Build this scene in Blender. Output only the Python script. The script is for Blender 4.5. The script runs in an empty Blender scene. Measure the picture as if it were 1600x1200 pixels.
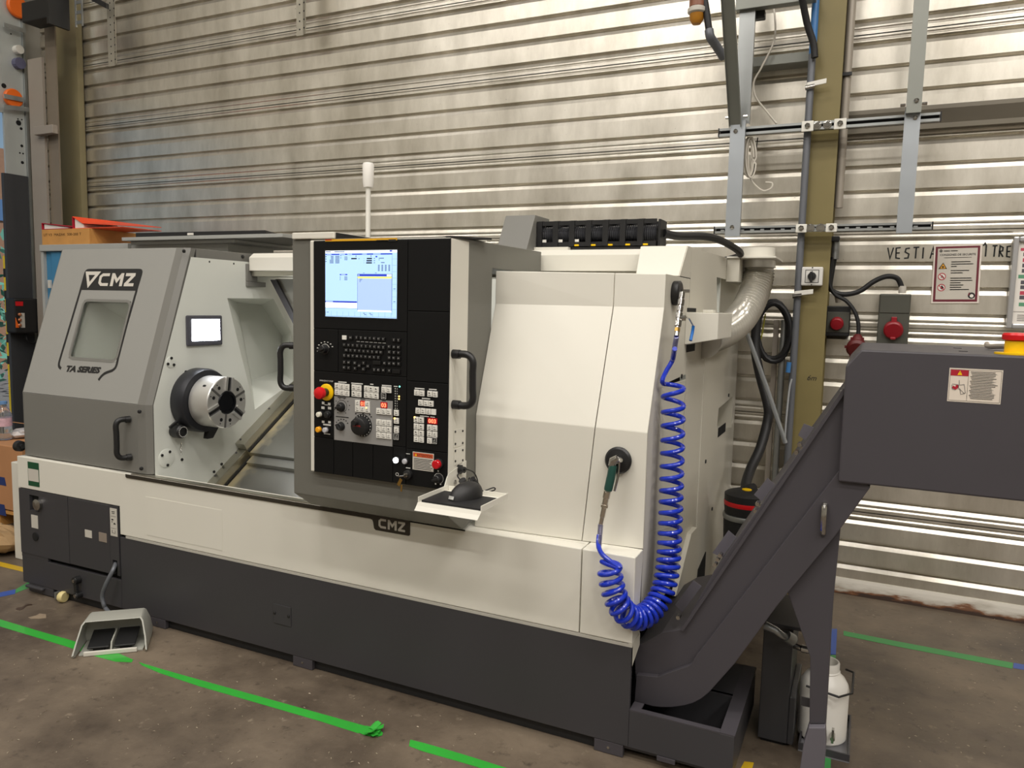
import bpy, bmesh, math, random
from mathutils import Vector, Matrix
random.seed(7)
PI = math.pi
SC = bpy.context.scene
COL = SC.collection

# ------------------------------------------------------------------ camera
FPX = 1180.0                       # focal length in pixels of the 1600x1200 frame
CAMH = 1.50
YAW, PITCH, ROLL = 0.435578, 0.101252, 0.023473

def _axes():
    cy, sy = math.cos(YAW), math.sin(YAW)
    cp, sp = math.cos(PITCH), math.sin(PITCH)
    f = Vector((-sy * cp, cy * cp, -sp)); r = Vector((cy, sy, 0)); u = r.cross(f)
    cr, sr = math.cos(ROLL), math.sin(ROLL)
    return cr * r + sr * u, -sr * r + cr * u, f

RX, UP, FW = _axes()
CAM = Vector((0, 0, CAMH))
cd = bpy.data.cameras.new('camera')
cd.sensor_width = 36.0
cd.lens = FPX / 1600.0 * 36.0
cd.clip_start = 0.05
cam = bpy.data.objects.new('camera', cd)
cam.matrix_world = Matrix(((RX.x, UP.x, -FW.x, 0), (RX.y, UP.y, -FW.y, 0), (RX.z, UP.z, -FW.z, CAMH), (0, 0, 0, 1)))
COL.objects.link(cam)
SC.camera = cam

# ------------------------------------------------------------------ light
vs = SC.view_settings
SC.display_settings.display_device = 'sRGB'
vs.view_transform = 'Standard'
vs.look = 'None'
vs.gamma = 1.0
vs.use_curve_mapping = False
vs.exposure = 0.0
w = bpy.data.worlds.new('sky'); SC.world = w; w.use_nodes = True
nt = w.node_tree
bg = nt.nodes['Background']
sky = nt.nodes.new('ShaderNodeTexSky')
sky.sky_type = 'NISHITA'
sky.sun_disc = False
sky.sun_elevation = math.radians(40)
sky.sun_rotation = math.radians(150)
nt.links.new(sky.outputs[0], bg.inputs[0])
bg.inputs[1].default_value = 0.06
sl_ = bpy.data.lights.new('sun', 'SUN'); sl_.energy = 3.2; sl_.angle = .01
so_ = bpy.data.objects.new('sun', sl_); so_.rotation_euler = Vector((.5, -1.0, 1.1)).to_track_quat('Z', 'Y').to_euler(); so_.location = (-12, -8, 14)
COL.objects.link(so_)

def lamp_strip(x, y, z, sx, sy, power, col=(1.0, .95, .885)):
    l = bpy.data.lights.new('hall_lamp', 'AREA')
    l.shape = 'RECTANGLE'; l.size = sx; l.size_y = sy; l.energy = power; l.color = col
    o = bpy.data.objects.new('hall_lamp', l); o.location = (x, y, z)
    COL.objects.link(o)
    return o
for lx in (-5.2, -1.8, 1.6, 4.6):
    for ly, pw in ((1.6, 47), (-.2, 68), (-2.7, 74), (-5.5, 50)):
        lamp_strip(lx, ly, 6.3, 1.5, .28, pw * (1.5 if lx > 4 else 1.22 if lx > 1 else .62 if lx < -5 else 1.08))

lamp_strip(-3.5, -2.7, 6.3, 1.5, .28, 60)  # extra lamp outside the grid, added to strengthen the back wall's sheen

# ------------------------------------------------------------------ helpers
def at(x, y, ax, v):
    """the point of the plane axis=v seen at pixel (x, y) of the photograph"""
    d = RX * ((x - 800) / FPX) + UP * (-(y - 600) / FPX) + FW
    t = (v - CAM[ax]) / d[ax]
    return CAM + d * t

def atp(x, y, p0, n):
    d = RX * ((x - 800) / FPX) + UP * (-(y - 600) / FPX) + FW
    t = (Vector(p0) - CAM).dot(n) / d.dot(n)
    return CAM + d * t

def srgb(h):
    c = [int(h[i:i + 2], 16) / 255 for i in (0, 2, 4)]
    return tuple(x / 12.92 if x <= .04045 else ((x + .055) / 1.055) ** 2.4 for x in c)

MATS = {}
def mat(name, hexcol, rough=.5, metal=0.0, var=.06, scale=6.0, bump=0.0, emit=0.0, spec=.5, trans=0.0, coat=0.0, alpha=1.0, rvar=.05):
    if name in MATS: return MATS[name]
    m = bpy.data.materials.new(name); m.use_nodes = True
    n = m.node_tree.nodes; L = m.node_tree.links
    b = n['Principled BSDF']
    c = srgb(hexcol)
    if emit:
        b.inputs['Base Color'].default_value = (*[min(.8, q) for q in c], 1)
        b.inputs['Emission Color'].default_value = (*c, 1)
        b.inputs['Emission Strength'].default_value = emit
    else:
        tc = n.new('ShaderNodeTexCoord'); nz = n.new('ShaderNodeTexNoise')
        nz.inputs['Scale'].default_value = scale; nz.inputs['Detail'].default_value = 4
        L.new(tc.outputs['Object'], nz.inputs['Vector'])
        mx = n.new('ShaderNodeMix'); mx.data_type = 'RGBA'
        mx.inputs[6].default_value = (*[q * (1 - var) for q in c], 1)
        mx.inputs[7].default_value = (*[min(1, q * (1 + var)) for q in c], 1)
        L.new(nz.outputs[0], mx.inputs[0]); L.new(mx.outputs[2], b.inputs['Base Color'])
        mr = n.new('ShaderNodeMapRange')
        mr.inputs[3].default_value = max(0, rough - rvar); mr.inputs[4].default_value = min(1, rough + rvar)
        L.new(nz.outputs[0], mr.inputs[0]); L.new(mr.outputs[0], b.inputs['Roughness'])
        if bump:
            bp = n.new('ShaderNodeBump'); bp.inputs['Strength'].default_value = bump; bp.inputs['Distance'].default_value = .01
            L.new(nz.outputs[0], bp.inputs['Height']); L.new(bp.outputs[0], b.inputs['Normal'])
    b.inputs['Metallic'].default_value = metal
    b.inputs['Specular IOR Level'].default_value = spec
    b.inputs['Transmission Weight'].default_value = trans
    b.inputs['Coat Weight'].default_value = coat
    b.inputs['Alpha'].default_value = alpha
    MATS[name] = m
    return m

ORG = {}
class MB:
    def __init__(s): s.v = []; s.f = []; s.mi = []
    def add(s, vs, fs, mi=0):
        k = len(s.v); s.v += [Vector(p) for p in vs]
        for f in fs: s.f.append([k + i for i in f]); s.mi.append(mi)
        return s
    def box(s, a, b, mi=0):
        x0, y0, z0 = a; x1, y1, z1 = b
        p = [(x, y, z) for x in (x0, x1) for y in (y0, y1) for z in (z0, z1)]
        return s.add(p, [(0, 1, 3, 2), (4, 6, 7, 5), (0, 4, 5, 1), (2, 3, 7, 6), (0, 2, 6, 4), (1, 5, 7, 3)], mi)
    def obox(s, c, ex, ey, ez, mi=0):
        """oriented box: centre and three half-axis vectors"""
        c, ex, ey, ez = map(Vector, (c, ex, ey, ez))
        p = [c + i * ex + j * ey + k * ez for i in (-1, 1) for j in (-1, 1) for k in (-1, 1)]
        return s.add(p, [(0, 1, 3, 2), (4, 6, 7, 5), (0, 4, 5, 1), (2, 3, 7, 6), (0, 2, 6, 4), (1, 5, 7, 3)], mi)
    def loft(s, r1, r2, mi=0, caps=True):
        n = len(r1)
        fs = [(i, (i + 1) % n, n + (i + 1) % n, n + i) for i in range(n)]
        if caps: fs += [tuple(range(n))[::-1], tuple(range(n, 2 * n))]
        return s.add(list(r1) + list(r2), fs, mi)
    def prism(s, pts, ax, a, b, mi=0):
        def q(p, v):
            return (v, p[0], p[1]) if ax == 0 else (p[0], v, p[1]) if ax == 1 else (p[0], p[1], v)
        return s.loft([q(p, a) for p in pts], [q(p, b) for p in pts], mi)
    def quad(s, pts, mi=0): return s.add(pts, [tuple(range(len(pts)))], mi)
    def cyl(s, p, q, r, r2=None, n=20, mi=0, caps=True):
        p, q = Vector(p), Vector(q); d = (q - p).normalized()
        a = d.orthogonal().normalized(); b = d.cross(a); r2 = r if r2 is None else r2
        def ring(c, rr): return [c + rr * (math.cos(t) * a + math.sin(t) * b) for t in [2 * PI * i / n for i in range(n)]]
        return s.loft(ring(p, r), ring(q, r2), mi, caps)
    def tube(s, path, r, n=10, mi=0, caps=True):
        path = [Vector(p) for p in path]; m = len(path); vs = []; fs = []
        a = None
        for i, p in enumerate(path):
            d = (path[min(i + 1, m - 1)] - path[max(i - 1, 0)]).normalized()
            if a is None: a = d.orthogonal().normalized()
            else: a = (a - d * a.dot(d)).normalized()
            b = d.cross(a); rr = r[i] if isinstance(r, (list, tuple)) else r
            vs += [p + rr * (math.cos(2 * PI * k / n) * a + math.sin(2 * PI * k / n) * b) for k in range(n)]
        for i in range(m - 1):
            for k in range(n):
                fs.append((i * n + k, i * n + (k + 1) % n, (i + 1) * n + (k + 1) % n, (i + 1) * n + k))
        if caps: fs += [tuple(range(n))[::-1], tuple(range((m - 1) * n, m * n))]
        return s.add(vs, fs, mi)
    def lathe(s, prof, c, d, n=28, mi=0, a=None):
        """profile of (radius, height along d) turned about d from c"""
        c, d = Vector(c), Vector(d).normalized()
        a = d.orthogonal().normalized() if a is None else Vector(a); b = d.cross(a); vs = []; fs = []
        for r, h in prof:
            vs += [c + d * h + r * (math.cos(2 * PI * k / n) * a + math.sin(2 * PI * k / n) * b) for k in range(n)]
        for i in range(len(prof) - 1):
            for k in range(n):
                fs.append((i * n + k, i * n + (k + 1) % n, (i + 1) * n + (k + 1) % n, (i + 1) * n + k))
        m = len(prof); fs += [tuple(range(n))[::-1], tuple(range((m - 1) * n, m * n))]
        return s.add(vs, fs, mi)
    def ball(s, c, rx, ry=None, rz=None, n=16, mi=0):
        ry = ry or rx; rz = rz or rx; c = Vector(c); vs = []; fs = []; m = n // 2
        for i in range(m + 1):
            t = PI * i / m; t = min(max(t, .02), PI - .02)
            for k in range(n):
                u = 2 * PI * k / n
                vs.append(c + Vector((rx * math.sin(t) * math.cos(u), ry * math.sin(t) * math.sin(u), rz * math.cos(t))))
        for i in range(m):
            for k in range(n): fs.append((i * n + k, i * n + (k + 1) % n, (i + 1) * n + (k + 1) % n, (i + 1) * n + k))
        fs += [tuple(range(n)), tuple(range(m * n, m * n + n))[::-1]]
        return s.add(vs, fs, mi)
    def ribbon(s, pts, wid, fn, mi=0, closed=False):
        """flat stroke along 2-D points, mapped to 3-D by fn(u, v); mitred joints"""
        P = [Vector(p) for p in pts]; n = len(P); A = []; B = []
        for i in range(n):
            d1 = (P[i] - P[i - 1]).normalized() if (i > 0 or closed) else None
            d2 = (P[(i + 1) % n] - P[i]).normalized() if (i < n - 1 or closed) else None
            d1 = d1 or d2; d2 = d2 or d1
            n1 = Vector((-d1.y, d1.x)); n2 = Vector((-d2.y, d2.x)); m = (n1 + n2)
            m = n1 if m.length < 1e-6 else m.normalized()
            k = wid / 2 / max(.35, m.dot(n1))
            A.append(P[i] + m * k); B.append(P[i] - m * k)
        for i in range(n if closed else n - 1):
            j = (i + 1) % n
            s.add([fn(*A[i]), fn(*A[j]), fn(*B[j]), fn(*B[i])], [(0, 1, 2, 3)], mi)
        return s
    def build(s, name, m, parent=None, bevel=0.0, smooth=False, seg=2, doubles=False):
        org = ORG.get(parent.name, Vector()) if parent else Vector()
        me = bpy.data.meshes.new(name)
        bm = bmesh.new()
        bv = [bm.verts.new(p - org) for p in s.v]
        for f, mi in zip(s.f, s.mi):
            try: fc = bm.faces.new([bv[i] for i in f])
            except ValueError: continue
            fc.material_index = mi; fc.smooth = smooth
        if doubles: bmesh.ops.remove_doubles(bm, verts=bm.verts, dist=1e-5)
        bmesh.ops.recalc_face_normals(bm, faces=bm.faces)
        if bevel:
            bm.normal_update()
            ed = [e for e in bm.edges if len(e.link_faces) == 2 and e.calc_face_angle(0) > .35]
            bmesh.ops.bevel(bm, geom=ed, offset=bevel, segments=seg, affect='EDGES', profile=.5, clamp_overlap=True)
        bm.to_mesh(me); bm.free()
        if smooth:
            try: me.set_sharp_from_angle(angle=math.radians(32))
            except Exception: pass
        for q in (m if isinstance(m, (list, tuple)) else [m]): me.materials.append(q)
        o = bpy.data.objects.new(name, me); COL.objects.link(o)
        if parent: o.parent = parent
        ORG[o.name] = org
        return o

def thing(name, loc, label, cat, group=None):
    o = bpy.data.objects.new(name, None); o.empty_display_size = .1
    o.location = loc; COL.objects.link(o); ORG[o.name] = Vector(loc)
    return tag(o, label, cat, group)

def tag(o, label, cat, group=None):
    o['label'] = label; o['category'] = cat
    if group: o['group'] = group
    return o

def struct(o):
    o['kind'] = 'structure'; return o

def smoothpath(pts, k=8):
    P = [Vector(p) for p in pts]; out = []
    for i in range(len(P) - 1):
        p0 = P[max(i - 1, 0)]; p1 = P[i]; p2 = P[i + 1]; p3 = P[min(i + 2, len(P) - 1)]
        for j in range(k):
            t = j / k
            out.append(.5 * ((2 * p1) + (p2 - p0) * t + (2 * p0 - 5 * p1 + 4 * p2 - p3) * t * t + (3 * p1 - p0 - 3 * p2 + p3) * t ** 3))
    out.append(P[-1]); return out

_fc = {}
def text_geo(s, bold=0.0):
    """outline font text as flat geometry: (verts, faces, width) at cap height about 0.7"""
    if (s, bold) in _fc: return _fc[(s, bold)]
    c = bpy.data.curves.new('t', 'FONT'); c.body = s; c.size = 1.0; c.resolution_u = 2; c.offset = bold
    o = bpy.data.objects.new('t', c); COL.objects.link(o)
    dg = bpy.context.evaluated_depsgraph_get(); dg.update()
    me = bpy.data.meshes.new_from_object(o.evaluated_get(dg))
    vs = [(v.co.x, v.co.y) for v in me.vertices]; fs = [tuple(p.vertices) for p in me.polygons]
    bpy.data.objects.remove(o); bpy.data.curves.remove(c); bpy.data.meshes.remove(me)
    w = max([v[0] for v in vs] or [0])
    _fc[(s, bold)] = (vs, fs, w)
    return _fc[(s, bold)]

def put_text(mb, s, fn, x, y, width=None, height=None, mi=0, centre=False, slant=0.0, bold=0.0):
    """write s with fn(u, v); (x, y) is its lower-left (or lower-centre) corner, height is the cap height"""
    vs, fs, w = text_geo(s, bold)
    sy = (height or .01) / .7
    sx = width / w if width else sy
    if height is None: sy = sx
    ox = x - (w * sx / 2 if centre else 0)
    mb.add([fn(ox + a * sx + slant * b * sy, y + b * sy) for a, b in vs], fs, mi)
# ------------------------------------------------------------------ materials
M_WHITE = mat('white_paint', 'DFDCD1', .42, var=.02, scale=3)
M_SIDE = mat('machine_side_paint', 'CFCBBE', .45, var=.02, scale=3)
M_GREY = mat('grey_paint', '767570', .40, var=.03, scale=3)
M_DARK = mat('charcoal_paint', '3B3A3D', .45, var=.05, scale=4)
M_CONV = mat('conveyor_paint', '434045', .5, var=.05, scale=4)
M_INNER = mat('inner_wall_paint', 'E0E3DC', .40, var=.02, scale=3)
M_BLACK = mat('black_plastic', '1C1C1D', .42, var=.1, scale=9)
M_PANEL = mat('panel_black', '101010', .6, spec=.2, var=.06, scale=9)
M_VOID = mat('dark_void', '0A0A0B', .8)
M_RUBBER = mat('black_rubber', '1A1A1C', .55, var=.15, scale=20)
M_STEEL = mat('turned_steel', 'DAD9D6', .36, .8, .06, 9)
M_STAIN = mat('stainless_sheet', 'BDBAAE', .30, .95, .08, 5)
M_CHROME = mat('chrome', 'BAB8B4', .16, 1.0, .03, 9)
M_GALV = mat('galvanised_steel', 'A7AAAA', .42, .85, .12, 8)
M_BRASS = mat('brass', 'C9A35A', .3, 1.0)
M_KEY = mat('key_white', 'E4E2DA', .5, var=.02)
M_KEYB = mat('key_black', '111112', .35, var=.05)
M_INK = mat('ink_black', '161616', .6)
M_MARK = mat('legend_white', 'D5D5D0', .6)
M_SILVER = mat('silver_panel', '9B9A98', .45, .2, .03)
M_RED = mat('red_plastic', 'D0141C', .35, var=.05)
M_YELLOW = mat('yellow_plastic', 'F2C400', .4, var=.04)
M_BLUEHOSE = mat('blue_hose', '1230B4', .25, var=.06, scale=15, coat=.4)
M_PAPER = mat('paper', 'E9E4DC', .6, var=.02)
M_LABEL = mat('label_grey', 'C9C4BA', .5, var=.03)

# ------------------------------------------------------------------ hall
WY = 4.40          # back wall plane
XL = -6.62         # left wall plane
def galv_wall_mat():
    m = bpy.data.materials.new('corrugated_galvanised'); m.use_nodes = True
    n = m.node_tree.nodes; L = m.node_tree.links; b = n['Principled BSDF']
    tc = n.new('ShaderNodeTexCoord')
    mp = n.new('ShaderNodeMapping'); mp.inputs['Scale'].default_value = (2.2, 1, .7)
    nz = n.new('ShaderNodeTexNoise'); nz.inputs['Scale'].default_value = 2.4; nz.inputs['Detail'].default_value = 8; nz.inputs['Roughness'].default_value = .65
    n2 = n.new('ShaderNodeTexNoise'); n2.inputs['Scale'].default_value = 55; n2.inputs['Detail'].default_value = 2
    n3 = n.new('ShaderNodeTexNoise'); n3.inputs['Scale'].default_value = 1.1; n3.inputs['Detail'].default_value = 2
    L.new(tc.outputs['Object'], mp.inputs['Vector']); L.new(mp.outputs[0], nz.inputs['Vector'])
    L.new(tc.outputs['Object'], n2.inputs['Vector']); L.new(tc.outputs['Object'], n3.inputs['Vector'])
    r = n.new('ShaderNodeValToRGB'); r.color_ramp.elements[0].position = .3; r.color_ramp.elements[1].position = .72
    r.color_ramp.elements[0].color = (*srgb('CBC5B8'), 1); r.color_ramp.elements[1].color = (*srgb('F6F1E6'), 1)
    L.new(nz.outputs[0], r.inputs[0])
    r2 = n.new('ShaderNodeValToRGB'); r2.color_ramp.elements[0].position = .71; r2.color_ramp.elements[1].position = .80
    r2.color_ramp.elements[0].color = (0, 0, 0, 1); r2.color_ramp.elements[1].color = (.5, .5, .5, 1)
    L.new(n2.outputs[0], r2.inputs[0])
    mx = n.new('ShaderNodeMix'); mx.data_type = 'RGBA'; mx.inputs[7].default_value = (*srgb('6A645A'), 1)
    L.new(r2.outputs[0], mx.inputs[0]); L.new(r.outputs[0], mx.inputs[6]); L.new(mx.outputs[2], b.inputs['Base Color'])
    mr = n.new('ShaderNodeMapRange'); mr.inputs[3].default_value = .29; mr.inputs[4].default_value = .41
    L.new(nz.outputs[0], mr.inputs[0]); L.new(mr.outputs[0], b.inputs['Roughness'])
    bp = n.new('ShaderNodeBump'); bp.inputs['Strength'].default_value = .12; bp.inputs['Distance'].default_value = .02
    L.new(n3.outputs[0], bp.inputs['Height']); L.new(bp.outputs[0], b.inputs['Normal'])
    b.inputs['Metallic'].default_value = .86
    return m
M_WALL = galv_wall_mat()

def concrete_mat():
    m = bpy.data.materials.new('stained_concrete'); m.use_nodes = True
    n = m.node_tree.nodes; L = m.node_tree.links; b = n['Principled BSDF']
    tc = n.new('ShaderNodeTexCoord')
    a = n.new('ShaderNodeTexNoise'); a.inputs['Scale'].default_value = 1.6; a.inputs['Detail'].default_value = 10; a.inputs['Roughness'].default_value = .62
    c = n.new('ShaderNodeTexNoise'); c.inputs['Scale'].default_value = 14; c.inputs['Detail'].default_value = 8; c.inputs['Roughness'].default_value = .7
    d = n.new('ShaderNodeTexNoise'); d.inputs['Scale'].default_value = 38; d.inputs['Detail'].default_value = 3
    for q in (a, c, d): L.new(tc.outputs['Object'], q.inputs['Vector'])
    r = n.new('ShaderNodeValToRGB')
    e = r.color_ramp.elements; e[0].position = .34; e[0].color = (*srgb('40362D'), 1); e[1].position = .66; e[1].color = (*srgb('786B5B'), 1)
    L.new(a.outputs[0], r.inputs[0])
    r2 = n.new('ShaderNodeValToRGB'); e = r2.color_ramp.elements
    e[0].position = .60; e[0].color = (0, 0, 0, 1); e[1].position = .76; e[1].color = (.8, .8, .8, 1)
    L.new(c.outputs[0], r2.inputs[0])
    mx = n.new('ShaderNodeMix'); mx.data_type = 'RGBA'; mx.inputs[7].default_value = (*srgb('9A8C79'), 1)
    L.new(r2.outputs[0], mx.inputs[0]); L.new(r.outputs[0], mx.inputs[6])
    r3 = n.new('ShaderNodeValToRGB'); e = r3.color_ramp.elements
    e[0].position = .30; e[0].color = (.75, .75, .75, 1); e[1].position = .43; e[1].color = (0, 0, 0, 1)
    L.new(c.outputs[0], r3.inputs[0])
    m2 = n.new('ShaderNodeMix'); m2.data_type = 'RGBA'; m2.inputs[7].default_value = (*srgb('332B24'), 1)
    L.new(r3.outputs[0], m2.inputs[0]); L.new(mx.outputs[2], m2.inputs[6]); L.new(m2.outputs[2], b.inputs['Base Color'])
    mr = n.new('ShaderNodeMapRange'); mr.inputs[3].default_value = .38; mr.inputs[4].default_value = .68
    L.new(a.outputs[0], mr.inputs[0]); L.new(mr.outputs[0], b.inputs['Roughness'])
    bp = n.new('ShaderNodeBump'); bp.inputs['Strength'].default_value = .25; bp.inputs['Distance'].default_value = .006
    L.new(d.outputs[0], bp.inputs['Height']); L.new(bp.outputs[0], b.inputs['Normal'])
    return m
M_FLOOR = concrete_mat()
M_HALL = mat('hall_plaster', 'A9A69C', .8, var=.05, scale=1)
M_OLIVE = mat('olive_paint', '7E7248', .5, var=.10, scale=7)
M_OLIVE2 = mat('olive_grey_paint', '857C5C', .5, var=.10, scale=7)

struct(MB().box((XL - .3, -9, -.2), (9, WY + .3, 0)).build('floor', M_FLOOR))
struct(MB().box((XL - .3, -9.2, 7.0), (9.2, WY + .4, 7.2)).build('ceiling', M_HALL))
struct(MB().box((9, -9, 0), (9.2, WY + .4, 7)).build('wall_right', M_HALL))
struct(MB().box((XL - .3, -9.2, 0), (9.2, -9, 7)).build('wall_front', M_HALL))
wl = MB()
wl.box((XL - .03, 4.07, 0), (XL, WY + .3, 7)); wl.box((XL - .03, -9, 0), (XL, 1.9, 7)); wl.box((XL - .03, 1.9, 3.3), (XL, 4.07, 7))
struct(wl.build('wall_left', M_HALL))

# back wall: one corrugated sheet per half metre of height, lapped at the joints
wb = struct(MB().box((XL - .2, WY + .04, 0), (9.2, WY + .3, 7)).build('wall_back', M_GALV))
JZ, PER = 3.427, .4958
def sheet_profile(top, bot):
    """(y, z) from a joint down to the next: wide flats, sharp grooves, fine ribs beside the joints"""
    p = [(WY + .022, top), (WY + .022, top - .005), (WY, top - .006)]
    def groove(z, h, d, k=.5):
        if h < .02: p.extend([(WY, z + h / 2), (WY + d, z + h / 2 - h * .4), (WY + d, z - h / 2 + h * .5), (WY, z - h / 2)])
        else: p.extend([(WY, z + h / 2), (WY + .032, z + h / 2 - .005), (WY + .032, z + .002), (WY + .010, z + .001), (WY, z - h / 2)])
    H = top - bot
    groove(top - .023, .016, .004)
    groove(top - .055, .036, .018)
    groove(top - .180, .040, .018)
    groove(top - .307, .040, .018)
    groove(top - H + .058, .036, .018)
    groove(top - H + .025, .016, .004)
    p.append((WY, bot))
    return p
for k in range(-7, 8):
    t = JZ - PER * k
    if t < 0 or t > 7: continue
    pr = sheet_profile(t, max(t - PER, 0) if t - PER > 0 else t - PER)
    pr = [(y, max(z, 0)) for y, z in pr]
    mb = MB(); n = len(pr); xs = [XL, 9.0]
    mb.add([(x, y, z) for x in xs for y, z in pr], [(i, i + 1, n + i + 1, n + i) for i in range(n - 1)])
    mb.build('wall_sheet', M_WALL, wb)

# worn whitewashed kerb along the foot of the back wall
def kerb_mat():
    m = bpy.data.materials.new('flaking_kerb'); m.use_nodes = True
    n = m.node_tree.nodes; L = m.node_tree.links; b = n['Principled BSDF']
    tc = n.new('ShaderNodeTexCoord'); mp = n.new('ShaderNodeMapping'); mp.inputs['Scale'].default_value = (1.5, 4, 6)
    a = n.new('ShaderNodeTexNoise'); a.inputs['Scale'].default_value = 4; a.inputs['Detail'].default_value = 9
    sp = n.new('ShaderNodeSeparateXYZ'); L.new(tc.outputs['Object'], sp.inputs[0])
    L.new(tc.outputs['Object'], mp.inputs['Vector']); L.new(mp.outputs[0], a.inputs['Vector'])
    ma = n.new('ShaderNodeMath'); ma.operation = 'MULTIPLY_ADD'; ma.inputs[1].default_value = 8.0
    L.new(sp.outputs[2], ma.inputs[0]); L.new(a.outputs[0], ma.inputs[2])
    r = n.new('ShaderNodeValToRGB'); e = r.color_ramp.elements
    e[0].position = .60; e[0].color = (*srgb('35241A'), 1); e[1].position = .76; e[1].color = (*srgb('A39C90'), 1)
    x = r.color_ramp.elements.new(.68); x.color = (*srgb('6E4526'), 1)
    y = r.color_ramp.elements.new(.95); y.color = (*srgb('C2BDB3'), 1)
    L.new(ma.outputs[0], r.inputs[0]); L.new(r.outputs[0], b.inputs['Base Color']); b.inputs['Roughness'].default_value = .75
    return m
struct(MB().prism([(WY - .05, 0), (WY - .045, .02), (WY - .02, .06), (WY - .004, .075), (WY + .02, .075), (WY + .02, 0)], 0, XL, 9).build('baseboard_back', kerb_mat()))
M_GIRT = mat('girt_paint', '7A7468', .55, .3, .15, 5)
g0 = at(1500, 162, 1, WY - .03).z; g1 = at(1500, 199, 1, WY - .03).z
struct(MB().prism([(WY - .05, g0), (WY - .05, g0 - .02), (WY - .02, g1 + .03), (WY - .05, g1), (WY + .02, g1), (WY + .02, g0)], 0, -.19, 9).build('trim_1', M_GIRT))

# olive columns
def h_column(name, x0, x1, y0, m, label):
    o = thing(name, (x0, y0, 0), label, 'column')
    MB().box((x0, y0, 0), (x1, y0 + .014, 7)).build('front_flange', m, o)
    MB().box(((x0 + x1) / 2 - .006, y0 + .0141, 0), ((x0 + x1) / 2 + .006, WY - .02, 7)).build('web', m, o)
    MB().box((x0, WY - .0199, 0), (x1, WY - .006, 7)).build('rear_flange', m, o)
    return o
CX0, CX1, CYF = at(1260, 300, 1, 4.2).x, at(1304, 300, 1, 4.2).x, 4.2
h_column('steel_column', CX0, CX1, CYF, M_OLIVE, 'olive painted steel column behind the charcoal conveyor, carrying the white switch')
c0, c1 = at(84, 200, 1, 4.33).x, at(122, 200, 1, 4.33).x
o = h_column('steel_column', c0, c1, 4.33, M_OLIVE2, 'olive grey steel column in the far left corner behind the blue cabinet')
xe = at(129, 150, 1, 4.38).x
MB().box((c1 + .0005, 4.33, 0), (c1 + .012, WY - .02, 6.9)).build('side_plate', M_OLIVE2, o)
MB().box((c1 + .0125, 4.36, 0), (xe, 4.37, 6.9)).build('edge_strip', M_OLIVE2, o)

# marker graffiti on the wall
def wall_fn(y=WY - .0015):
    return lambda u, v: (u, y, v)
WR = thing('wall_writing', at(1480, 400, 1, WY - .002), 'black marker pen lettering scrawled on the metal wall either side of the poster', 'graffiti')
STR = {'V': [[(0, 1), (.45, 0), (.9, 1)]], 'E': [[(.7, 1), (0, .95), (.05, .05), (.7, 0)], [(.02, .5), (.6, .52)]],
       'S': [[(.8, .95), (.2, .9), (.1, .6), (.7, .4), (.6, .05), (0, .02)]], 'T': [[(0, 1), (.9, 1.02)], [(.45, 1), (.42, 0)]],
       'I': [[(.2, 1), (.2, 0)]], 'A': [[(0, 0), (.35, 1), (.7, 0)], [(.12, .4), (.62, .42)]],
       'R': [[(0, 0), (.05, 1), (.6, .85), (.55, .55), (.05, .5), (.7, 0)]], 'N': [[(.0, 1.05), (.25, 1.3), (.5, 1.05)]]}
def hand(txt, x0, y0, x1, y1, hpx):
    a = at(x0, y0, 1, WY); b = at(x1, y1, 1, WY); hz = (at(x0, y0 - hpx, 1, WY) - a).z
    n = len(txt); st = (b - a) / n
    for i, ch in enumerate(txt):
        o_ = a + st * i
        g = MB()
        for s in STR.get(ch, []):
            g.ribbon([(o_.x + p[0] * st.x * .75, o_.z + p[1] * hz) for p in s], .007, wall_fn())
        g.build('letter', M_INK, WR)
hand('VESTIA', 1386, 404, 1467, 404, 17)
hand('ITRE', 1538, 401, 1584, 402, 17)
hand('N', 1535, 401, 1548, 401, 16)

# ------------------------------------------------------------------ outside the left door
M_GROUND = mat('asphalt', '7D7B78', .9, var=.1, scale=3)
struct(MB().box((-30, -12, -.25), (XL - .3, 14, -.01)).build('ground_outside', M_GROUND))
# building, bush and bollard seen through the door on the left
M_BRICK = mat('far_brick', 'B98F72', .9, var=.15, scale=20)
bl = thing('brick_building', (-16.5, 11, 0), 'pale brick building seen outside through the open door at the far left', 'building')
MB().box((-19, 6, -.01), (-16, 16, at(4, 232, 0, -16).z)).build('wall', M_BRICK, bl)
M_BWIN = mat('far_glass', '6F95C4', .2)
for k in range(3):
    MB().box((-16.03, 8.2 + k * 2.3, at(4, 345, 0, -16).z), (-15.98, 10.2 + k * 2.3, at(4, 312, 0, -16).z)).build('window', M_BWIN, bl)
bs = thing('bush', (-11.5, 7.4, 0), 'bluish green bush outside the open door beyond the striped post', 'bush')
lf = MB()
for k in range(900):
    c = Vector((-11.5 + random.gauss(0, .7), 7.4 + random.gauss(0, .5), max(.3, random.gauss(1.25, .55))))
    a = Vector((random.uniform(-1, 1), random.uniform(-1, 1), random.uniform(-1, 1))).normalized() * .09
    b = a.orthogonal().normalized() * .035
    lf.quad([c - a, c - b, c + a, c + b])
o = lf.build('foliage', mat('leaf_green', '5E9A86', .6, var=.3, scale=5), bs); o['kind'] = 'stuff'
MB().tube([(-11.5, 7.4, -.01), (-11.48, 7.4, .8), (-11.4, 7.45, 1.4)], [.06, .05, .02], 8).build('stem', mat('bark', '5A4A3A', .9), bs)

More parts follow.
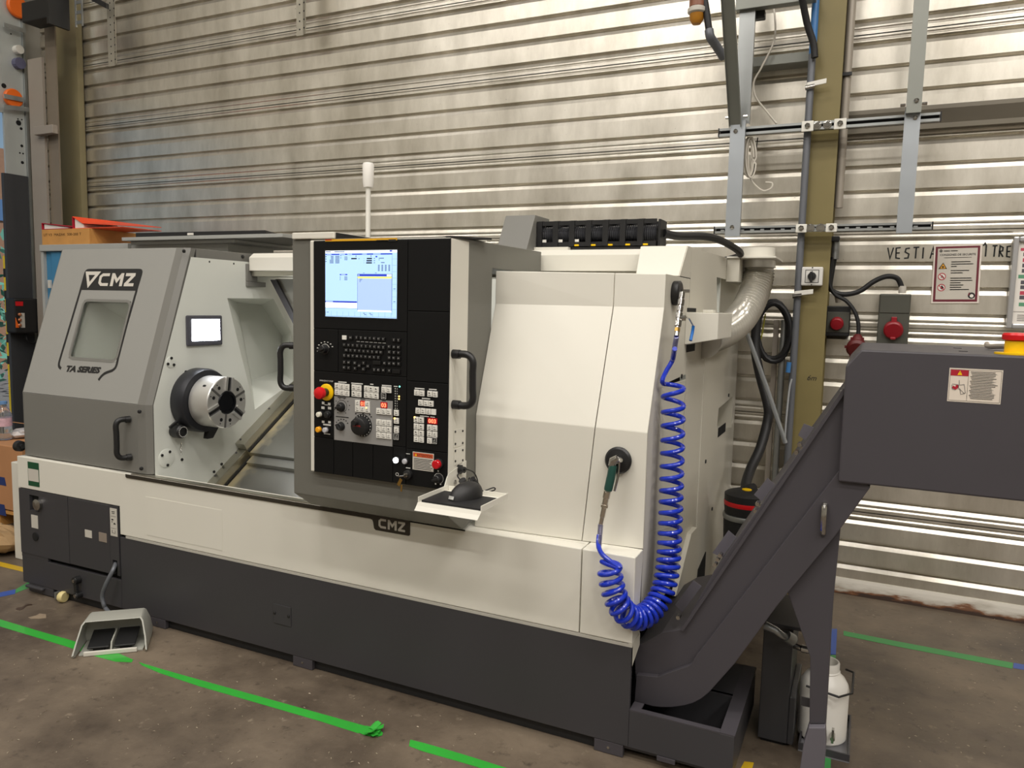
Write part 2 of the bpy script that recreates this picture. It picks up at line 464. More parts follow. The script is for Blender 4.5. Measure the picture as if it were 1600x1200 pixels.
# hazard post on the door frame
M_HAZB = mat('hazard_black', '1B1B18', .6); M_HAZY = mat('hazard_yellow', 'E5C62A', .6)
XP_ = XL + .05
hp = thing('hazard_post', (XP_, 4.02, 0), 'thin yellow and black striped guard post at the edge of the open door', 'post')
ys = [at(11, 500, 0, XP_).y, at(17, 500, 0, XP_).y]
MB().box((XP_ - .02, ys[0], 0), (XP_ + .02, ys[1], at(12, 400, 0, XP_).z)).build('post_body', M_HAZY, hp)
for k in range(5):
    z = at(14, 420 + k * 34, 0, XP_).z; d = .035
    MB().prism([(ys[0] - .001, z), (ys[1] + .001, z - .05), (ys[1] + .001, z - .05 - d * 2), (ys[0] - .001, z - d * 2)], 0, XP_ - .021, XP_ + .021).build('stripe', M_HAZB, hp)

# sectional door track
M_TRACK = mat('track_plate', 'BFC4C2', .4, .4, .05, 6); M_TRACKD = mat('track_cover', '3A3B3E', .5, var=.06)
XT = XL + .10
dt = thing('door_track', (XT, 4.1, 0), 'galvanised overhead door track plate with holes and orange rollers left of the corner column', 'door track')
def ty(x, y): return at(x, y, 0, XT).y
def tz(x, y): return at(x, y, 0, XT).z
MB().box((XT - .02, ty(11, 300), tz(20, 272)), (XT, ty(43, 300), 6.6)).build('track_plate', M_TRACK, dt)
MB().box((XT - .02, ty(-30, 100), tz(6, 176)), (XT - .001, ty(10.9, 300), 6.6)).build('track_plate', M_TRACK, dt)
MB().box((XT - .02, ty(14, 500), 0), (XT + .012, ty(47, 400), tz(20, 272) - .003)).build('track_cover', M_TRACKD, dt)
MB().box((XT - .01, ty(43.3, 300), 0), (XT + .02, ty(47, 300), 6.6)).build('track_edge', M_GALV, dt)
hl = MB()
for (x, y, r) in ((29, 192, .022), (33, 201, .012), (34, 228, .012), (31, 239, .007), (36, 240, .007), (35, 254, .013), (28, 186, .006), (34, 187, .006), (6, 134, .02), (17, 53, .006)):
    p = at(x, y, 0, XT); hl.cyl((XT - .001, p.y, p.z), (XT + .0015, p.y, p.z), r, n=10)
hl.build('bolt_hole', M_VOID, dt)['kind'] = 'stuff'
M_ORANGE = mat('orange_roller', 'F2701C', .45, var=.05)
for i, (x, y, r) in enumerate(((18, 154, .075), (25, 12, .085))):
    p = at(x, y, 0, XT)
    o = MB().lathe([(.01, 0), (r * .9, 0), (r, .008), (r, .03), (r * .9, .038), (.01, .038)], (XT + .003, p.y, p.z), (1, 0, 0)).build('roller', M_ORANGE, dt, smooth=True)
for (x0, y0, x1, y1) in ((0, 151, 31, 157), (0, 40, 34, 50), (0, 168, 40, 172)):
    a, b = at(x0, y0, 0, XT), at(x1, y1, 0, XT)
    MB().obox(((XT + .05), (a.y + b.y) / 2, (a.z + b.z) / 2), (.004, 0, 0), (0, (b.y - a.y) / 2, (b.z - a.z) / 2), (0, 0, .018)).build('strap', M_GALV, dt)
p = at(26, 90, 0, XT)
MB().cyl((XT, p.y, p.z - .05), (XT + .05, p.y, p.z - .05), .045, n=14).build('spring', mat('violet_spring', '6A6A86', .5, .3), dt)
MB().cyl((XT, p.y, p.z + .06), (XT + .05, p.y, p.z + .06), .035, n=14).build('cap', M_KEY, dt)

# beige door post between track and column
M_POST = mat('beige_post', '9A9186', .5, var=.08, scale=6); M_POST2 = mat('brown_post', '7E7364', .55, var=.1, scale=6)
YP = 4.12
dp = thing('door_post', (XL + .2, YP, 0), 'beige folded steel door post with a short bracket left of the corner column', 'post')
x0, x1, x2 = at(49, 250, 1, YP).x, at(71, 250, 1, YP).x, at(87, 250, 1, YP).x
MB().box((x0, YP, 0), (x1, YP + .02, at(60, 90, 1, YP).z)).build('post_front', M_POST, dp)
MB().box((x1 + .002, YP + .03, 0), (x2, YP + .042, 6.9)).build('post_return', M_POST2, dp)
a, b = at(54, 198, 1, YP - .04), at(84, 208, 1, YP - .04)
MB().box((a.x, YP - .05, b.z), (b.x, YP - .002, a.z)).build('bracket', M_POST, dp, bevel=.004)
bb = thing('door_beam', (XL + .2, 4.0, 3.7), 'short black steel beam end above the beige door post', 'beam')
a, b = at(43, 8, 1, 4.0), at(86, 30, 1, 4.0)
MB().box((a.x, 3.95, b.z), (b.x, 4.1, a.z)).build('beam_body', M_BLACK, bb, bevel=.006)
MB().box((b.x - .01, 3.94, b.z - .05), (b.x + .015, 4.11, a.z + .08)).build('end_plate', M_BLACK, bb)

# black door control box
cb = thing('control_box', (XT + .03, 4.05, 1.3), 'black door control box with three copper buttons on the dark track cover', 'control box')
XB = XT + .14
p0, p1 = at(22, 466, 0, XB), at(62, 520, 0, XB)
MB().box((XT + .014, p0.y, p1.z), (XB, p1.y, p0.z)).build('housing', M_BLACK, cb, bevel=.012)
a, b = at(24, 471, 0, XB), at(36, 478, 0, XB)
MB().box((XB - .001, a.y, b.z), (XB + .003, b.y, a.z)).build('red_badge', M_RED, cb)
a, b = at(31, 489, 0, XB), at(39, 512, 0, XB)
MB().box((XB - .001, a.y, b.z), (XB + .003, b.y, a.z)).build('button_plate', M_LABEL, cb)
a, b = at(24, 496, 0, XB), at(30, 512, 0, XB)
MB().prism([(a.y, a.z), (b.y, b.z), (a.y, b.z)], 0, XB, XB + .003).build('orange_flash', M_ORANGE, cb)
for k in range(3):
    p = at(30, 491.5 + k * 8.3, 0, XB)
    MB().lathe([(.014, 0), (.014, .01), (.009, .014), (.002, .016)], (XB + .003, p.y, p.z), (1, 0, 0), 14).build('button', mat('copper_button', 'C98560', .35, .6), cb, smooth=True)
pts = smoothpath([at(41, 522, 0, XB - .06), at(42, 530, 0, XB - .04), at(50, 537, 0, XB - .05), at(58, 533, 0, XB - .06), at(60, 521, 0, XB - .06)], 6)
MB().tube(pts, .006, 8).build('cable', M_RUBBER, cb)

# ------------------------------------------------------------------ cabinets behind the lathe, and what lies on them
YC = 3.64
M_CBLUE = mat('cabinet_blue', '3D7FA8', .45, var=.06, scale=5); M_CGREY = mat('cabinet_grey', 'A9AAA6', .5, var=.05)
cab = thing('tool_cabinet', (at(110, 400, 1, YC).x, YC + .25, 0), 'blue steel cabinet with a worn grey top behind the left end of the lathe', 'cabinet')
cx0, cx1 = at(66, 400, 1, YC).x, at(204, 400, 1, YC).x
zt = at(66, 383, 1, YC).z; zb = at(68, 393, 1, YC).z
MB().box((cx0 + .03, YC + .012, .04), (cx1, 4.05, zb)).build('body', M_CBLUE, cab)
dx = at(80, 400, 1, YC).x
MB().box((dx, YC, .06), (cx1 - .01, YC + .012, zb - .004)).build('door', M_CBLUE, cab, bevel=.002)
MB().box((cx0, YC - .01, 0), (cx0 + .029, 4.05, zb)).build('frame_post', M_CGREY, cab)
MB().box((cx0, YC - .02, zb + .0005), (cx1, 4.06, zt)).build('top', M_CGREY, cab, bevel=.003)
p = at(80, 444, 1, YC)
MB().box((p.x - .012, YC - .02, p.z - .03), (p.x + .012, YC - .0005, p.z + .03)).build('latch', M_LABEL, cab, bevel=.003)
cab2 = thing('storage_cabinet', (at(290, 400, 1, YC).x, YC + .25, 0), 'grey steel cabinet with an overhanging lid behind the headstock cover', 'cabinet')
gx0, gx1 = cx1 + .01, at(356, 380, 1, YC).x
z2 = at(280, 382, 1, YC).z
MB().box((gx0, YC, 0), (gx1, 4.05, z2)).build('body', M_CGREY, cab2)
zl0, zl1 = at(204, 381, 1, YC - .05).z, at(366, 374, 1, YC - .05).z
MB().box((at(204, 378, 1, YC - .06).x, YC - .06, z2 + .001), (at(367, 378, 1, YC - .06).x, 4.2, zl1)).build('lid', M_CGREY, cab2, bevel=.003)
lid2 = MB().box((at(186, 374, 1, YC - .12).x, YC - .10, zl1 + .0015), (at(200, 372, 1, YC - .12).x + 1.3, 4.1, zl1 + .024)).build('steel_shelf', M_CGREY, bevel=.002)
tag(lid2, 'thin grey steel shelf lying on the grey cabinet under the black board', 'shelf')
bz = zl1 + .0255
bd = MB().prism([(at(208, 370, 1, YC - .1).x, YC - .08), (at(420, 368, 1, YC).x, YC - .03), (at(425, 366, 1, YC + .2).x, 4.0), (at(225, 366, 1, YC + .3).x, 4.1)], 2, bz, bz + .028)
bo = thing('black_board', (at(300, 370, 1, YC).x, YC + .2, bz), 'flat black board with a small white sticker lying across the grey cabinet', 'board')
bd.build('board_panel', mat('matte_black_board', '1E1D1E', .6), bo, bevel=.002)
p = at(298, 369.5, 1, YC - .062)
MB().box((p.x - .025, YC - .0662, bz + .006), (p.x + .025, YC - .061, bz + .02)).build('sticker', M_PAPER, bo)

# wooden crate with red folders
M_WOOD = mat('crate_wood', 'C9924E', .65, var=.22, scale=9)
YK = YC + .02
a, b, c_ = at(65, 359, 1, YK), at(140, 382, 1, YK), at(204, 372, 1, YK)
kx0, kx1 = a.x, b.x; kz0, kz1 = zt + .001, a.z
cr = thing('wooden_crate', ((kx0 + kx1) / 2, YK + .2, kz0), 'shallow wooden crate with stencilled writing on top of the blue cabinet', 'crate')
kd = .42
MB().box((kx0, YK, kz0), (kx1, YK + .018, kz1)).build('plank', M_WOOD, cr, bevel=.002)
MB().box((kx0, YK + kd - .018, kz0), (kx1, YK + kd, kz1)).build('plank', M_WOOD, cr, bevel=.002)
MB().box((kx0, YK + .0185, kz0), (kx0 + .018, YK + kd - .0185, kz1)).build('plank', M_WOOD, cr, bevel=.002)
MB().box((kx1 - .018, YK + .0185, kz0), (kx1, YK + kd - .0185, kz1)).build('plank', M_WOOD, cr, bevel=.002)
MB().box((kx0 + .0185, YK + .0185, kz0), (kx1 - .0185, YK + kd - .0185, kz0 + .012)).build('base_board', M_WOOD, cr)
tx = MB(); sz = kz1 - kz0
put_text(tx, 'UT V3  MAZAK  500-200 T', lambda u, v: (kx0 + u, YK - .0012, kz0 + v), .02, sz * .58, width=(kx1 - kx0) * .8, height=sz * .16)
tx.build('stencil', mat('stencil_brown', '4E3414', .8), cr)
M_FOLD = mat('orange_red_folder', 'F0512B', .4, var=.04); M_FOLD2 = mat('crimson_folder', 'B01830', .45)
def folder(x, y, z, L, W, h0, tilt, m, label, rise=0):
    f = thing('folder', (x, y, z), label, 'folder', 'folders on the wooden crate')
    ca, sa = math.cos(tilt), math.sin(tilt)
    def q(u, v, ww): return (x + u * ca + v * -sa * 0 + v * .10, y + v, z + ww)
    for nm, off, mm in (('lower_cover', 0, m), ('upper_cover', h0, m)):
        k = .004
        pts = [(0, 0), (.2 * L, 0), (L, 0), (L, W), (.2 * L, W), (0, W)]
        def hh(u, v):
            if not rise or v > 0: return off * (1 - .7 * u / L)
            return off * (1 if u == 0 else .42 if u < L else .12)
        if nm == 'upper_cover' and rise:
            grid = [[q(u, v, hh(u, v)) for u in (0, .2 * L, L)] for v in (0, W)]; vs_ = grid[0] + grid[1]
            cvr = MB()
            for a_, b_ in ((0, 1), (1, 2)): cvr.loft([Vector(vs_[a_]), Vector(vs_[b_]), Vector(vs_[3 + b_]), Vector(vs_[3 + a_])], [Vector(vs_[i_]) + Vector((0, 0, k)) for i_ in (a_, b_, 3 + b_, 3 + a_)])
            cvr.build(nm, mm, f)
        else:
            MB().loft([q(u, v, hh(u, v)) for u, v in pts], [q(u, v, hh(u, v) + k) for u, v in pts]).build(nm, mm, f)
    r_ = .2 * L if rise else L - .02; e_ = .36 if rise else .26
    MB().loft([q(.012, .01, .005), q(.012, W - .01, .005), q(.012, W - .01, h0 - .004), q(.012, .01, h0 - .004)],
              [q(r_, .01, .005), q(r_, W - .01, .005), q(r_, W - .01, h0 * e_), q(r_, .01, h0 * e_)]).build('paper_stack', M_PAPER, f)
    MB().loft([q(-.004, 0, 0), q(-.004, W, 0), q(-.004, W, h0 + .004), q(-.004, 0, h0 + .004)], [q(-.0005, 0, 0), q(-.0005, W, 0), q(-.0005, W, h0 + .004), q(-.0005, 0, h0 + .004)]).build('spine', M_FOLD2, f)
    return f
folder(kx0 + .005, YK - .0, kz1 + .001, .30, .30, .045, 0, M_FOLD2, 'crimson folder of papers at the left edge of the wooden crate')
folder(kx0 + .32, YK + .02, kz1 + .002, .52, .30, .085, 0, M_FOLD, 'large orange red folder open over the right side of the wooden crate', 1.0)

# ------------------------------------------------------------------ lower left corner
M_CARD = mat('cardboard', 'B9855A', .75, var=.08, scale=6)
YB = 2.95
bx0, bx1 = at(-60, 760, 1, YB).x, at(36, 760, 1, YB).x
bz1 = at(20, 698, 1, YB).z
box = thing('cardboard_box', ((bx0 + bx1) / 2, YB + .3, .12), 'brown cardboard box with blue print standing on a pallet at the left edge', 'box')
MB().box((bx0, YB, .122), (bx1, YB + .6, bz1)).build('carton', M_CARD, box, bevel=.006)
fl = [(bx1 - .012, bz1 + .0005), (bx1 + .04, bz1 + .11), (bx1 + .045, bz1 + .108), (bx1 - .006, bz1 + .0005)]
p = at(17, 660, 1, YB + .58); q_ = at(37, 664, 1, YB + .58)
MB().box((p.x, YB + .586, bz1 + .001), (q_.x + .1, YB + .599, p.z)).build('flap', M_CARD, box)
M_BPRINT = mat('blue_print', '22356E', .7)
pr = MB(); fn = lambda u, v: (u, YB - .0012, v)
p = at(-8, 740, 1, YB); q2 = at(4, 742, 1, YB)
for (ya, yb_) in ((741, 759), (783, 806)):
    a, b = at(-20, ya, 1, YB), at(8, yb_, 1, YB)
    pr.quad([fn(a.x, b.z), fn(b.x + .015, b.z), fn(b.x, a.z + .0), fn(a.x, a.z)])
pr.build('blue_print', M_BPRINT, box)
pl = thing('pallet', ((bx0 + bx1) / 2, YB + .3, 0), 'low wooden pallet under the cardboard box at the left edge', 'pallet')
for k in range(5):
    MB().box((bx0, YB + .0 + k * .13, .095), (bx1 + .02, YB + .09 + k * .13, .115)).build('board', M_WOOD, pl)
for k in range(3):
    MB().box((bx0 + .02 + k * (bx1 - bx0 - .08) / 2, YB + .01, 0), (bx0 + .1 + k * (bx1 - bx0 - .08) / 2, YB + .6, .0945)).build('bearer', M_WOOD, pl)
# crumpled sack
sk = MB()
p = at(8, 868, 2, 0)
sk.ball((p.x - .12, p.y + .02, .075), .2, .12, .075, 18)
for i, v in enumerate(sk.v): sk.v[i] = v + Vector((random.uniform(-.014, .014), random.uniform(-.014, .014), max(random.uniform(-.012, .012), -v.z + .002)))
tag(sk.build('crumpled_sack', mat('sack_brown', 'A98A62', .8, var=.25, scale=14), smooth=False), 'crumpled brown paper sack on the floor in front of the pallet', 'sack')
# bottle
M_PET = mat('clear_plastic', 'EEF3F6', .06, trans=.92, var=0, spec=.5)
bt = at(8, 692, 1, YB + .12); S_ = .0
bo = thing('water_bottle', (bt.x, YB + .12, bz1 + .001), 'clear plastic water bottle with a blue cap on the cardboard box', 'bottle')
H_ = at(8, 628, 1, YB + .12).z - bz1
R_ = H_ * .175
pf = [(R_ * .8, 0), (R_, .02 * H_), (R_, .12 * H_), (R_ * .94, .16 * H_), (R_, .2 * H_), (R_, .64 * H_), (R_ * .96, .68 * H_), (R_ * .7, .80 * H_), (R_ * .42, .88 * H_), (R_ * .42, .93 * H_)]
MB().lathe(pf, (bt.x, YB + .12, bz1 + .002), (0, 0, 1)).build('bottle_body', M_PET, bo, smooth=True)
MB().lathe([(R_ * .5, .932 * H_), (R_ * .5, H_), (R_ * .45, H_ * 1.005), (.001, H_ * 1.005)], (bt.x, YB + .12, bz1 + .002), (0, 0, 1)).build('cap', mat('cap_blue', '6B93C4', .4), bo, smooth=True)
MB().lathe([(R_ * 1.012, .36 * H_), (R_ * 1.012, .58 * H_)], (bt.x, YB + .12, bz1 + .002), (0, 0, 1)).build('bottle_label', mat('label_pink', 'D9B3BE', .5, var=.3, scale=60), bo, smooth=True)
bg_ = MB().ball((at(30, 680, 1, YB + .2).x, YB + .22, bz1 + .032), .06, .08, .03, 12)
for i, v in enumerate(bg_.v): bg_.v[i] = v + Vector((random.uniform(-.012, .012), random.uniform(-.012, .012), random.uniform(-.004, .008)))
tag(bg_.build('plastic_bag', mat('bag_plastic', 'E4DEDC', .25, trans=.3), smooth=False), 'crumpled clear plastic bag beside the bottle on the cardboard box', 'bag')
# ------------------------------------------------------------------ the lathe
Y0 = 2.3455
LA = thing('turning_lathe', (-2.2, Y0, 0), 'large white and grey turning lathe with a black control panel and open chuck door', 'lathe')
def fx(x, y, Y=Y0): return at(x, y, 1, Y).x
def fz(x, y, Y=Y0): return at(x, y, 1, Y).z
DX1_ = -1.30
XLE = -3.826                       # left end
XR = -.633                         # right end plane
ZB, ZG, ZW, ZT = .045, .391, .4035, .697   # skirt bottom, grey top, white bottom, white top

def cells(xs, zs, y0, y1, holes, mb=None):
    """plate in x-z cut on a grid, the cells in holes left out"""
    mb = mb or MB()
    for i in range(len(xs) - 1):
        for j in range(len(zs) - 1):
            if (i, j) in holes: continue
            mb.box((xs[i], y0, zs[j]), (xs[i + 1], y1, zs[j + 1]))
    return mb

# skirt -----------------------------------------------------------------------
xl2 = fx(187.5, 838)
gapz0, gapz1 = fz(120, 889.5), fz(120, 883)
MB().box((xl2, Y0, ZB), (XR, Y0 + .015, ZG)).build('base_skirt', M_DARK, LA, bevel=.002)
MB().box((XLE, Y0, ZB), (xl2 - .0015, Y0 + .015, gapz0)).build('base_skirt', M_DARK, LA, bevel=.002)
xa, xb, xc = fx(107, 800), fx(172, 830), fx(186, 830)
h0x, h1x, h0z, h1z = fx(47, 785), fx(61.5, 785), fz(54, 798), fz(54, 774)
xs = [XLE, h0x, h1x, xa - .001]; zs = [gapz1, h0z, h1z, .534]
cells(xs, zs, Y0 - .003, Y0 + .015, {(1, 1)}).build('skirt_door', M_DARK, LA)
MB().box((xa + .001, Y0 - .003, gapz1), (xb - .001, Y0 + .015, .534)).build('skirt_door', M_DARK, LA, bevel=.002)
s0x, s1x, s1z = fx(177, 880), fx(184, 880), fz(180, 875)
cells([xb + .001, s0x, s1x, xc], [gapz1, s1z, .534], Y0 - .003, Y0 + .015, {(1, 0)}).build('skirt_post', M_DARK, LA)
MB().box((XLE, Y0 - .0005, gapz0 + .0003), (fx(75, 870), Y0 + .0148, gapz1 - .0003)).build('skirt_filler', M_DARK, LA)
MB().box((XLE + .01, Y0 + .03, ZB + .01), (-.72, 3.5, .39)).build('base_core', M_VOID, LA)
MB().box((XLE + .01, Y0 + .0152, .391), (xl2 - .01, 3.5, .532)).build('base_core', M_VOID, LA)
MB().lathe([(.035, 0), (.035, .004), (.028, .01), (.028, .03), (.004, .034)], (h1x + .002, Y0 + .012, (h0z + h1z) / 2), (0, -1, 0)).build('gauge', M_CHROME, LA, smooth=True)
p = at(57, 838, 1, Y0)
MB().lathe([(.022, 0), (.022, .004), (.017, .005), (.001, .005)], (p.x, Y0 - .0034, p.z), (0, -1, 0), 18).build('keyhole', M_VOID, LA, smooth=True)
def plate(cx, cy, wpx, hpx, Y, m, name, parent=LA, th=.002, bev=0.0):
    c = at(cx, cy, 1, Y); sx = (at(cx + 1, cy, 1, Y).x - c.x); sz = c.z - at(cx, cy + 1, 1, Y).z
    return MB().box((c.x - wpx * sx / 2, Y - th, c.z - hpx * sz / 2), (c.x + wpx * sx / 2, Y - .0002, c.z + hpx * sz / 2)).build(name, m, parent, bevel=bev), c, sx, sz
YD = Y0 - .003
plate(54.5, 815, 10, 20, YD, M_LABEL, 'tag_plate')
plate(138.5, 834, 10.5, 11.5, YD, M_LABEL, 'tag_plate')
plate(161, 839.5, 12, 14, YD, mat('bronze_label', '8F8378', .4), 'tag_plate')
o, c, sx, sz = plate(178, 816, 10.5, 43, YD, M_LABEL, 'symbol_plate')
ic = MB()
def dk(c, sx, sz, Y, mb, rects, mi=0):
    for (u0, v0, u1, v1) in rects:
        mb.quad([(c.x + u0 * sx, Y, c.z - v0 * sz), (c.x + u1 * sx, Y, c.z - v0 * sz), (c.x + u1 * sx, Y, c.z - v1 * sz), (c.x + u0 * sx, Y, c.z - v1 * sz)], mi)
dk(c, sx, sz, YD - .0026, ic, [(-2.5, -17, 2.5, -16), (-2, -14.5, 2, -13.5), (-4, -9.5, 4, -9), (-3, -5, 0, -3), (-3, -1, -1, 0), (0, 2, 3.5, 3), (.8, .5, 2.6, 2), (-4, 9, 4, 9.5), (-2.6, 12, -2, 17), (2, 12, 2.6, 17), (-2.6, 16.4, 2.6, 17)])
ic.build('plate_symbols', M_INK, LA)
o, c, sx, sz = plate(52.7, 741, 17, 37, Y0, mat('label_green', '0F4A2C', .5), 'info_label', th=.0015)
q = MB(); dk(c, sx, sz, Y0 - .0019, q, [(-8, -8, 8, 11)]); q.build('label_band', M_LABEL, LA)
# black crank handle on the skirt
p0, p1 = at(124, 905, 1, Y0), at(126.5, 928.5, 1, Y0)
hd = MB(); hd.cyl(p0, p0 + Vector((0, -.03, 0)), .019, n=16); hd.cyl(p1, p1 + Vector((0, -.03, 0)), .017, n=16)
hd.obox((p0 + p1) / 2 + Vector((0, -.02, 0)), (.010, 0, 0), (0, .007, 0), (p1 - p0) * .5)
hd.build('crank_handle', M_BLACK, LA, bevel=.002)
sc_ = MB()
for p in (p0, p1): sc_.cyl(p + Vector((0, -.0302, 0)), p + Vector((0, -.033, 0)), .009, n=12)
sc_.build('handle_screw', M_CHROME, LA)
# access plate in the grey skirt
o, c, sx, sz = plate(441.5, 961, 27, 30, Y0, M_DARK, 'access_plate', th=.003, bev=.001)
for x, y in ((429, 957.5), (451, 963)):
    p = at(x, y, 1, Y0 - .003); MB().lathe([(.007, 0), (.007, .002), (.004, .004), (.001, .004)], p, (0, -1, 0), 10).build('bolt', M_BLACK, LA, smooth=True)
# plinth and levelling pads
MB().box((XLE + .1, Y0 + .022, .001), (-.75, 3.5, ZB - .0005)).build('plinth', mat('plinth_black', '1A1A1B', .6), LA)
for x0, x1, yy in ((236, 261, 978), (460, 490, 1036), (929, 974, 1170)):
    a, b = at(x0, yy, 1, Y0 + .01).x, at(x1, yy + 8, 1, Y0 + .01).x
    MB().box((a, Y0 + .001, .001), (b, Y0 + .0217, ZB - .001)).build('levelling_pad', M_CONV, LA, bevel=.002)
    MB().lathe([(.005, 0), (.005, .002), (.001, .002)], ((a + b) / 2, Y0 + .0008, .024), (0, -1, 0), 10).build('bolt', M_CHROME, LA)
# left foot block, bracket and caster
a, b = at(45, 920, 1, Y0 + .0), at(84, 945, 1, Y0)
MB().box((a.x, Y0 - .0, .004), (b.x, Y0 + .0215, ZB - .001)).build('foot_block', M_DARK, LA, bevel=.003)
MB().box((a.x, Y0 - .02, .028), (b.x - .06, Y0 - .0005, ZB - .002)).build('foot_block', M_DARK, LA, bevel=.006)
ct = at(111, 950, 1, Y0 + .03)
M_CAST = mat('caster_cream', 'D8C88E', .5)
MB().lathe([(.004, -.014), (.024, -.014), (.027, -.008), (.027, .008), (.024, .014), (.004, .014)], (ct.x, Y0 - .010, .0275), (1, .2, 0), 20).build('caster', M_CAST, LA, smooth=True)
MB().box((ct.x - .05, Y0 - .02, .012), (ct.x - .036, Y0 + .02, .044)).build('caster_fork', M_GALV, LA)

# white band ----------------------------------------------------------------------
xs_ = fx(907, 920)                # seam to the corner box
wbm = MB().prism([(XLE - .008, .537), (XLE - .008, ZT), (xs_ - .002, ZT), (xs_ - .002, ZW), (xl2 + .002, ZW), (xl2 + .002, .537)], 1, Y0, Y0 + .06)
wbm.build('lower_cover', M_WHITE, LA, bevel=.003)
MB().prism([(XLE - .008, .537), (XLE - .008, ZT), (XLE + .02, ZT), (XLE + .02, .537)], 1, Y0 + .0605, 3.5).build('left_end_cover', M_WHITE, LA)
MB().box((xl2 + .04, Y0 - .001, ZG + .0003), (XR - .002, Y0 + .05, ZW - .0018)).build('edge_rail', mat('rail_grey', 'C4C1B8', .4, .2), LA)
MB().box((DX1_, Y0 + .0603, ZT - .03), (xs_ - .002, 2.47, ZT)).build('hood_ledge', M_WHITE, LA)
a, b = at(228, 775, 1, Y0), at(348, 862, 1, Y0)
MB().box((a.x, Y0 - .0012, b.z + .004), (b.x, Y0 - .0001, a.z - .002)).build('access_panel', M_WHITE, LA, bevel=.0005)
XWB = fx(17, 722, 2.62)
MB().box((XWB, 2.62, .001), (XLE - .02, 3.5, fz(20, 722, 2.62))).build('side_box', M_WHITE, LA, bevel=.004)
# corner box under the air gun
YCB = Y0
MB().prism([(YCB, ZT), (2.44, ZT + .001), (2.44, ZW), (YCB, ZW)], 0, xs_ + .002, XR).build('corner_cover', M_WHITE, LA, bevel=.003)
a, b = at(982, 1009, 1, Y0), at(988, 1032, 1, Y0)
MB().prism([(Y0 + .002, ZW - .0005), (Y0 + .10, ZW - .0005), (Y0 + .10, .36), (Y0 + .002, .315)], 0, XR - .012, XR).build('corner_flange', M_SIDE, LA)

# door sill with the logo tab
sx0, sx1 = fx(197, 742), fx(727, 822)
zt_, zb_ = ZT - .001, ZT - .017
t0, t1 = fx(584, 808), fx(641, 820); tz = fz(612, 832)
tr = MB().prism([(sx0, zt_), (sx0, zb_ + .003), (sx0 + .006, zb_), (t0 - .012, zb_), (t0 - .004, zb_ - .003), (t0, zb_ - .012), (t0 + .004, tz + .006), (t0 + .012, tz), (t1 - .004, tz), (t1, tz + .004), (t1, zt_)], 1, Y0 - .004, Y0 - .0002)
M_SILL = mat('sill_bronze', '3B362E', .4, .3, .05)
tr.build('door_sill', M_SILL, LA)
MB().box((t1 + .0005, Y0 - .004, zt_ - .004), (sx1, Y0 - .0002, zt_)).build('door_sill', M_VOID, LA)
MB().box((sx0 + .03, Y0 + .001, ZT + .0005), (sx1 - .02, Y0 + .035, ZT + .004)).build('sill_rail', M_STAIN, LA)

# logo letters: C, M, Z drawn as thick strokes on a unit square
def logo_letters(mb, fn, wid=.24):
    mb.ribbon([(.92, .88), (.30, .88), (.12, .72), (.12, .28), (.30, .12), (.92, .12)], wid, fn)
    for poly in ([(1.12, 0), (1.12, 1), (1.38, 1), (1.38, 0)], [(1.94, 0), (1.94, 1), (2.20, 1), (2.20, 0)], [(1.36, 1), (1.66, .58), (1.66, .22), (1.36, .64)], [(1.96, 1), (1.96, .64), (1.66, .22), (1.66, .58)],
                 [(2.36, 1), (3.20, 1), (3.20, .77), (2.36, .77)], [(2.36, .23), (3.20, .23), (3.20, 0), (2.36, 0)], [(2.86, .775), (3.18, .775), (2.70, .225), (2.38, .225)]):
        mb.quad([fn(*p) for p in poly])
lg = MB()
lx0, lx1 = fx(592.5, 816), fx(634, 826); lz0 = fz(612, 827.5); lh = fz(612, 812.5) - lz0
lsx = (lx1 - lx0) / 3.2
logo_letters(lg, lambda u, v: (lx0 + u * lsx + .0, Y0 - .0046, lz0 + v * lh * 1.0))
lg.build('logo', M_LABEL, LA)

# headstock cover -------------------------------------------------------------------
HX0, HX1, HX2 = -3.795, -2.975, -2.905
prof = [(2.366, .703), (2.366, 1.021), (2.60, 1.743)]
n_s = Vector((0, -(1.743 - 1.021), 2.60 - 2.366)).normalized()    # outward normal of the slope
slope_p0 = Vector((0, 2.366, 1.021)); slope_v = Vector((0, 2.60 - 2.366, 1.743 - 1.021)); SL = slope_v.length; slope_v.normalize()
def sl(x, y):
    p = atp(x, y, slope_p0, n_s); return p.x, (p - slope_p0).dot(slope_v)
def slf(off=0.0): return lambda u, v: slope_p0 + Vector((u, 0, 0)) + slope_v * v + n_s * off
MB().box((HX0, 2.366, .703), (HX1, 2.39, 1.0205)).build('headstock_front', M_GREY, LA, bevel=.002)
w0 = sl(131, 470); w1 = sl(201, 470); w2 = sl(107, 562); w3 = sl(186, 563)
wx0, wx1, wv0, wv1 = (w0[0] + w2[0]) / 2, (w1[0] + w3[0]) / 2, (w2[1] + w3[1]) / 2, (w0[1] + w1[1]) / 2
xs = [HX0, wx0, wx1, HX1]; vv = [.0012, wv0, wv1, SL]
mb = MB()
for i in range(3):
    for j in range(3):
        if (i, j) == (1, 1): continue
        f0, f1 = slf(0), slf(-.02)
        mb.loft([f0(xs[i], vv[j]), f0(xs[i + 1], vv[j]), f0(xs[i + 1], vv[j + 1]), f0(xs[i], vv[j + 1])],
                [f1(xs[i], vv[j]), f1(xs[i + 1], vv[j]), f1(xs[i + 1], vv[j + 1]), f1(xs[i], vv[j + 1])])
M_GLOSS = mat('grey_glossy', '949490', .10, var=.02, scale=3, coat=.6)
mb.build('headstock_slope', M_GLOSS, LA)
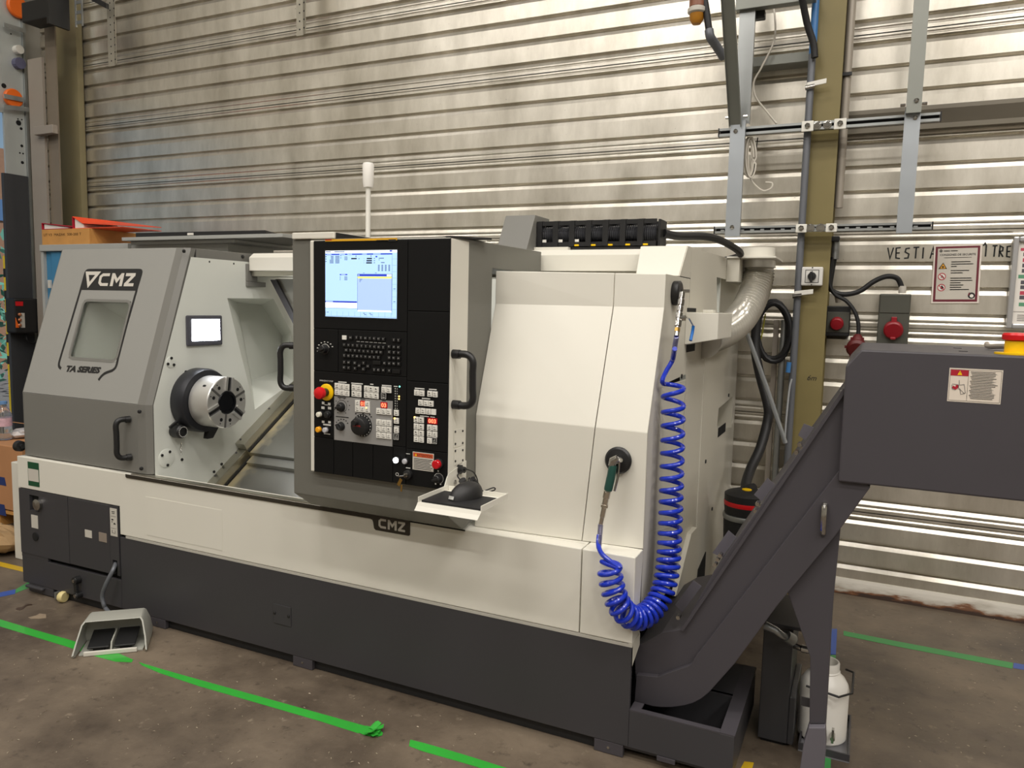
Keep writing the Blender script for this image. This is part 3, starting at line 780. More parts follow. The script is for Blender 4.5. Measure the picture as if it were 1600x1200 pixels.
# window frame with rounded corners, pane and the lined cavity behind
fr = MB(); f0 = slf(.0012); r = .03
cor = []
for cx, cv, a0 in ((wx1 - r, wv1 - r, 0), (wx0 + r, wv1 - r, 90), (wx0 + r, wv0 + r, 180), (wx1 - r, wv0 + r, 270)):
    for k in range(6): t = math.radians(a0 + k * 18); cor.append((cx + r * math.cos(t), cv + r * math.sin(t)))
fr.ribbon(cor, .014, f0, closed=True)
fr.build('window_frame', M_GREY, LA)
g1, g2 = slf(-.008), slf(-.014)
MB().loft([g1(wx0 - .01, wv0 - .01), g1(wx1 + .01, wv0 - .01), g1(wx1 + .01, wv1 + .01), g1(wx0 - .01, wv1 + .01)],
          [g2(wx0 - .01, wv0 - .01), g2(wx1 + .01, wv0 - .01), g2(wx1 + .01, wv1 + .01), g2(wx0 - .01, wv1 + .01)]).build('window_pane', mat('acrylic', 'F2F4F2', .03, trans=1.0, var=0), LA)
cv = MB(); a, b = slf(-.0205), slf(-.26)
A = [a(wx0 - .02, wv0 - .03), a(wx1 + .02, wv0 - .03), a(wx1 + .02, wv1 + .03), a(wx0 - .02, wv1 + .03)]
B = [b(wx0 + .10, wv0 + .02), b(wx1 - .03, wv0 + .02), b(wx1 - .03, wv1 - .06), b(wx0 + .10, wv1 - .06)]
for i in range(4): cv.quad([A[i], A[(i + 1) % 4], B[(i + 1) % 4], B[i]])
cv.quad(B); cv.build('window_recess', M_INNER, LA)
# other faces of the cover
MB().box((HX0, 2.6005, 1.725), (HX1, 3.5, 1.743)).build('headstock_top', M_GREY, LA, bevel=.002)
MB().prism(prof + [(3.5, 1.743), (3.5, .703)], 0, HX0 - .004, HX0 - .0002).build('headstock_end', M_GREY, LA)
o_ = [(p[0] + .012, p[1] + (.0 if i < 2 else -.0)) for i, p in enumerate(prof)]
ch = MB(); E0 = [(HX1 + .0002, *p) for p in prof]; E1 = [(HX1 + .045, p[0] + .004, p[1]) for p in prof]; E2 = [(HX2, p[0] + .022, p[1] - (0 if i < 2 else .0)) for i, p in enumerate(prof)]
E3 = [(HX2, p[0] + .05, p[1]) for p in prof]; E4 = [(HX1 + .0002, p[0] + .05, p[1]) for p in prof]
for R1, R2 in ((E0, E1), (E1, E2), (E2, E3), (E4, E0)):
    for i in range(2): ch.quad([R1[i], R1[i + 1], R2[i + 1], R2[i]])
for R in range(1):
    ch.quad([E0[2], E1[2], E2[2], E3[2], E4[2]]); ch.quad([E0[0], E4[0], E3[0], E2[0], E1[0]])
ch.build('door_post', M_GREY, LA)
ML_TOP = MB().box((HX1 + .0005, 2.652, 1.690), (HX2, 3.03, 1.743)); ML_TOP.build('top_frame', M_GREY, LA, bevel=.002)
MB().box((HX2 - .03, 2.96, 1.60), (HX2 + .02, 3.03, 1.6895)).build('corner_bracket', M_GREY, LA, bevel=.002)
MB().box((HX2 - .03, 2.96, 1.575), (HX2 + .02, 3.09, 1.5995)).build('corner_bracket', M_GREY, LA, bevel=.002)
for x, y in ((287, 392.5), (379, 401), (326, 409), (364, 412), (218, 643), (221, 732)):
    X = HX2 if x > 230 else HX1
    p = at(x, y, 0, X + .0005 + (.0 if x > 230 else .03))
    MB().lathe([(.009, 0), (.009, .004), (.004, .006), (.001, .006)], p, (1, 0, 0) if x > 230 else (0.7, -.7, 0), 10).build('bolt', M_BLACK, LA, smooth=True)
# front handle
def handle(p0, p1, out, r, parent, m=M_BLACK):
    p0, p1, out = Vector(p0), Vector(p1), Vector(out); d = (p1 - p0).normalized()
    pts = [p0, p0 + out * .7, p0 + out + d * .02, p0 + out + d * .06, p1 + out - d * .06, p1 + out - d * .02, p1 + out * .7, p1]
    mb = MB(); mb.tube(smoothpath(pts, 5), r, 12)
    for p in (p0, p1): mb.cyl(p, p + out * .35, r * 1.25, n=12)
    return mb.build('handle', m, parent, smooth=True)
handle(at(203, 655, 1, 2.366), at(205, 714, 1, 2.366), (-.022, -.055, 0), .0125, LA)
kp = at(31, 697, 0, HX0 - .03)
MB().lathe([(.012, 0), (.012, .012), (.026, .014), (.028, .04), (.02, .046), (.001, .046)], (HX0 - .0042, kp.y, kp.z), (-1, 0, 0), 20).build('side_knob', M_BLACK, LA, smooth=True)
# printed artwork on the slope
art = MB(); fp = slf(.0006)
def P2(x, y): return Vector(sl(x, y))
M_PRINT = mat('print_black', '1E1E1F', .35)
TL, TR, BR, BL = P2(133.5, 420), P2(225, 420), P2(214.5, 454.5), P2(124.5, 453)
def rounded(pts, r):
    out = []
    for i, p in enumerate(pts):
        a = (pts[i - 1] - p).normalized(); b = (pts[(i + 1) % len(pts)] - p).normalized()
        rr = r[i]
        for k in range(5):
            t = k / 4; out.append((p + a * rr) * (1 - t) ** 2 + p * 2 * t * (1 - t) + (p + b * rr) * t * t)
    return out
art.quad([fp(*p) for p in rounded([TL, TR, BR, BL], [.03, .03, .001, .001])])
def cat(pts): return [Vector(p).to_2d() for p in smoothpath([(q.x, q.y, 0) for q in pts], 5)]
art.ribbon([P2(126, 453), P2(110, 507), P2(93, 564)] + cat([P2(92.4, 567), P2(92.2, 571), P2(93.5, 574), P2(95.5, 576)]), .014, fp)
art.ribbon([P2(213.5, 454), P2(198, 508), P2(184.5, 560)] + cat([P2(182.6, 569), P2(180, 575), P2(175.5, 579)]) + [P2(167, 582)] + cat([P2(163, 584), P2(158.5, 588), P2(154, 594)]), .014, fp)
art.build('printed_frame', M_PRINT, LA)
lgo = MB(); fp2 = slf(.0011)
a, b = P2(152.5, 447), P2(209, 447.5); c = P2(156.5, 427.5)
ux = (b - a) / 3.18; vy = (P2(157, 427) - a); vy = Vector((vy.x, vy.y))
logo_letters(lgo, lambda u, v: fp2(*(a + ux * u * .98 + vy * v)), .22)
t = [P2(135.5, 426), P2(155.5, 426), P2(138, 447.5)]
ctr = (t[0] + t[1] + t[2]) / 3
lgo.ribbon([p + (ctr - p) * .14 for p in t], .018, fp2, closed=True)
lgo.build('logo', M_LABEL, LA)
ts = MB(); a, b = P2(102, 580), P2(157, 583)
hh = (P2(104, 571.5) - P2(102, 580)).length
put_text(ts, 'TA SERIES', lambda u, v: fp2(*(a + (b - a).normalized() * u + Vector((0, 1)) * v)), 0, 0, width=(b - a).length * .97, height=hh, slant=.25, bold=.06)
ts.build('series_text', M_PRINT, LA)

# inner wall with the spindle ------------------------------------------------------
XW = -2.899
def wyz(x, y): p = at(x, y, 0, XW); return (p.y, p.z)
outer = [(2.388, .55), (2.388, 1.02), (2.615, 1.70), (3.75, 1.70), (3.75, .55)]
hole = [wyz(355, 466), wyz(427, 466.5), wyz(455, 519), wyz(458, 596), wyz(398, 640)]
def plate_with_hole(outer, hole, X, name, m):
    bm = bmesh.new()
    eds = []
    for L in (outer, hole):
        vsx = [bm.verts.new((X, p[0], p[1])) for p in L]
        eds += [bm.edges.new((vsx[i], vsx[(i + 1) % len(vsx)])) for i in range(len(vsx))]
    bmesh.ops.triangle_fill(bm, edges=eds, use_beauty=True)
    mb = MB(); bm.verts.index_update()
    mb.add([v.co.copy() for v in bm.verts], [tuple(v.index for v in f.verts) for f in bm.faces]); bm.free()
    return mb.build(name, m, LA)
plate_with_hole(outer, hole, XW, 'inner_wall', M_INNER)
pk = MB(); n = len(hole)
cy = sum(p[0] for p in hole) / n; cz = sum(p[1] for p in hole) / n
H0 = [(XW, *p) for p in hole]
low = [(3.10, 1.49), (3.28, 1.48), (3.45, 1.30), (3.42, 1.10), (3.20, 1.06)]
H1 = [(XW - .20, *p) for p in low]
for i in range(n): pk.quad([H0[i], H0[(i + 1) % n], H1[(i + 1) % n], H1[i]])
pk.quad(H1); pk.build('wall_pocket', M_INNER, LA)
# work lamp
la, lb = at(289, 492.7, 0, XW), at(345, 538.5, 0, XW)
MB().box((XW + .0003, la.y, lb.z), (XW + .014, lb.y, la.z)).build('lamp_bezel', mat('bezel_grey', '4A4A52', .5), LA, bevel=.006)
M_LAMP = mat('lamp_glow', 'F4F8FF', emit=22.0)
d_ = .024
MB().box((XW + .0141, la.y + d_ * 1.1, lb.z + d_), (XW + .0155, lb.y - d_ * .8, la.z - d_ * .8)).build('lamp_lens', M_LAMP, LA)
# spindle nose, chuck
CY, CZ = at(306, 625, 0, XW).y, at(306, 625, 0, XW).z
AX = Vector((1, 0, 0))
cface = at(355, 628, 1, CY)
XF = cface.x; CZ = (CZ + cface.z) / 2
ring = MB().lathe([(.10, .0003), (.150, .0003), (.153, .006), (.153, .062), (.146, .078), (.118, .082), (.10, .082)], (XW, CY, CZ), AX, 48)
ring.build('spindle_nose', mat('nose_black', '2A2B30', .42, .3), LA, smooth=True)
RC = .121
chk = MB().lathe([(.045, .0822), (RC - .004, .0822), (RC, .086), (RC, XF - XW - .004), (RC - .004, XF - XW), (.045, XF - XW), (.045, .0822)], (XW, CY, CZ), AX, 64)
chk.build('chuck', M_STEEL, LA, smooth=True)
M_GROOVE = mat('slot_grey', '77777A', .4, .9)  # mid-grey metal of the jaw slots and the wall strip bolts
MB().lathe([(.040, .12), (.040, XF - XW + .004), (.052, XF - XW + .004), (.056, XF - XW + .0005), (.050, XF - XW + .0003)], (XW, CY, CZ), AX, 32).build('chuck_bore', mat('bore_black', '111319', .3, .5), LA, smooth=True)
MB().cyl((XF - .02, CY, CZ), (XF - .018, CY, CZ), .0398, n=24).build('chuck_bore', M_VOID, LA)
def radial(ang): t = math.radians(ang); return Vector((0, math.cos(t), math.sin(t))), Vector((0, -math.sin(t), math.cos(t)))
C0 = Vector((XF, CY, CZ))
for ang in (82, 202, 322):
    rd, tg = radial(ang)
    sl_ = MB().obox(C0 + rd * .088 + AX * .0006, (.0005, 0, 0), rd * .031, tg * .0115)
    sl_.build('jaw_slot', M_GROOVE, LA)
    for s in (-1, 1):
        MB().obox(C0 + rd * .087 + tg * s * .0185 + AX * .0040, (.0039, 0, 0), rd * .032, tg * .0065).build('jaw_rail', M_STEEL, LA, bevel=.001)
    MB().obox(C0 + rd * .086 + AX * .0017, (.0005, 0, 0), rd * .03, tg * .0055).build('jaw_slot', mat('slot_dark', '2A2A2B', .4, .6), LA)
for ang in (22, 142, 262):
    rd, tg = radial(ang)
    MB().obox(C0 + rd * .087 + AX * .0006, (.0005, 0, 0), rd * .032, tg * .0055).build('dividing_groove', mat('groove_grey', '8A8988', .35, .9), LA)
    for s in (-1, 1):
        p = C0 + rd * .082 + tg * s * .027
        MB().lathe([(.0085, .0002), (.0085, .0012), (.006, .0012), (.001, .0008)], p, AX, 14).build('chuck_bolt', M_VOID, LA)
        MB().lathe([(.003, .0002), (.003, .0008), (.001, .0008)], C0 + rd * .100 + tg * s * .031, AX, 8).build('chuck_bolt', M_VOID, LA)
for (u, z) in ((.03, .055), (.045, .055)):
    MB().lathe([(.006, 0), (.006, .0012), (.001, .0012)], (XF - .03 - u * .5, CY - .088, CZ + .083), (0, -.73, .68), 10).build('chuck_bolt', M_VOID, LA)
# bracket below the nose, coolant nozzle, covers
p = at(331, 678, 0, XW + .06)
MB().prism([(p.y - .03, p.z + .03), (p.y + .035, p.z + .035), (p.y - .005, p.z - .018), (p.y - .04, p.z - .018)], 0, XW + .045, XW + .075).build('nose_bracket', M_BLACK, LA, bevel=.002)
p = at(272, 673, 0, XW)
nz = MB().lathe([(.030, .0003), (.032, .01), (.032, .05), (.026, .058), (.020, .060), (.020, .055), (.001, .055)], (XW, p.y, p.z), AX, 28)
nz.build('coolant_nozzle', M_BLACK, LA, smooth=True)
nt_ = MB()
for k in range(18):
    rd, tg = radial(k * 20); nt_.obox(Vector((XW + .0603, p.y, p.z)) + rd * .0232, AX * .0004, rd * .0016, tg * .0022)
nt_.build('nozzle_scale', M_MARK, LA)['kind'] = 'stuff'
MB().obox((XW + .03, p.y - .028, p.z + .035), (.006, 0, 0), (0, .022, .012), (0, -.003, .006)).build('nozzle_lever', M_BLACK, LA, bevel=.002)
for (x, y, rr, angs) in ((260, 716, .044, (60, 120 + 25, 275)), (266.5, 566, .026, (85, 200, 320))):
    q = at(x, y, 0, XW)
    MB().lathe([(rr, .0003), (rr, .002), (rr - .003, .003), (.001, .003)], (XW, q.y, q.z), AX, 32).build('round_cover', M_INNER, LA, smooth=True)
    for a_ in angs:
        rd, tg = radial(a_)
        MB().lathe([(.0065, 0), (.0065, .004), (.001, .004)], Vector((XW + .003, q.y, q.z)) + rd * rr * .74, AX, 10).build('bolt', M_BLACK, LA)
for x, y in ((290, 581), (276, 656), (284, 718), (346, 725), (334, 737)):
    q = at(x, y, 0, XW)
    MB().lathe([(.007, .0003), (.007, .004), (.001, .004)], q, AX, 10).build('bolt', M_BLACK, LA)
# chain below nozzle
q = at(283, 693, 0, XW + .02); cn = MB()
for k in range(5): cn.tube([(XW + .02 + .004 * math.sin(t), q.y + .003 * math.cos(t) * (1 if k % 2 else .3), q.z - k * .011 + .007 * math.sin(t + k)) for t in [2 * PI * i / 8 for i in range(9)]], .0012, 5)
cn.build('chain', M_CHROME, LA)

# slanted bed covers ------------------------------------------------------------------
bed_d = Vector((0, 3.309 - 2.737, .998 - .622)).normalized(); bed_n = Vector((0, -bed_d.z, bed_d.y)); bed_p = Vector((XW, 2.737, .622))
def bed(x, s, h=0.0): return Vector((x, bed_p.y, bed_p.z)) + bed_d * s + bed_n * h
def bedslab(x0, x1, s0, s1, h0, h1, name, m, bev=.001):
    return MB().loft([bed(x0, s0, h0), bed(x1, s0, h0), bed(x1, s1, h0), bed(x0, s1, h0)],
                     [bed(x0, s0, h1), bed(x1, s0, h1), bed(x1, s1, h1), bed(x0, s1, h1)]).build(name, m, LA, bevel=bev)
def bedcover_mat():
    m = bpy.data.materials.new('way_cover_steel'); m.use_nodes = True
    n = m.node_tree.nodes; L = m.node_tree.links; b = n['Principled BSDF']
    tc = n.new('ShaderNodeTexCoord'); sp = n.new('ShaderNodeSeparateXYZ'); nz = n.new('ShaderNodeTexNoise'); nz.inputs['Scale'].default_value = 16; nz.inputs['Detail'].default_value = 6
    L.new(tc.outputs['Object'], sp.inputs[0]); L.new(tc.outputs['Object'], nz.inputs['Vector'])
    # oily yellow film along the left margin of the covers
    ad = n.new('ShaderNodeMath'); ad.operation = 'MULTIPLY_ADD'; ad.inputs[1].default_value = .16
    L.new(nz.outputs[0], ad.inputs[0]); L.new(sp.outputs[0], ad.inputs[2])
    mr = n.new('ShaderNodeMapRange'); x0 = XW - (-2.2)
    mr.inputs[1].default_value = x0 + .15; mr.inputs[2].default_value = x0 + .22; mr.inputs[3].default_value = 1; mr.inputs[4].default_value = 0
    L.new(ad.outputs[0], mr.inputs[0])
    mx = n.new('ShaderNodeMix'); mx.data_type = 'RGBA'; mx.inputs[6].default_value = (*srgb('A6A6A2'), 1); mx.inputs[7].default_value = (*srgb('BDB28E'), 1)
    L.new(mr.outputs[0], mx.inputs[0]); L.new(mx.outputs[2], b.inputs['Base Color'])
    m2 = n.new('ShaderNodeMapRange'); m2.inputs[3].default_value = .9; m2.inputs[4].default_value = .15; L.new(mr.outputs[0], m2.inputs[0]); L.new(m2.outputs[0], b.inputs['Metallic'])
    b.inputs['Roughness'].default_value = .38
    return m
M_BED = bedcover_mat()
XBR = -.85
s_mid = (Vector((0, *wyz(366, 690))) - Vector((0, bed_p.y, bed_p.z))).dot(bed_d)
bedslab(XW + .001, XBR, -.40, s_mid + .02, -.060, -.045, 'way_cover', M_BED)
bedslab(XW + .001, XBR, s_mid, 1.0, -.0449, -.005, 'way_cover', M_BED, .002)
bedslab(XW + .08, XBR, s_mid - .055, s_mid - .0005, -.0449, -.022, 'way_cover', M_BED, .002)
# stainless strips along the inner wall
bedslab(XW + .0006, XW + .055, -.40, s_mid - .002, -.0445, .012, 'wall_strip', M_STAIN)
bedslab(XW + .0006, XW + .060, s_mid - .001, 1.0, -.0045, .050, 'wall_strip', M_STAIN)
bedslab(XW + .0556, XW + .064, -.40, s_mid - .002, -.0445, -.036, 'wiper', M_RUBBER, 0)
bedslab(XW + .0606, XW + .07, s_mid, 1.0, -.0045, .004, 'wiper', M_RUBBER, 0)
for s in (s_mid + .03, s_mid + .28, s_mid + .55, s_mid - .03, s_mid - .2):
    h = .0502 if s > s_mid else .0122
    MB().lathe([(.006, 0), (.006, .003), (.001, .003)], bed(XW + .012, s, h), bed_n, 10).build('bolt', M_GROOVE, LA)
# front pan between sill and bed, and dark back of the work area
MB().prism([(Y0 + .0605, .69), (2.52, .60), (2.52, .58), (Y0 + .0605, .66)], 0, XW, XBR).build('chip_pan', M_STAIN, LA)
MB().box((XW, 3.76, .6), (XR - .02, 3.78, 1.70)).build('rear_wall', M_INNER, LA)
# slanted inner cover seen under the roof rail
YI = 3.06
e_ = [at(x, y, 1, YI) for x, y in ((422, 437), (431, 437), (470, 512), (461, 512))]
MB().prism([(p.x, p.z) for p in e_], 1, YI, YI + .012).build('slide_edge', M_DARK, LA)
e_ = [at(x, y, 1, YI + .02) for x, y in ((430, 436), (500, 436), (500, 570), (468, 510))]
MB().prism([(p.x, p.z) for p in e_], 1, YI + .02, YI + .03).build('inner_cover', mat('inner_cover_grey', '8C8C84', .4), LA)
# roof rail running the whole length
RY = 2.97
MB().prism([(RY, 1.655), (RY, 1.722), (RY + .03, 1.745), (RY + .2, 1.745), (RY + .2, 1.655)], 0, HX2 + .021, -.78).build('roof_rail', M_WHITE, LA, bevel=.002)
MB().box((HX2 + .021, RY + .015, 1.628), (-.78, RY + .19, 1.6548)).build('rail_guide', M_STAIN, LA, bevel=.001)
MB().box((-1.0, RY + .03, 1.58), (-.66, RY + .2, 1.6278)).build('rail_guide', M_GREY, LA)
# ------------------------------------------------------------------ sliding door and control unit
YF = 2.183                          # front of the control unit
DX0, DX1 = at(457.5, 500, 1, 2.20).x, -1.253
ZD0 = at(458, 770, 1, 2.20).z; ZD1 = 1.728
MB().prism([(2.20, ZD0), (2.20, ZD1), (2.955, ZD1 + .006), (2.955, 1.64), (2.50, 1.64), (2.50, .80), (2.335, .712), (2.30, .712)], 0, DX0, DX1).build('sliding_door', mat('door_grey', '6C6B64', .42, var=.03, scale=3), LA, bevel=.003)
UX0, UX1 = at(484.5, 500, 1, YF).x, -1.2505
UZ0, UZ1 = .8785, 1.722
MB().box((UX0, YF, UZ0), (UX1, 2.315, UZ1)).build('control_unit', M_WHITE, LA, bevel=.004)
CU = bpy.data.objects['control_unit']
PX0 = at(492, 500, 1, YF).x; PX1 = at(703.3, 500, 1, YF).x
def pu(x, y, off=0.0): p = at(x, y, 1, YF); return Vector((p.x, YF - off, p.z))
MB().box((PX0, YF - .004, .880), (PX1, YF - .0002, UZ1 - .002)).build('panel_back', M_VOID, CU)
def ppx(x): return pu(x, 560).x
zs1 = pu(560, 515.5).z; zs2 = pu(560, 583.5).z; zs3 = pu(560, 689.5).z; zbt = .880; ztp = UZ1 - .004
zr1 = pu(670, 486.5).z; zr2 = pu(670, 597).z; zr3 = pu(670, 703.5).z
xm = ppx(637.8); g = .0012
PT = .008
def pp(x0, x1, z0, z1, name='panel_plate', m=M_PANEL):
    return MB().box((x0 + g, YF - PT, z0 + g), (x1 - g, YF - .0042, z1 - g)).build(name, m, CU, bevel=.0012)
pp(PX0, xm, zs1, ztp); pp(xm, PX1, zr1, ztp); pp(xm, PX1, zr2, zr1)
xk = ppx(530.5); pp(PX0, xk, zs2, zs1); pp(xk, xm, zs2, zs1)
pp(PX0, xm, zs3, zs2); pp(xm, PX1, zr3, zr2)
xe_ = [PX0, ppx(523.5), ppx(553.5), ppx(585.5), ppx(617), PX1]
for i in range(4): pp(xe_[i], xe_[i + 1], zbt, zs3)
pp(xe_[4], xm, zbt, zs3); pp(xm, PX1, zbt, zr3)
YP2 = PT + .0002                     # offset of things standing on the plates
def sc(x, y):
    a = pu(x, y); return (pu(x + 1, y).x - a.x), (a.z - pu(x, y + 1).z)
def prect(x, y, wpx, hpx, y0, y1, name, m, bev=0.0, mb=None, mi=0):
    c = pu(x, y); sx, sz = sc(x, y)
    q = mb or MB()
    q.box((c.x - wpx * sx / 2, YF - y1, c.z - hpx * sz / 2), (c.x + wpx * sx / 2, YF - y0, c.z + hpx * sz / 2), mi)
    return None if mb else q.build(name, m, CU, bevel=bev)
# yellow maker strip on top edge
prect(565.5, 375, 112, 3.4, YP2, YP2 + .002, 'name_strip', mat('strip_yellow', 'E0A81E', .5))
sm = MB(); prect(516, 375.2, 10, 2, YP2 + .0021, YP2 + .0025, '', None, mb=sm); prect(600, 376, 18, 1.2, YP2 + .0021, YP2 + .0025, '', None, mb=sm, mi=1); prect(615.5, 376, 12, 3.2, YP2 + .0021, YP2 + .0025, '', None, mb=sm, mi=1)
sm.build('strip_marks', [mat('strip_red', 'B23A20', .5), M_INK], CU)
# screen
M_SCR = mat('screen_blue', 'A4C8F4', emit=.82, var=0)
a, b = pu(511.2, 392.5), pu(622.2, 497)
sx0_, sx1_, sz0_, sz1_ = a.x, b.x, (pu(511, 494).z + pu(622, 498).z) / 2, (pu(511, 392).z + pu(622, 390).z) / 2 - .001
MB().box((sx0_ - .004, YF - YP2 - .0012, sz0_ - .004), (sx1_ + .004, YF - YP2, sz1_ + .004)).build('screen_frame', M_BLACK, CU)
MB().box((sx0_, YF - YP2 - .002, sz0_), (sx1_, YF - YP2 - .0013, sz1_)).build('screen', M_SCR, CU)
SW, SH = sx1_ - sx0_, sz1_ - sz0_
cols = [mat('ui_white', 'E8F6FF', emit=.95), mat('ui_blue', '2438C0', emit=.6), mat('ui_navy', '20283C', emit=.25), mat('ui_violet', '9DB6E8', emit=.80), mat('ui_yellow', 'F4EE70', emit=.9), mat('ui_grey', '566C98', emit=.5)]
ui = MB()
def ur(u0, v0, u1, v1, mi):
    """rectangle on the screen, u across and v down in 1/1000"""
    e = .0021 + .00012 * len(ui.f)/60
    p = [(u0, v0), (u1, v0), (u1, v1), (u0, v1)]
    ui.quad([(sx0_ + SW * u / 1000, YF - YP2 - e, sz1_ - SH * v / 1000) for u, v in p], mi)
ur(0, 0, 1000, 38, 0)
ur(5, 10, 80, 24, 5); ur(130, 10, 280, 24, 5); ur(900, 4, 935, 24, 1)
for u0, u1 in ((5, 205), (215, 320), (330, 525), (530, 680), (685, 935)): ur(u0, 48, u1, 66, 1)
for u0, u1 in ((20, 90), (215, 285), (330, 385), (535, 590), (680, 780)): ur(u0, 51, u1, 63, 3)
ur(935, 48, 938, 945, 5)
for r_ in range(6):
    for u0, u1 in ((80 - 4 * (r_ > 2) * 4, 120), (145, 205)): ur(u0, 78 + r_ * 20, u1, 90 + r_ * 20, 5)
for r_ in range(3): ur(5, 84 + r_ * 36, 18, 96 + r_ * 36, 2)
for r_ in range(3): ur(275, 92 + r_ * 20, 320, 102 + r_ * 20, 5)
for r_ in range(2): ur(215, 75 + r_ * 30, 235, 84 + r_ * 30, 5)
ur(372, 112, 450, 132, 2); ur(435, 75, 443, 100, 2); ur(475, 118, 490, 128, 5); ur(645, 75, 653, 100, 2)
for k in range(3): ur(590 - 4 * k, 112 + 32 * k, 662, 132 + 32 * k, 2); ur(550, 116 + 32 * k, 556, 126 + 32 * k, 5); ur(685, 116 + 32 * k, 705, 126 + 32 * k, 5)
ur(710, 85, 735, 105, 1); ur(755, 112, 825, 124, 5); ur(755, 136, 765, 148, 5); ur(785, 176, 835, 188, 5)
for r_ in range(6):
    for c_ in range(4): ur(745 + c_ * 47, 215 + r_ * 16, 768 + c_ * 47, 226 + r_ * 16, 5)
ur(210, 352, 318, 370, 1); ur(230, 355, 290, 367, 3)
for r_ in range(3): ur(210, 392 + r_ * 20, 222, 402 + r_ * 20, 5); ur(275, 392 + r_ * 20, 320, 402 + r_ * 20, 5)
ur(540, 332, 560, 340, 5); ur(705, 330, 730, 338, 5)
ur(460, 348, 935, 900, 5); ur(464, 352, 931, 896, 3)
ur(464, 354, 931, 384, 1); ur(866, 356, 931, 380, 0); ur(470, 360, 490, 376, 3); ur(464, 388, 931, 416, 4)
for k in range(3): ur(490, 424 + k * 18, 530 - 12 * k, 433 + k * 18, 5)
ur(464, 888, 931, 910, 0)
ur(0, 760, 455, 784, 1); ur(8, 764, 110, 780, 3); ur(2, 784, 455, 868, 0); ur(4, 790, 452, 864, 0); ur(0, 866, 460, 870, 5)
for k in range(12): ur(2 + 84 * k, 915, 4 + 84 * k, 985, 5)
ur(0, 985, 1000, 988, 5)
for k in range(9): ur(940, 130 + 92 * k, 998, 132 + 92 * k, 5)
for u0, v0 in ((20, 930), (540, 930), (555, 950), (625, 930), (640, 950), (955, 560), (955, 748)): ur(u0, v0, u0 + 30, v0 + 9, 5)
ui.build('screen_graphics', cols, CU)['kind'] = 'stuff'
# encoder knob left of the keyboard
def knob(x, y, rpx, hh, name='knob', m=M_BLACK, stem=0.0, point=None, base=True):
    c = pu(x, y, YP2); sx, sz = sc(x, y); r = rpx * sz
    pr_ = ([(r * 1.25, 0), (r * 1.25, .002), (r, .003)] if base else [(r, 0)]) + [(r * .95, hh * .9), (r * .8, hh), (.0005, hh)]
    o = MB().lathe(pr_, c, (0, -1, 0), 26).build(name, m, CU, smooth=True)
    if point:
        t = math.radians(point); d = Vector((math.cos(t), 0, math.sin(t)))
        MB().obox(c + Vector((0, -hh - .0012, 0)), d * r * .9, Vector((0, .006, 0)), Vector((-d.z, 0, d.x)) * r * .28).build(name + '_grip', m, CU, bevel=.001)
    return c, r
LEG = MB()                           # printed legends of the whole unit
def leg(x, y, wpx, hpx, mi=0, off=0.0):
    c = pu(x, y); sx, sz = sc(x, y); yy = YF - YP2 - .0004 - off
    LEG.quad([(c.x + i * wpx * sx / 2, yy, c.z + j * hpx * sz / 2) for i, j in ((-1, -1), (1, -1), (1, 1), (-1, 1))], mi)
def arc(x, y, rpx, a0, a1, wpx, mi=0, n=18, off=0.0):
    c = pu(x, y); sx, sz = sc(x, y); yy = YF - YP2 - .0004 - off
    pts = [(c.x + rpx * sz * math.cos(math.radians(a0 + (a1 - a0) * k / n)), c.z + rpx * sz * math.sin(math.radians(a0 + (a1 - a0) * k / n))) for k in range(n + 1)]
    LEG.ribbon(pts, wpx * sz, lambda u, v: (u, yy, v), mi)
knob(510.5, 545.5, 6.2, .022, point=200)
arc(510.5, 545.5, 8, 20, 70, 1.0); arc(510.5, 545.5, 8, 75, 105, 1.3); arc(510.5, 545.5, 8, 110, 200, .8)
for a_ in range(20, 220, 25):
    leg(510.5 + 12 * math.cos(math.radians(a_)), 545.5 - 11.5 * math.sin(math.radians(a_)), 2.2, 1.3)
# keyboard (crop 8.89x of 480,500): key centres
def kq(u, v): return 480 + u / 8.889, 500 + v / 8.889
KEYS = []
def krow(u0, v0, n, du, dv): return [(u0 + du * i, v0 + dv * i) for i in range(n)]
KEYS += krow(715, 245, 7, 61.5, 3.6) + [(632, 245), (1232, 278), (1295, 282)]
KEYS += krow(545, 345, 10, 60, 4) + krow(1168, 372, 3, 64, 4)
KEYS += krow(573, 418, 9, 60, 4) + krow(1170, 447, 3, 63, 4)
KEYS += krow(545, 492, 9, 59, 3.6) + krow(1168, 523, 3, 64, 5)
KEYS += [(545, 585), (605, 589), (693, 597), (812, 597), (752, 632), (872, 640), (812, 682), (545, 660), (605, 664), (693, 672)]
KEYS += [(1105, 600), (1168, 603), (1232, 606), (1298, 610), (960, 690), (1020, 694), (1085, 697), (1168, 703)]
random.seed(3)
for i, (u, v) in enumerate(KEYS):
    x, y = kq(u, v)
    prect(x, y, 5.6, 5.6, YP2, YP2 + .005, 'key', M_KEYB, .0008)
    for (dx, dy, w_, h_) in random.choice([[(-1, -.6, .7, 2.2), (.4, -1.4, 1.8, .5), (.4, .2, 1.6, .5)], [(0, -1.5, 2, .5), (0, 0, .6, 2.6)], [(-.8, -.4, .6, 2.4), (.9, -.4, .6, 2.4), (0, -.4, 1.6, .5)], [(0, -1.2, 2.2, .6), (0, .2, 1.6, .5)]]):
        leg(x + dx, y + dy, w_, h_, 1, .0052)
for (u, v, w_) in ((995, 590, 12), (1262, 712, 12.5)):
    x, y = kq(u, v); prect(x, y, w_, 6, YP2, YP2 + .005, 'key', M_KEYB, .0008)
x, y = kq(542, 243); prect(x, y, 6.2, 6.6, YP2, YP2 + .005, 'key', M_KEY, .0008)
for k in range(7): leg(*kq(728 + 60 * k, 297 + 3.8 * k), 5, 1.3, 1)
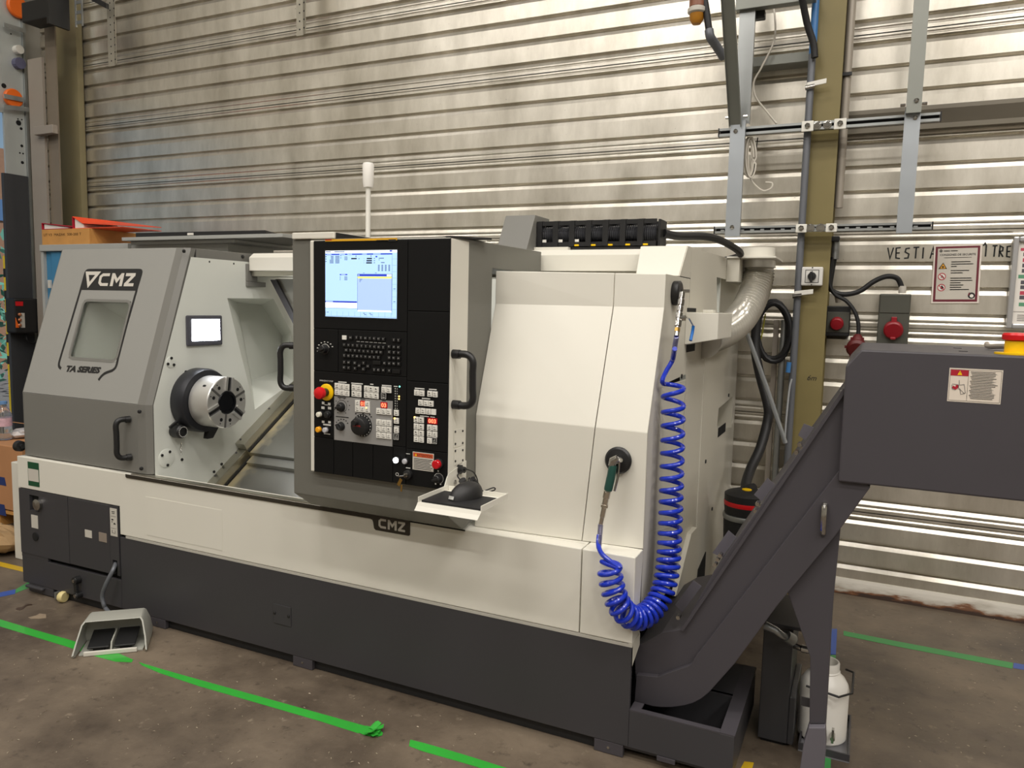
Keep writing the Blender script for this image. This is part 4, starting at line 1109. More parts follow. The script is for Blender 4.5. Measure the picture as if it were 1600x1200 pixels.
# white key groups (crop 6.667x of 480,580)
def mq(u, v): return 480 + u / 6.667, 580 + v / 6.667
random.seed(5)
def wkey(u, v, m=M_KEY, w_=7.2, h_=8.9, mark=True):
    x, y = mq(u, v)
    prect(x, y, w_, h_, YP2, YP2 + .0045, 'key', m, .0006)
    if mark:
        mi = 2 if m is M_KEY else 0
        k = random.random()
        if k < .3: leg(x, y - .8, 3, .5, mi, .0047); leg(x - 1.2, y - 1.5, .5, 2.2, mi, .0047); leg(x, y + 2.2, 4, .9, mi, .0047)
        elif k < .6: leg(x - .6, y - 1.2, 1.8, 1.8, mi, .0047); leg(x + 1, y - .4, 1.4, .5, mi, .0047); leg(x, y + 2.4, 4, .9, mi, .0047)
        else: leg(x + .8, y - 1.2, .5, 2.6, mi, .0047); leg(x - .8, y - .6, 2.2, .5, mi, .0047); leg(x, y + 2.2, 4.2, .8, mi, .0047)
def wgrid(u0, v0, nx, ny, du=51, dv=65, s=.12, **kw):
    for i in range(nx):
        for j in range(ny): wkey(u0 + i * du, v0 + j * dv + i * du * s, **kw)
wgrid(332, 150, 3, 2); wgrid(508, 166, 2, 2); wgrid(637, 178, 3, 2); wgrid(818, 188, 2, 1)
M_KEYD = mat('key_dark', '2A2928', .5)
wkey(818, 253, M_KEYD)
for (u, v, w_) in ((383, 112, 13), (535, 126, 18), (688, 134, 5), (843, 148, 15), (1185, 178, 15), (1322, 188, 12), (1252, 283, 13)): leg(*mq(u, v), w_, 1.6)
# silver field with dials
a_, b_, c_, d_ = mq(297, 255), mq(905, 300), mq(905, 770), mq(297, 710)
q = MB(); x0s, x1s = pu(*a_).x, pu(*b_).x; z1s = pu(*a_).z; z0s = pu(*d_).z
MB().box((x0s, YF - YP2 - .0006, z0s), (x1s, YF - YP2, z1s)).build('silver_field', M_SILVER, CU)
YP2S = YP2; YP2 = YP2S + .0008
c, r = knob(*mq(372, 370), 6.0, .016, point=10)
arc(*mq(378, 362), 9.5, -70, 245, .7, 2)
for k in range(10): leg(mq(378, 362)[0] + 12 * math.cos(math.radians(-60 + k * 33)), mq(378, 362)[1] - 12 * math.sin(math.radians(-60 + k * 33)), 1.6, 1.2, 2)
leg(*mq(378, 272), 13, 1.4, 2); leg(*mq(382, 474), 20, 1.4, 2)
knob(*mq(372, 570), 5.5, .018, point=130)
for k in range(6): leg(mq(378, 560)[0] + 9.5 * math.cos(math.radians(20 + k * 26)), mq(378, 560)[1] - 9.5 * math.sin(math.radians(20 + k * 26)), 2.0, 1.5, 2)
c, r = knob(*mq(592, 562), 14.2, .030, 'handwheel', base=True)
hw = MB()
hw.cyl(c + Vector((-.2 * r, -.0302, .42 * r)), c + Vector((-.2 * r, -.046, .42 * r)), r * .3, n=16)
hw.build('handwheel_grip', M_BLACK, CU, smooth=True)
LEG2 = MB()
for k in range(20):
    t = 2 * PI * k / 20; p = c + Vector((math.cos(t) * r * 1.12, -.0034, math.sin(t) * r * 1.12))
    LEG2.obox(p, (r * .03, 0, 0), (0, .0004, 0), (0, 0, r * .06))
LEG2.build('handwheel_scale', M_MARK, CU)['kind'] = 'stuff'
rw = MB(); put_text(rw, 'CNC WHEEL', lambda u, v: (c.x + u, YF - YP2 - .0307, c.z + v), -r * .62, -.0, width=r * 1.05, height=r * .15)
rw.build('handwheel_text', mat('text_red', 'C8201C', .5), CU)
for (u, v) in ((523, 440), (598, 436), (668, 450), (683, 472)): leg(*mq(u, v), 2.2, 2, 2)
M_7BG = mat('display_red', '8E0A10', .3); M_7 = mat('display_digits', 'FF6A48', emit=3.0)
def seg7(x, y, wpx, hpx, txt):
    prect(x, y, wpx, hpx, YP2, YP2 + .003, 'display', mat('display_bezel', 'A01018', emit=.22))
    c = pu(x, y); sx, sz = sc(x, y); mb = MB(); put_text(mb, txt, lambda u, v: (c.x + u, YF - YP2 - .0034, c.z + v), 0, -hpx * sz * .34, width=wpx * sx * .80, height=hpx * sz * .68, centre=True, bold=.03)
    mb.build('digits', M_7, CU)
for (u, v) in ((545, 328), (648, 340), (545, 388), (597, 393), (648, 398)): wkey(u, v)
seg7(*mq(598, 334), 7, 9, '01'); seg7(*mq(818, 350), 10, 9, '03')
leg(*mq(596, 288), 7, 1.2, 2); leg(*mq(815, 306), 6, 1.2, 2)
for (u, v) in ((765, 412), (818, 417), (870, 421)): wkey(u, v)
wgrid(765, 527, 3, 3, 53, 67, .1)
for (u, v) in ((638, 378),): prect(*mq(u, v), 1.6, 1.8, YP2 + .0046, YP2 + .0054, 'indicator', mat('led_amber', 'FFC060', emit=4))
YP2 = YP2S
for (u, v) in ((947, 430), (947, 512), (947, 608)): wkey(u, v)
wkey(947, 676, M_KEYD)
for k in range(9):
    leg(*mq(932, 180 + 25.5 * k), 1.2, 1.8); leg(*mq(952, 182 + 25.5 * k), .7, 1.6)
leg(*mq(937, 156), 6, 1.3); leg(*mq(947, 569), 8, 1.2)
for (u, v, mm) in ((977, 158, mat('led_green', '7AF0D0', emit=3)), (972, 260, mat('led_amber', '')), (972, 287, mat('led_amber', '')), (930, 487, mat('led_amber', '')), (1138, 476, mat('led_amber', ''))):
    x, y = mq(u, v); cc = pu(x, y, YP2); MB().lathe([(.0028, 0), (.0028, .0012 if u < 1100 and u > 940 else .0055), (.0003, .0016 if u < 1100 and u > 940 else .006)], cc, (0, -1, 0), 10).build('indicator', mm, CU)
for (u, v) in ((1158, 220), (1213, 226), (1295, 232), (1350, 238), (1200, 325), (1255, 330), (1308, 335), (1172, 408), (1226, 412), (1280, 417)): wkey(u, v)
wkey(1334, 421, mark=False)
for (u, v) in ((1154, 500), (1208, 505), (1154, 570), (1208, 576), (1154, 637), (1208, 643), (1154, 702), (1208, 708), (1292, 583), (1347, 588), (1292, 650), (1347, 655), (1292, 718)): wkey(u, v)
wkey(1345, 719, M_KEYD)
seg7(*mq(1320, 515), 15, 9, '003'); leg(*mq(1235, 466), 14, 1.3); leg(*mq(1320, 475), 7, 1.3)
for (x, y) in (mq(818, 253), mq(947, 676), mq(1345, 719)):
    c = pu(x, y); sx, sz = sc(x, y)
    LEG.ribbon([(c.x + i * 3.6 * sx, c.z + j * 4.4 * sz) for i, j in ((-1, -1), (1, -1), (1, 1), (-1, 1))], .6 * sz, lambda u, v: (u, YF - YP2 - .0051, v), 0, closed=True)
# emergency stop
x, y = mq(220, 216); c = pu(x, y, YP2)
MB().lathe([(.0005, 0), (.0305, 0), (.0305, .004), (.027, .006), (.0005, .006)], c, (0, -1, 0), 30).build('stop_ring', M_YELLOW, CU, smooth=True)
MB().cyl(c + Vector((0, -.0061, 0)), c + Vector((0, -.028, 0)), .015, n=20).build('stop_collar', M_BLACK, CU, smooth=True)
MB().lathe([(.013, .0281), (.021, .031), (.0225, .040), (.020, .048), (.010, .052), (.0005, .053)], c, (0, -1, 0), 30).build('emergency_stop', M_RED, CU, smooth=True)
et = MB(); p = pu(*mq(215, 106)); put_text(et, 'EMERGENCY STOP', lambda u, v: (p.x + u, YF - YP2 - .0004, p.z + v), 0, 0, width=21 * sc(510, 590)[0], height=2.2 * sc(510, 590)[1], centre=True)
et.build('stop_text', M_MARK, CU)
def pilot(u, v, rpx, m, hh=.014, ring=True):
    x, y = mq(u, v); c = pu(x, y, YP2); r = rpx * sc(x, y)[1]
    if ring: MB().lathe([(.0005, 0), (r * 1.15, 0), (r * 1.15, .008), (r * 1.0, .009), (.0005, .009)], c, (0, -1, 0), 24).build('button_collar', M_BLACK, CU, smooth=True)
    MB().lathe([(r * .95, .0092), (r * .95, hh), (r * .8, hh + .002), (.0005, hh + .003)], c, (0, -1, 0), 24).build('push_button', m, CU, smooth=True)
M_BTW = mat('button_white', 'E2DFCF', .35); M_BTA = mat('button_amber', 'F4A81A', .35, var=.02); M_BTG = mat('button_grey', 'B9B9BE', .35)
pilot(165, 443, 4.2, M_BTW, .02); pilot(240, 447, 5, M_BLACK, .016); pilot(160, 599, 4.6, M_BTA, .02); pilot(228, 605, 4.4, M_BTG, .018)
for (u, v, w_, h_) in ((182, 328, 4, 4), (245, 340, 4, 4), (212, 348, 5, 1), (180, 378, 5, 4), (248, 382, 5, 4), (182, 524, 4, 3.5), (248, 528, 4, 3.5), (222, 555, 12, 2.5), (222, 650, 10, 1.4)): leg(*mq(u, v), w_, h_, 3)
# lower right controls
pilot(955, 918, 4.6, mat('button_lit', 'F6FAFF', emit=5.0), .014)
pilot(1047, 930, 4.3, M_BTG, .014); pilot(1385, 958, 7.2, mat('button_red', 'C40E1C', .25, coat=.4), .022)
leg(*mq(1065, 856), 6, 1); leg(*mq(1065, 1003), 7, 1.6)
zt2 = MB(); p = pu(*mq(950, 1087)); put_text(zt2, 'O', lambda u, v: (p.x + u, YF - YP2 - .0004, p.z + v), 0, 0, height=5.6 * sc(620, 740)[1], centre=True); zt2.build('switch_text', M_MARK, CU)
x, y = mq(1072, 1068); c = pu(x, y, YP2)
MB().lathe([(.0005, 0), (.016, 0), (.016, .012), (.012, .014), (.0005, .014)], c, (0, -1, 0), 22).build('key_switch', M_BLACK, CU, smooth=True)
ky = MB(); ky.cyl(c + Vector((0, -.0142, 0)), c + Vector((0, -.022, 0)), .008, n=14)
ky.obox(c + Vector((-.003, -.034, .001)), (.011, 0, .002), (0, .0115, 0), (-.0003, 0, .0018)); ky.build('switch_key', M_CHROME, CU, bevel=.0006)
kk = MB(); kk.obox(c + Vector((-.012, -.038, -.022)), (.005, 0, -.003), (0, .001, 0), (.006, 0, .012)); kk.obox(c + Vector((-.005, -.038, -.042)), (.003, 0, 0), (0, .001, 0), (.001, 0, .012))
kk.build('spare_key', M_BRASS, CU, bevel=.0006)
knob(*mq(1385, 1112), 6.2, .022, 'knob', point=200)
arc(*mq(1383, 1112), 8, -60, 200, .8, 3)
for (u, v) in ((1378, 1035), (1352, 1168), (1402, 1172)): leg(*mq(u, v), 2.2, 2.2, 3)
# attention plate
o = prect(*mq(1222, 938), 33, 28, YP2, YP2 + .0012, 'warning_plate', M_LABEL, .0004)
c = pu(*mq(1222, 938)); sx, sz = sc(*mq(1222, 938)); yy = YF - YP2 - .0016
at_ = MB()
def dq(u0, v0, u1, v1, mi): at_.quad([(c.x + u * sx, yy - .0001 * mi, c.z - v * sz) for u, v in ((u0, v0), (u1, v0), (u1, v1), (u0, v1))], mi)
dq(-15.5, -13, 15.5, -6.5, 0)
for k in range(7): dq(-14.5, -4 + k * 2.5, 14.5 - (k * 37 % 5), -3 + k * 2.5, 1)
put_text(at_, 'ATTENTION', lambda u, v: (c.x + u, yy - .0003, c.z + v), 2 * sx, 7.6 * sz, width=23 * sx, height=4 * sz, centre=True, mi=1)
at_.prism
at_.quad([(c.x - 12.6 * sx, yy - .0003, c.z + 7.6 * sz), (c.x - 9.6 * sx, yy - .0003, c.z + 7.6 * sz), (c.x - 11.1 * sx, yy - .0003, c.z + 12 * sz)], 2)
at_.build('warning_text', [mat('warning_orange', 'C8552C', .5), M_INK, M_YELLOW], CU)
LEG.build('panel_legends', [M_MARK, mat('legend_grey', '9A9A98', .6), M_INK, M_MARK], CU)['kind'] = 'stuff'
# right flank of the unit: seams, bracket plates, handle, cable
def fl(x, y): return at(x, y, 0, -1.2505)
for (x0, y0, x1, y1) in ((709, 672, 724, 695), (709, 702, 724, 722)):
    a, b = fl(x0, y0), fl(x1, y1)
    MB().box((-1.2503, a.y, b.z), (-1.2485, b.y, a.z)).build('cover_plate', M_WHITE, CU, bevel=.0005)
    for x, y in ((x0 + 1.5, y0 + 2.5), (x1 - 2, y0 + 1.2), (x0 + 1.5, y1 - 1.5), (x1 - 2, y1 - 3)):
        p = fl(x, y); MB().lathe([(.004, 0), (.004, .002), (.0005, .002)], (-1.2485, p.y, p.z), AX, 8).build('bolt', M_BLACK, CU)
a, b = fl(708, 553), fl(708, 632)
handle(a, b, (.075, -.0, 0), .0125, LA)
ha, hb = at(457, 540, 1, 2.22), at(457, 606, 1, 2.22)
handle(ha + Vector((.01, 0, 0)), hb + Vector((.01, 0, 0)), (-.05, -.02, 0), .011, LA)
# caps over the door
a, b = at(456, 362, 1, 2.19), at(521.5, 370, 1, 2.19)
MB().box((a.x, 2.19, ZD1 + .0005), (b.x, 2.42, a.z - .004)).build('top_cap', M_WHITE, LA, bevel=.003)
MB().box((b.x + .0005, 2.20, ZD1 + .001), (b.x + .004, 2.41, a.z - .006)).build('cap_end', M_BLACK, LA)
tp = at(700, 367, 1, 2.30)
MB().loft([(at(641, 371, 1, 2.25).x, 2.27, 1.7235), (DX1 + .0, 2.19, 1.7235), (DX1 + .035, 2.42, 1.735), (at(650, 371, 1, 2.4).x, 2.42, 1.735)],
          [(at(641, 371, 1, 2.25).x, 2.27, 1.731), (DX1 + .0, 2.19, 1.729), (DX1 + .035, 2.42, 1.742), (at(650, 371, 1, 2.4).x, 2.42, 1.742)]).build('top_lid', M_BLACK, LA)
MB().box((at(645, 367, 1, 2.42).x, 2.421, 1.736), (at(745, 367, 1, 2.42).x, 2.50, 1.748)).build('top_lid', M_WHITE, LA)
# signal lamp on its pole
YL = 2.46
pb = at(575, 372, 1, YL)
MB().cyl((pb.x, YL, 1.7285), (pb.x, YL, at(574, 290, 1, YL).z), .0095, n=14).build('lamp_pole', M_KEY, LA, smooth=True)
zl0_, zl1_ = at(574, 293, 1, YL).z, at(573, 255, 1, YL).z
MB().lathe([(.0097, 0), (.018, .001), (.021, .02), (.0225, (zl1_ - zl0_) * .9), (.019, zl1_ - zl0_), (.001, zl1_ - zl0_ + .001)], (pb.x, YL, zl0_), (0, 0, 1), 24).build('signal_lamp', mat('lamp_white', 'EDEAE4', .35), LA, smooth=True)

# mouse shelf on the right flank, with its pad and mouse
TY0 = at(653, 777, 0, -1.246).y
zs_f, zs_b = at(653, 783, 1, TY0).z, at(700, 752, 0, -1.246).z - .0
TXL = -1.2465; TXR = at(752, 803, 1, TY0).x
TYB = at(794, 775, 0, TXR).y; zs_b = at(794, 777, 0, TXR).z
def tray(x, y, h=0.0): return Vector((x, y, zs_f + (zs_b - zs_f) * (y - TY0) / (TYB - TY0) + h))
tm = MB()
def tslab(x0, x1, y0, y1, h0, h1, name, m, parent, bev=.0008):
    return MB().loft([tray(x0, y0, h0), tray(x1, y0, h0), tray(x1, y1, h0), tray(x0, y1, h0)], [tray(x0, y0, h1), tray(x1, y0, h1), tray(x1, y1, h1), tray(x0, y1, h1)]).build(name, m, parent, bevel=bev)
tslab(TXL, TXR, TY0, TYB, -.006, -.003, 'mouse_shelf', M_WHITE, LA)
SHF = bpy.data.objects['mouse_shelf']
tslab(TXR - .003, TXR, TY0, TYB, -.0029, .014, 'shelf_rim', M_WHITE, SHF)
tslab(TXL, TXL + .003, TY0, YF - .002, -.0029, .014, 'shelf_rim', M_WHITE, SHF)
tslab(TXL + .0035, TXR - .0035, TYB - .003, TYB, -.0029, .012, 'shelf_rim', M_WHITE, SHF)
f0, f1 = tray(TXL, TY0, -.006), tray(TXR, TY0, -.006)
dz = at(650, 795, 1, TY0).z - at(653, 787, 1, TY0).z
MB().loft([f0, f1, f1 + Vector((0, 0, .0029)), f0 + Vector((0, 0, .0029))], [f0 + Vector((-.004, -.014, dz - .004)), f1 + Vector((-.006, -.014, dz - .004)), f1 + Vector((-.006, -.011, dz - .003)), f0 + Vector((-.004, -.011, dz - .003))]).build('shelf_lip', M_WHITE, SHF)
b0 = tray(TXL, YF - .03)
MB().prism([(YF - .03, b0.z), (YF + .0, b0.z + .05), (2.31, b0.z + .075), (2.31, b0.z)], 0, -1.2483, -1.2453).build('shelf_bracket', M_WHITE, SHF)
p = at(711, 753.5, 0, -1.245)
MB().lathe([(.009, 0), (.009, .003), (.005, .004), (.001, .004)], (-1.2453, p.y, p.z), AX, 14).build('bolt', M_CHROME, SHF, smooth=True)
mp_ = tslab(TXL + .010, TXR - .006, TY0 + .006, TYB - .04, -.0028, .004, 'mouse_pad', M_RUBBER, None, .001)
tag(mp_, 'black foam mouse pad lying on the small white shelf of the control panel', 'mouse pad')
mc = at(729, 774, 1, TY0 + .11); my = TY0 + .10
ms = thing('computer_mouse', tray(mc.x, my, .0042), 'black computer mouse with a small white mark on the mouse pad', 'mouse')
mm = MB(); n = 20; rings = []
for i in range(9):
    t = i / 8; L_ = []
    s = math.sqrt(max(0, 1 - t ** 2.2)); hh = .052 * t
    for k in range(n):
        a_ = 2 * PI * k / n; xx = .040 * s * math.cos(a_) * (1 + .10 * math.sin(a_)); yy = .060 * s * math.sin(a_) + .012 * t
        L_.append(tray(mc.x + xx + .25 * yy, my + yy, .0045 + hh * (1 - .12 * math.sin(a_) * 0)))
    rings.append(L_)
mm.add([p for L_ in rings for p in L_], [(i * n + k, i * n + (k + 1) % n, (i + 1) * n + (k + 1) % n, (i + 1) * n + k) for i in range(8) for k in range(n)] + [tuple(range(n))[::-1], tuple(range(8 * n, 9 * n))])
mm.build('mouse_body', mat('mouse_black', '1D1C1D', .5), ms, smooth=True)
p = tray(mc.x - .018, my - .0585, .014)
MB().obox(p, (.010, -.002, 0), (0, .0005, .001), (0, .002, .004)).build('mouse_mark', M_MARK, ms)
# plugs and cable loops
q = at(716, 733, 0, -1.2505)
MB().lathe([(.016, 0), (.016, .012), (.011, .016), (.011, .026), (.001, .027)], (-1.2503, q.y, q.z), AX, 18).build('socket', M_BLACK, LA, smooth=True)
cbx = -1.215
def cp(x, y, X=cbx): return at(x, y, 0, X)
pts = smoothpath([(-1.225, q.y, q.z), cp(728, 733), cp(740, 738), cp(746, 750), cp(747, 764), cp(742, 760, -1.17), cp(734, 747, -1.19), cp(733, 752, -1.19), cp(742, 764, -1.15), cp(752, 770, -1.12), cp(772, 766, -1.09), cp(771, 762, -1.09), cp(756, 767, -1.11), tray(mc.x + .015, my + .075, .02)], 6)
cb2 = MB().tube(pts, .0022, 6)
pts = smoothpath([(-1.225, q.y - .002, q.z - .002), cp(715, 742, -1.22), cp(719, 750, -1.2), cp(724, 756, -1.19)], 6)
cb2.tube(pts, .0026, 6)
cb2.tube([cp(722, 750, -1.19), cp(727, 760, -1.185)], [.013, .011], 12)
cb2.tube([cp(738, 748, -1.20), cp(749, 762, -1.19)], [.010, .008], 10)
cb2.build('mouse_cable', M_RUBBER, ms, smooth=True)
# ------------------------------------------------------------------ hood right of the door
PL = [(2.526, 1.632), (2.527, 1.511), (2.388, 1.112), (2.396, ZT + .0005)]
PR = [(2.593, 1.626), (2.588, 1.511), (2.434, 1.096), (2.439, ZT + .002)]
def hood_prof(x):
    t = (x - DX1) / (XR - DX1); return [(a[0] + (b[0] - a[0]) * t, a[1] + (b[1] - a[1]) * t) for a, b in zip(PL, PR)]
def seam(d):
    out = []
    for (x, y) in ((960, 430), (958, 478), (930, 660), (909, 855)):
        p = hood_prof(-.82)[len(out)]; out.append(at(x, y, 1, p[0]).x + d)
    return out
def hood(xs0, xs1, name, m):
    A = [(x, *hood_prof(x)[i]) for i, x in enumerate(xs0)]; B = [(x, *hood_prof(x)[i]) for i, x in enumerate(xs1)]
    A += [(xs0[3], 2.62, A[3][2]), (xs0[0], 2.62, A[0][2])]; B += [(xs1[3], 2.62, B[3][2]), (xs1[0], 2.62, B[0][2])]
    return MB().loft(A, B).build(name, m, LA, bevel=.0025)
hood([DX1 + .0005] * 4, seam(-.0012), 'hood_panel', M_WHITE)
hood(seam(.0012), [XR - .0003] * 4, 'hood_panel', M_WHITE)
MB().box((DX1 + .01, 2.60, .72), (XR - .02, 2.612, 1.60)).build('hood_core', M_VOID, LA)
MB().box((DX1 + .01, 2.6205, 1.612), (XR - .003, 2.96, 1.626)).build('hood_top', M_WHITE, LA)

# right flank --------------------------------------------------------------------------
def sp(x, y): p = at(x, y, 0, XR); return (p.y, p.z)
def flat_poly(outer, holes, X, name, m, parent=None):
    bm = bmesh.new(); eds = []
    for L in [outer] + holes:
        v_ = [bm.verts.new((X, p[0], p[1])) for p in L]
        eds += [bm.edges.new((v_[i], v_[(i + 1) % len(v_)])) for i in range(len(v_))]
    bmesh.ops.triangle_fill(bm, edges=eds, use_beauty=True)
    mb = MB(); bm.verts.index_update()
    mb.add([v.co.copy() for v in bm.verts], [tuple(v.index for v in f.verts) for f in bm.faces]); bm.free()
    return mb.build(name, m, parent or LA)
YS = sp(1071, 600)[0]
s1 = [sp(1036, 601), sp(1071, 585), sp(1071, 592), sp(1040, 603)]
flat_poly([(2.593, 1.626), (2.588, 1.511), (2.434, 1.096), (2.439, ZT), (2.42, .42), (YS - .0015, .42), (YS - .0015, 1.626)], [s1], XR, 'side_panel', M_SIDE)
MB().quad([(XR - .03, *p) for p in [sp(1030, 606), sp(1030, 580), sp(1074, 580), sp(1074, 606)]]).build('slot_backing', M_VOID, LA)
# thin raised outline of the service door on the strip
dr = MB()
d4 = [sp(1033, 604), sp(1071, 594), sp(1064, 806), sp(1050, 822), sp(1021, 830)]
dr.ribbon(d4, .004, lambda u, v: (XR + .0012, u, v), closed=True)
dr.build('door_edge', M_WHITE, LA)
YE = 4.30
notch = [sp(1120, 433), (YE + .001, sp(1120, 433)[1]), (YE + .001, sp(1120, 488)[1]), sp(1120, 488)]
rec = [sp(1123, 638), sp(1145.5, 619), sp(1142.5, 668), sp(1120, 671)]
zt_r = 1.752
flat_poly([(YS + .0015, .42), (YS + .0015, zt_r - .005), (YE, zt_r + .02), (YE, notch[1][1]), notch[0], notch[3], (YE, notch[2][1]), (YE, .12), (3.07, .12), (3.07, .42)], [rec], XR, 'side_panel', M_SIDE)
R0 = [(XR, *p) for p in rec]; R1 = [(XR - .16, p[0] + .02, p[1] - .0) for p in rec]
q = MB()
for i in range(4): q.quad([R0[i], R0[(i + 1) % 4], R1[(i + 1) % 4], R1[i]])
q.quad(R1); q.build('side_recess', M_SIDE, LA)
for (x0, y0, x1, y1) in ((1073.5, 481, 1087, 487.5), (1072.5, 539, 1085, 548), (1122, 669, 1133, 674)):
    a, b = sp(x0, y0), sp(x1, y1)
    MB().box((XR + .0004, a[0], b[1]), (XR + .0016, b[0], a[1])).build('vent_slot', M_VOID, LA)
for (x, y0, y1) in ((1100.5, 560, 870),):
    a, b = sp(x, y0), sp(x - 2.5, y1)
    MB().box((XR + .0002, a[0], b[1]), (XR + .0022, a[0] + .004, a[1])).build('panel_seam', M_WHITE, LA)
for (x, y) in ((1138, 617.5), (1102, 721), (1112, 795), (1064.5, 588)):
    p = sp(x, y); MB().lathe([(.009, 0), (.009, .004), (.001, .004)], (XR + .0003, p[0], p[1]), AX, 10).build('bolt', M_BLACK, LA)
# raised cover at the foot of the flank
cvp = [sp(1073, 833), sp(1082, 823), sp(1079, 905), sp(1048, 930)]
MB().prism(cvp, 0, XR + .0004, XR + .02).build('foot_cover', M_SIDE, LA)
MB().prism([sp(1090, 890), sp(1102, 862), sp(1098, 930), sp(1086, 930)], 0, XR + .0004, XR + .004).build('cable_opening', M_VOID, LA)
# inside the notch: dark niche, filter regulator with a red knob
nz0, nz1 = notch[2][1], notch[0][1]
MB().box((XR - .30, notch[0][0] - .02, nz0 - .02), (XR - .28, YE, nz1 + .02)).build('niche_back', M_SIDE, LA)
MB().box((XR - .28, notch[0][0] - .022, nz0 - .02), (XR - .0008, notch[0][0] - .002, nz1 + .02)).build('niche_wall', M_DARK, LA)
MB().box((XR - .28, notch[0][0] - .0018, nz0 - .021), (XR - .0008, YE, nz0 - .0008)).build('niche_floor', M_SIDE, LA)
fr_ = at(1142, 475, 0, XR - .08); FY = fr_.y
fz0, fz1 = at(1132, 485, 0, XR - .08).z, at(1132, 470, 0, XR - .08).z
MB().box((XR - .14, FY - .06, nz0), (XR - .03, FY + .05, fz1)).build('filter_body', M_LABEL, LA, bevel=.006)
MB().cyl((XR - .10, FY - .02, fz1 + .0003), (XR - .10, FY - .02, at(1139, 453, 0, XR - .1).z), .032, n=20).build('regulator_knob', M_RED, LA, smooth=True)
MB().cyl((XR - .06, FY - .0605, (fz0 + fz1) / 2 + .01), (XR - .06, FY - .10, (fz0 + fz1) / 2 + .01), .022, n=14).build('filter_port', M_LABEL, LA, smooth=True)
MB().tube(smoothpath([(XR - .2, FY - .1, nz0 + .05), (XR - .21, FY - .12, nz1 - .09), (XR - .2, FY - .1, nz1 - .03)], 5), .008, 8).build('air_line', M_RUBBER, LA)
# box low on the flank holding the duct mouth
YBX = sp(1070.5, 512)[0] + .0
a, b = at(1123, 489.5, 1, YBX), at(1123, 530.5, 1, YBX)
zb0 = at(1070, 538.5, 1, YBX).z; zb1 = at(1070.5, 488, 1, YBX).z
xr_ = a.x
MB().loft([(XR + .0005, YBX, zb0), (xr_, YBX, b.z), (xr_, YBX, zb1), (XR + .0005, YBX, zb1)],
          [(XR + .0005, YBX + .32, zb0), (xr_, YBX + .32, b.z), (xr_, YBX + .32, zb1), (XR + .0005, YBX + .32, zb1)]).build('duct_box', M_WHITE, LA, bevel=.002)
p = at(1111, 487, 1, YBX + .2)
MB().box((p.x - .03, YBX + .18, zb1 + .0003), (p.x + .012, YBX + .24, zb1 + .012)).build('box_latch', M_WHITE, LA, bevel=.002)
# slanted lid on top of the rear end
q0, q1 = at(1001, 386, 1, 2.92), at(1076, 385, 1, 2.92)
q2, q3 = at(1068, 431, 1, 2.80), at(994, 427, 1, 2.80)
MB().loft([q3, Vector((XR - .004, 2.80, q2.z)), Vector((XR - .004, 2.92, 1.748)), Vector((q0.x, 2.92, 1.748))],
          [q3 + Vector((0, .02, -.004)), Vector((XR - .004, 2.82, q2.z - .004)), Vector((XR - .004, 2.93, 1.736)), Vector((q0.x, 2.93, 1.736))]).build('rear_lid', M_WHITE, LA, bevel=.001)
MB().prism([(2.8, q2.z), (2.92, 1.747), (YS + .001, 1.747), (YS + .001, q2.z)], 0, XR - .003, XR - .0002).build('lid_cheek', M_SIDE, LA)
MB().box((q0.x, 2.9305, 1.738), (XR - .004, YE, 1.750)).build('rear_top', M_WHITE, LA)
# right rear column of the body, top plate with the exhaust ring
MB().box((XR - .3, YE + .0005, .12), (XR - .0005, YE + .012, 1.77)).build('rear_sheet', M_SIDE, LA)
ERY = 3.95
e0, e1 = at(1161, 404, 1, ERY), at(1211, 404, 1, ERY)
ERX = (e0.x + e1.x) / 2; ERR = (e1.x - e0.x) / 2
ezt, ezb = at(1185, 388, 1, ERY).z, at(1185, 404, 1, ERY).z
MB().lathe([(ERR - .012, 0), (ERR, 0), (ERR, ezt - ezb), (ERR - .012, ezt - ezb)], (ERX, ERY, ezb + .0005), (0, 0, 1), 36).build('exhaust_ring', M_WHITE, LA, smooth=True)
MB().box((XR + .0005, ERY - .16, ezb - .008), (at(1218, 407, 1, ERY).x, ERY + .17, ezb)).build('exhaust_flange', M_WHITE, LA, bevel=.001)
MB().box((XR + .001, ERY - .15, at(1150, 440, 1, ERY - .15).z), (XR + .06, ERY + .15, ezb - .0085)).build('flange_support', M_SIDE, LA)
# flexible exhaust duct
dpts = smoothpath([(ERX + .003, ERY, ezb - .0095), at(1185, 432, 1, ERY), at(1176, 464, 1, ERY - .06), at(1158, 496, 1, ERY - .2), at(1134, 516, 1, ERY - .38), at(1106, 527, 1, ERY - .56), (XR + .005, ERY - .68, at(1092, 532, 1, ERY - .65).z)], 22)
rd = []
nP = len(dpts)
for i in range(nP):
    base = .071 + .006 * max(0, (i / nP - .55))
    rd.append(base + (.0042 if i % 3 == 0 else (-.0028 if i % 3 == 1 else .0)))
M_DUCT = mat('duct_plastic', 'CFCBC0', .16, .25, .06, 40, coat=.4)
M_DUCT.node_tree.nodes['Principled BSDF'].inputs['Transmission Weight'].default_value = .25
MB().tube(dpts, rd, 24).build('exhaust_duct', M_DUCT, LA, smooth=True)
MB().cyl((ERX + .003, ERY, ezb - .009), (ERX + .003, ERY, ezb - .045), .078, n=30).build('duct_clamp', M_STEEL, LA, smooth=True)
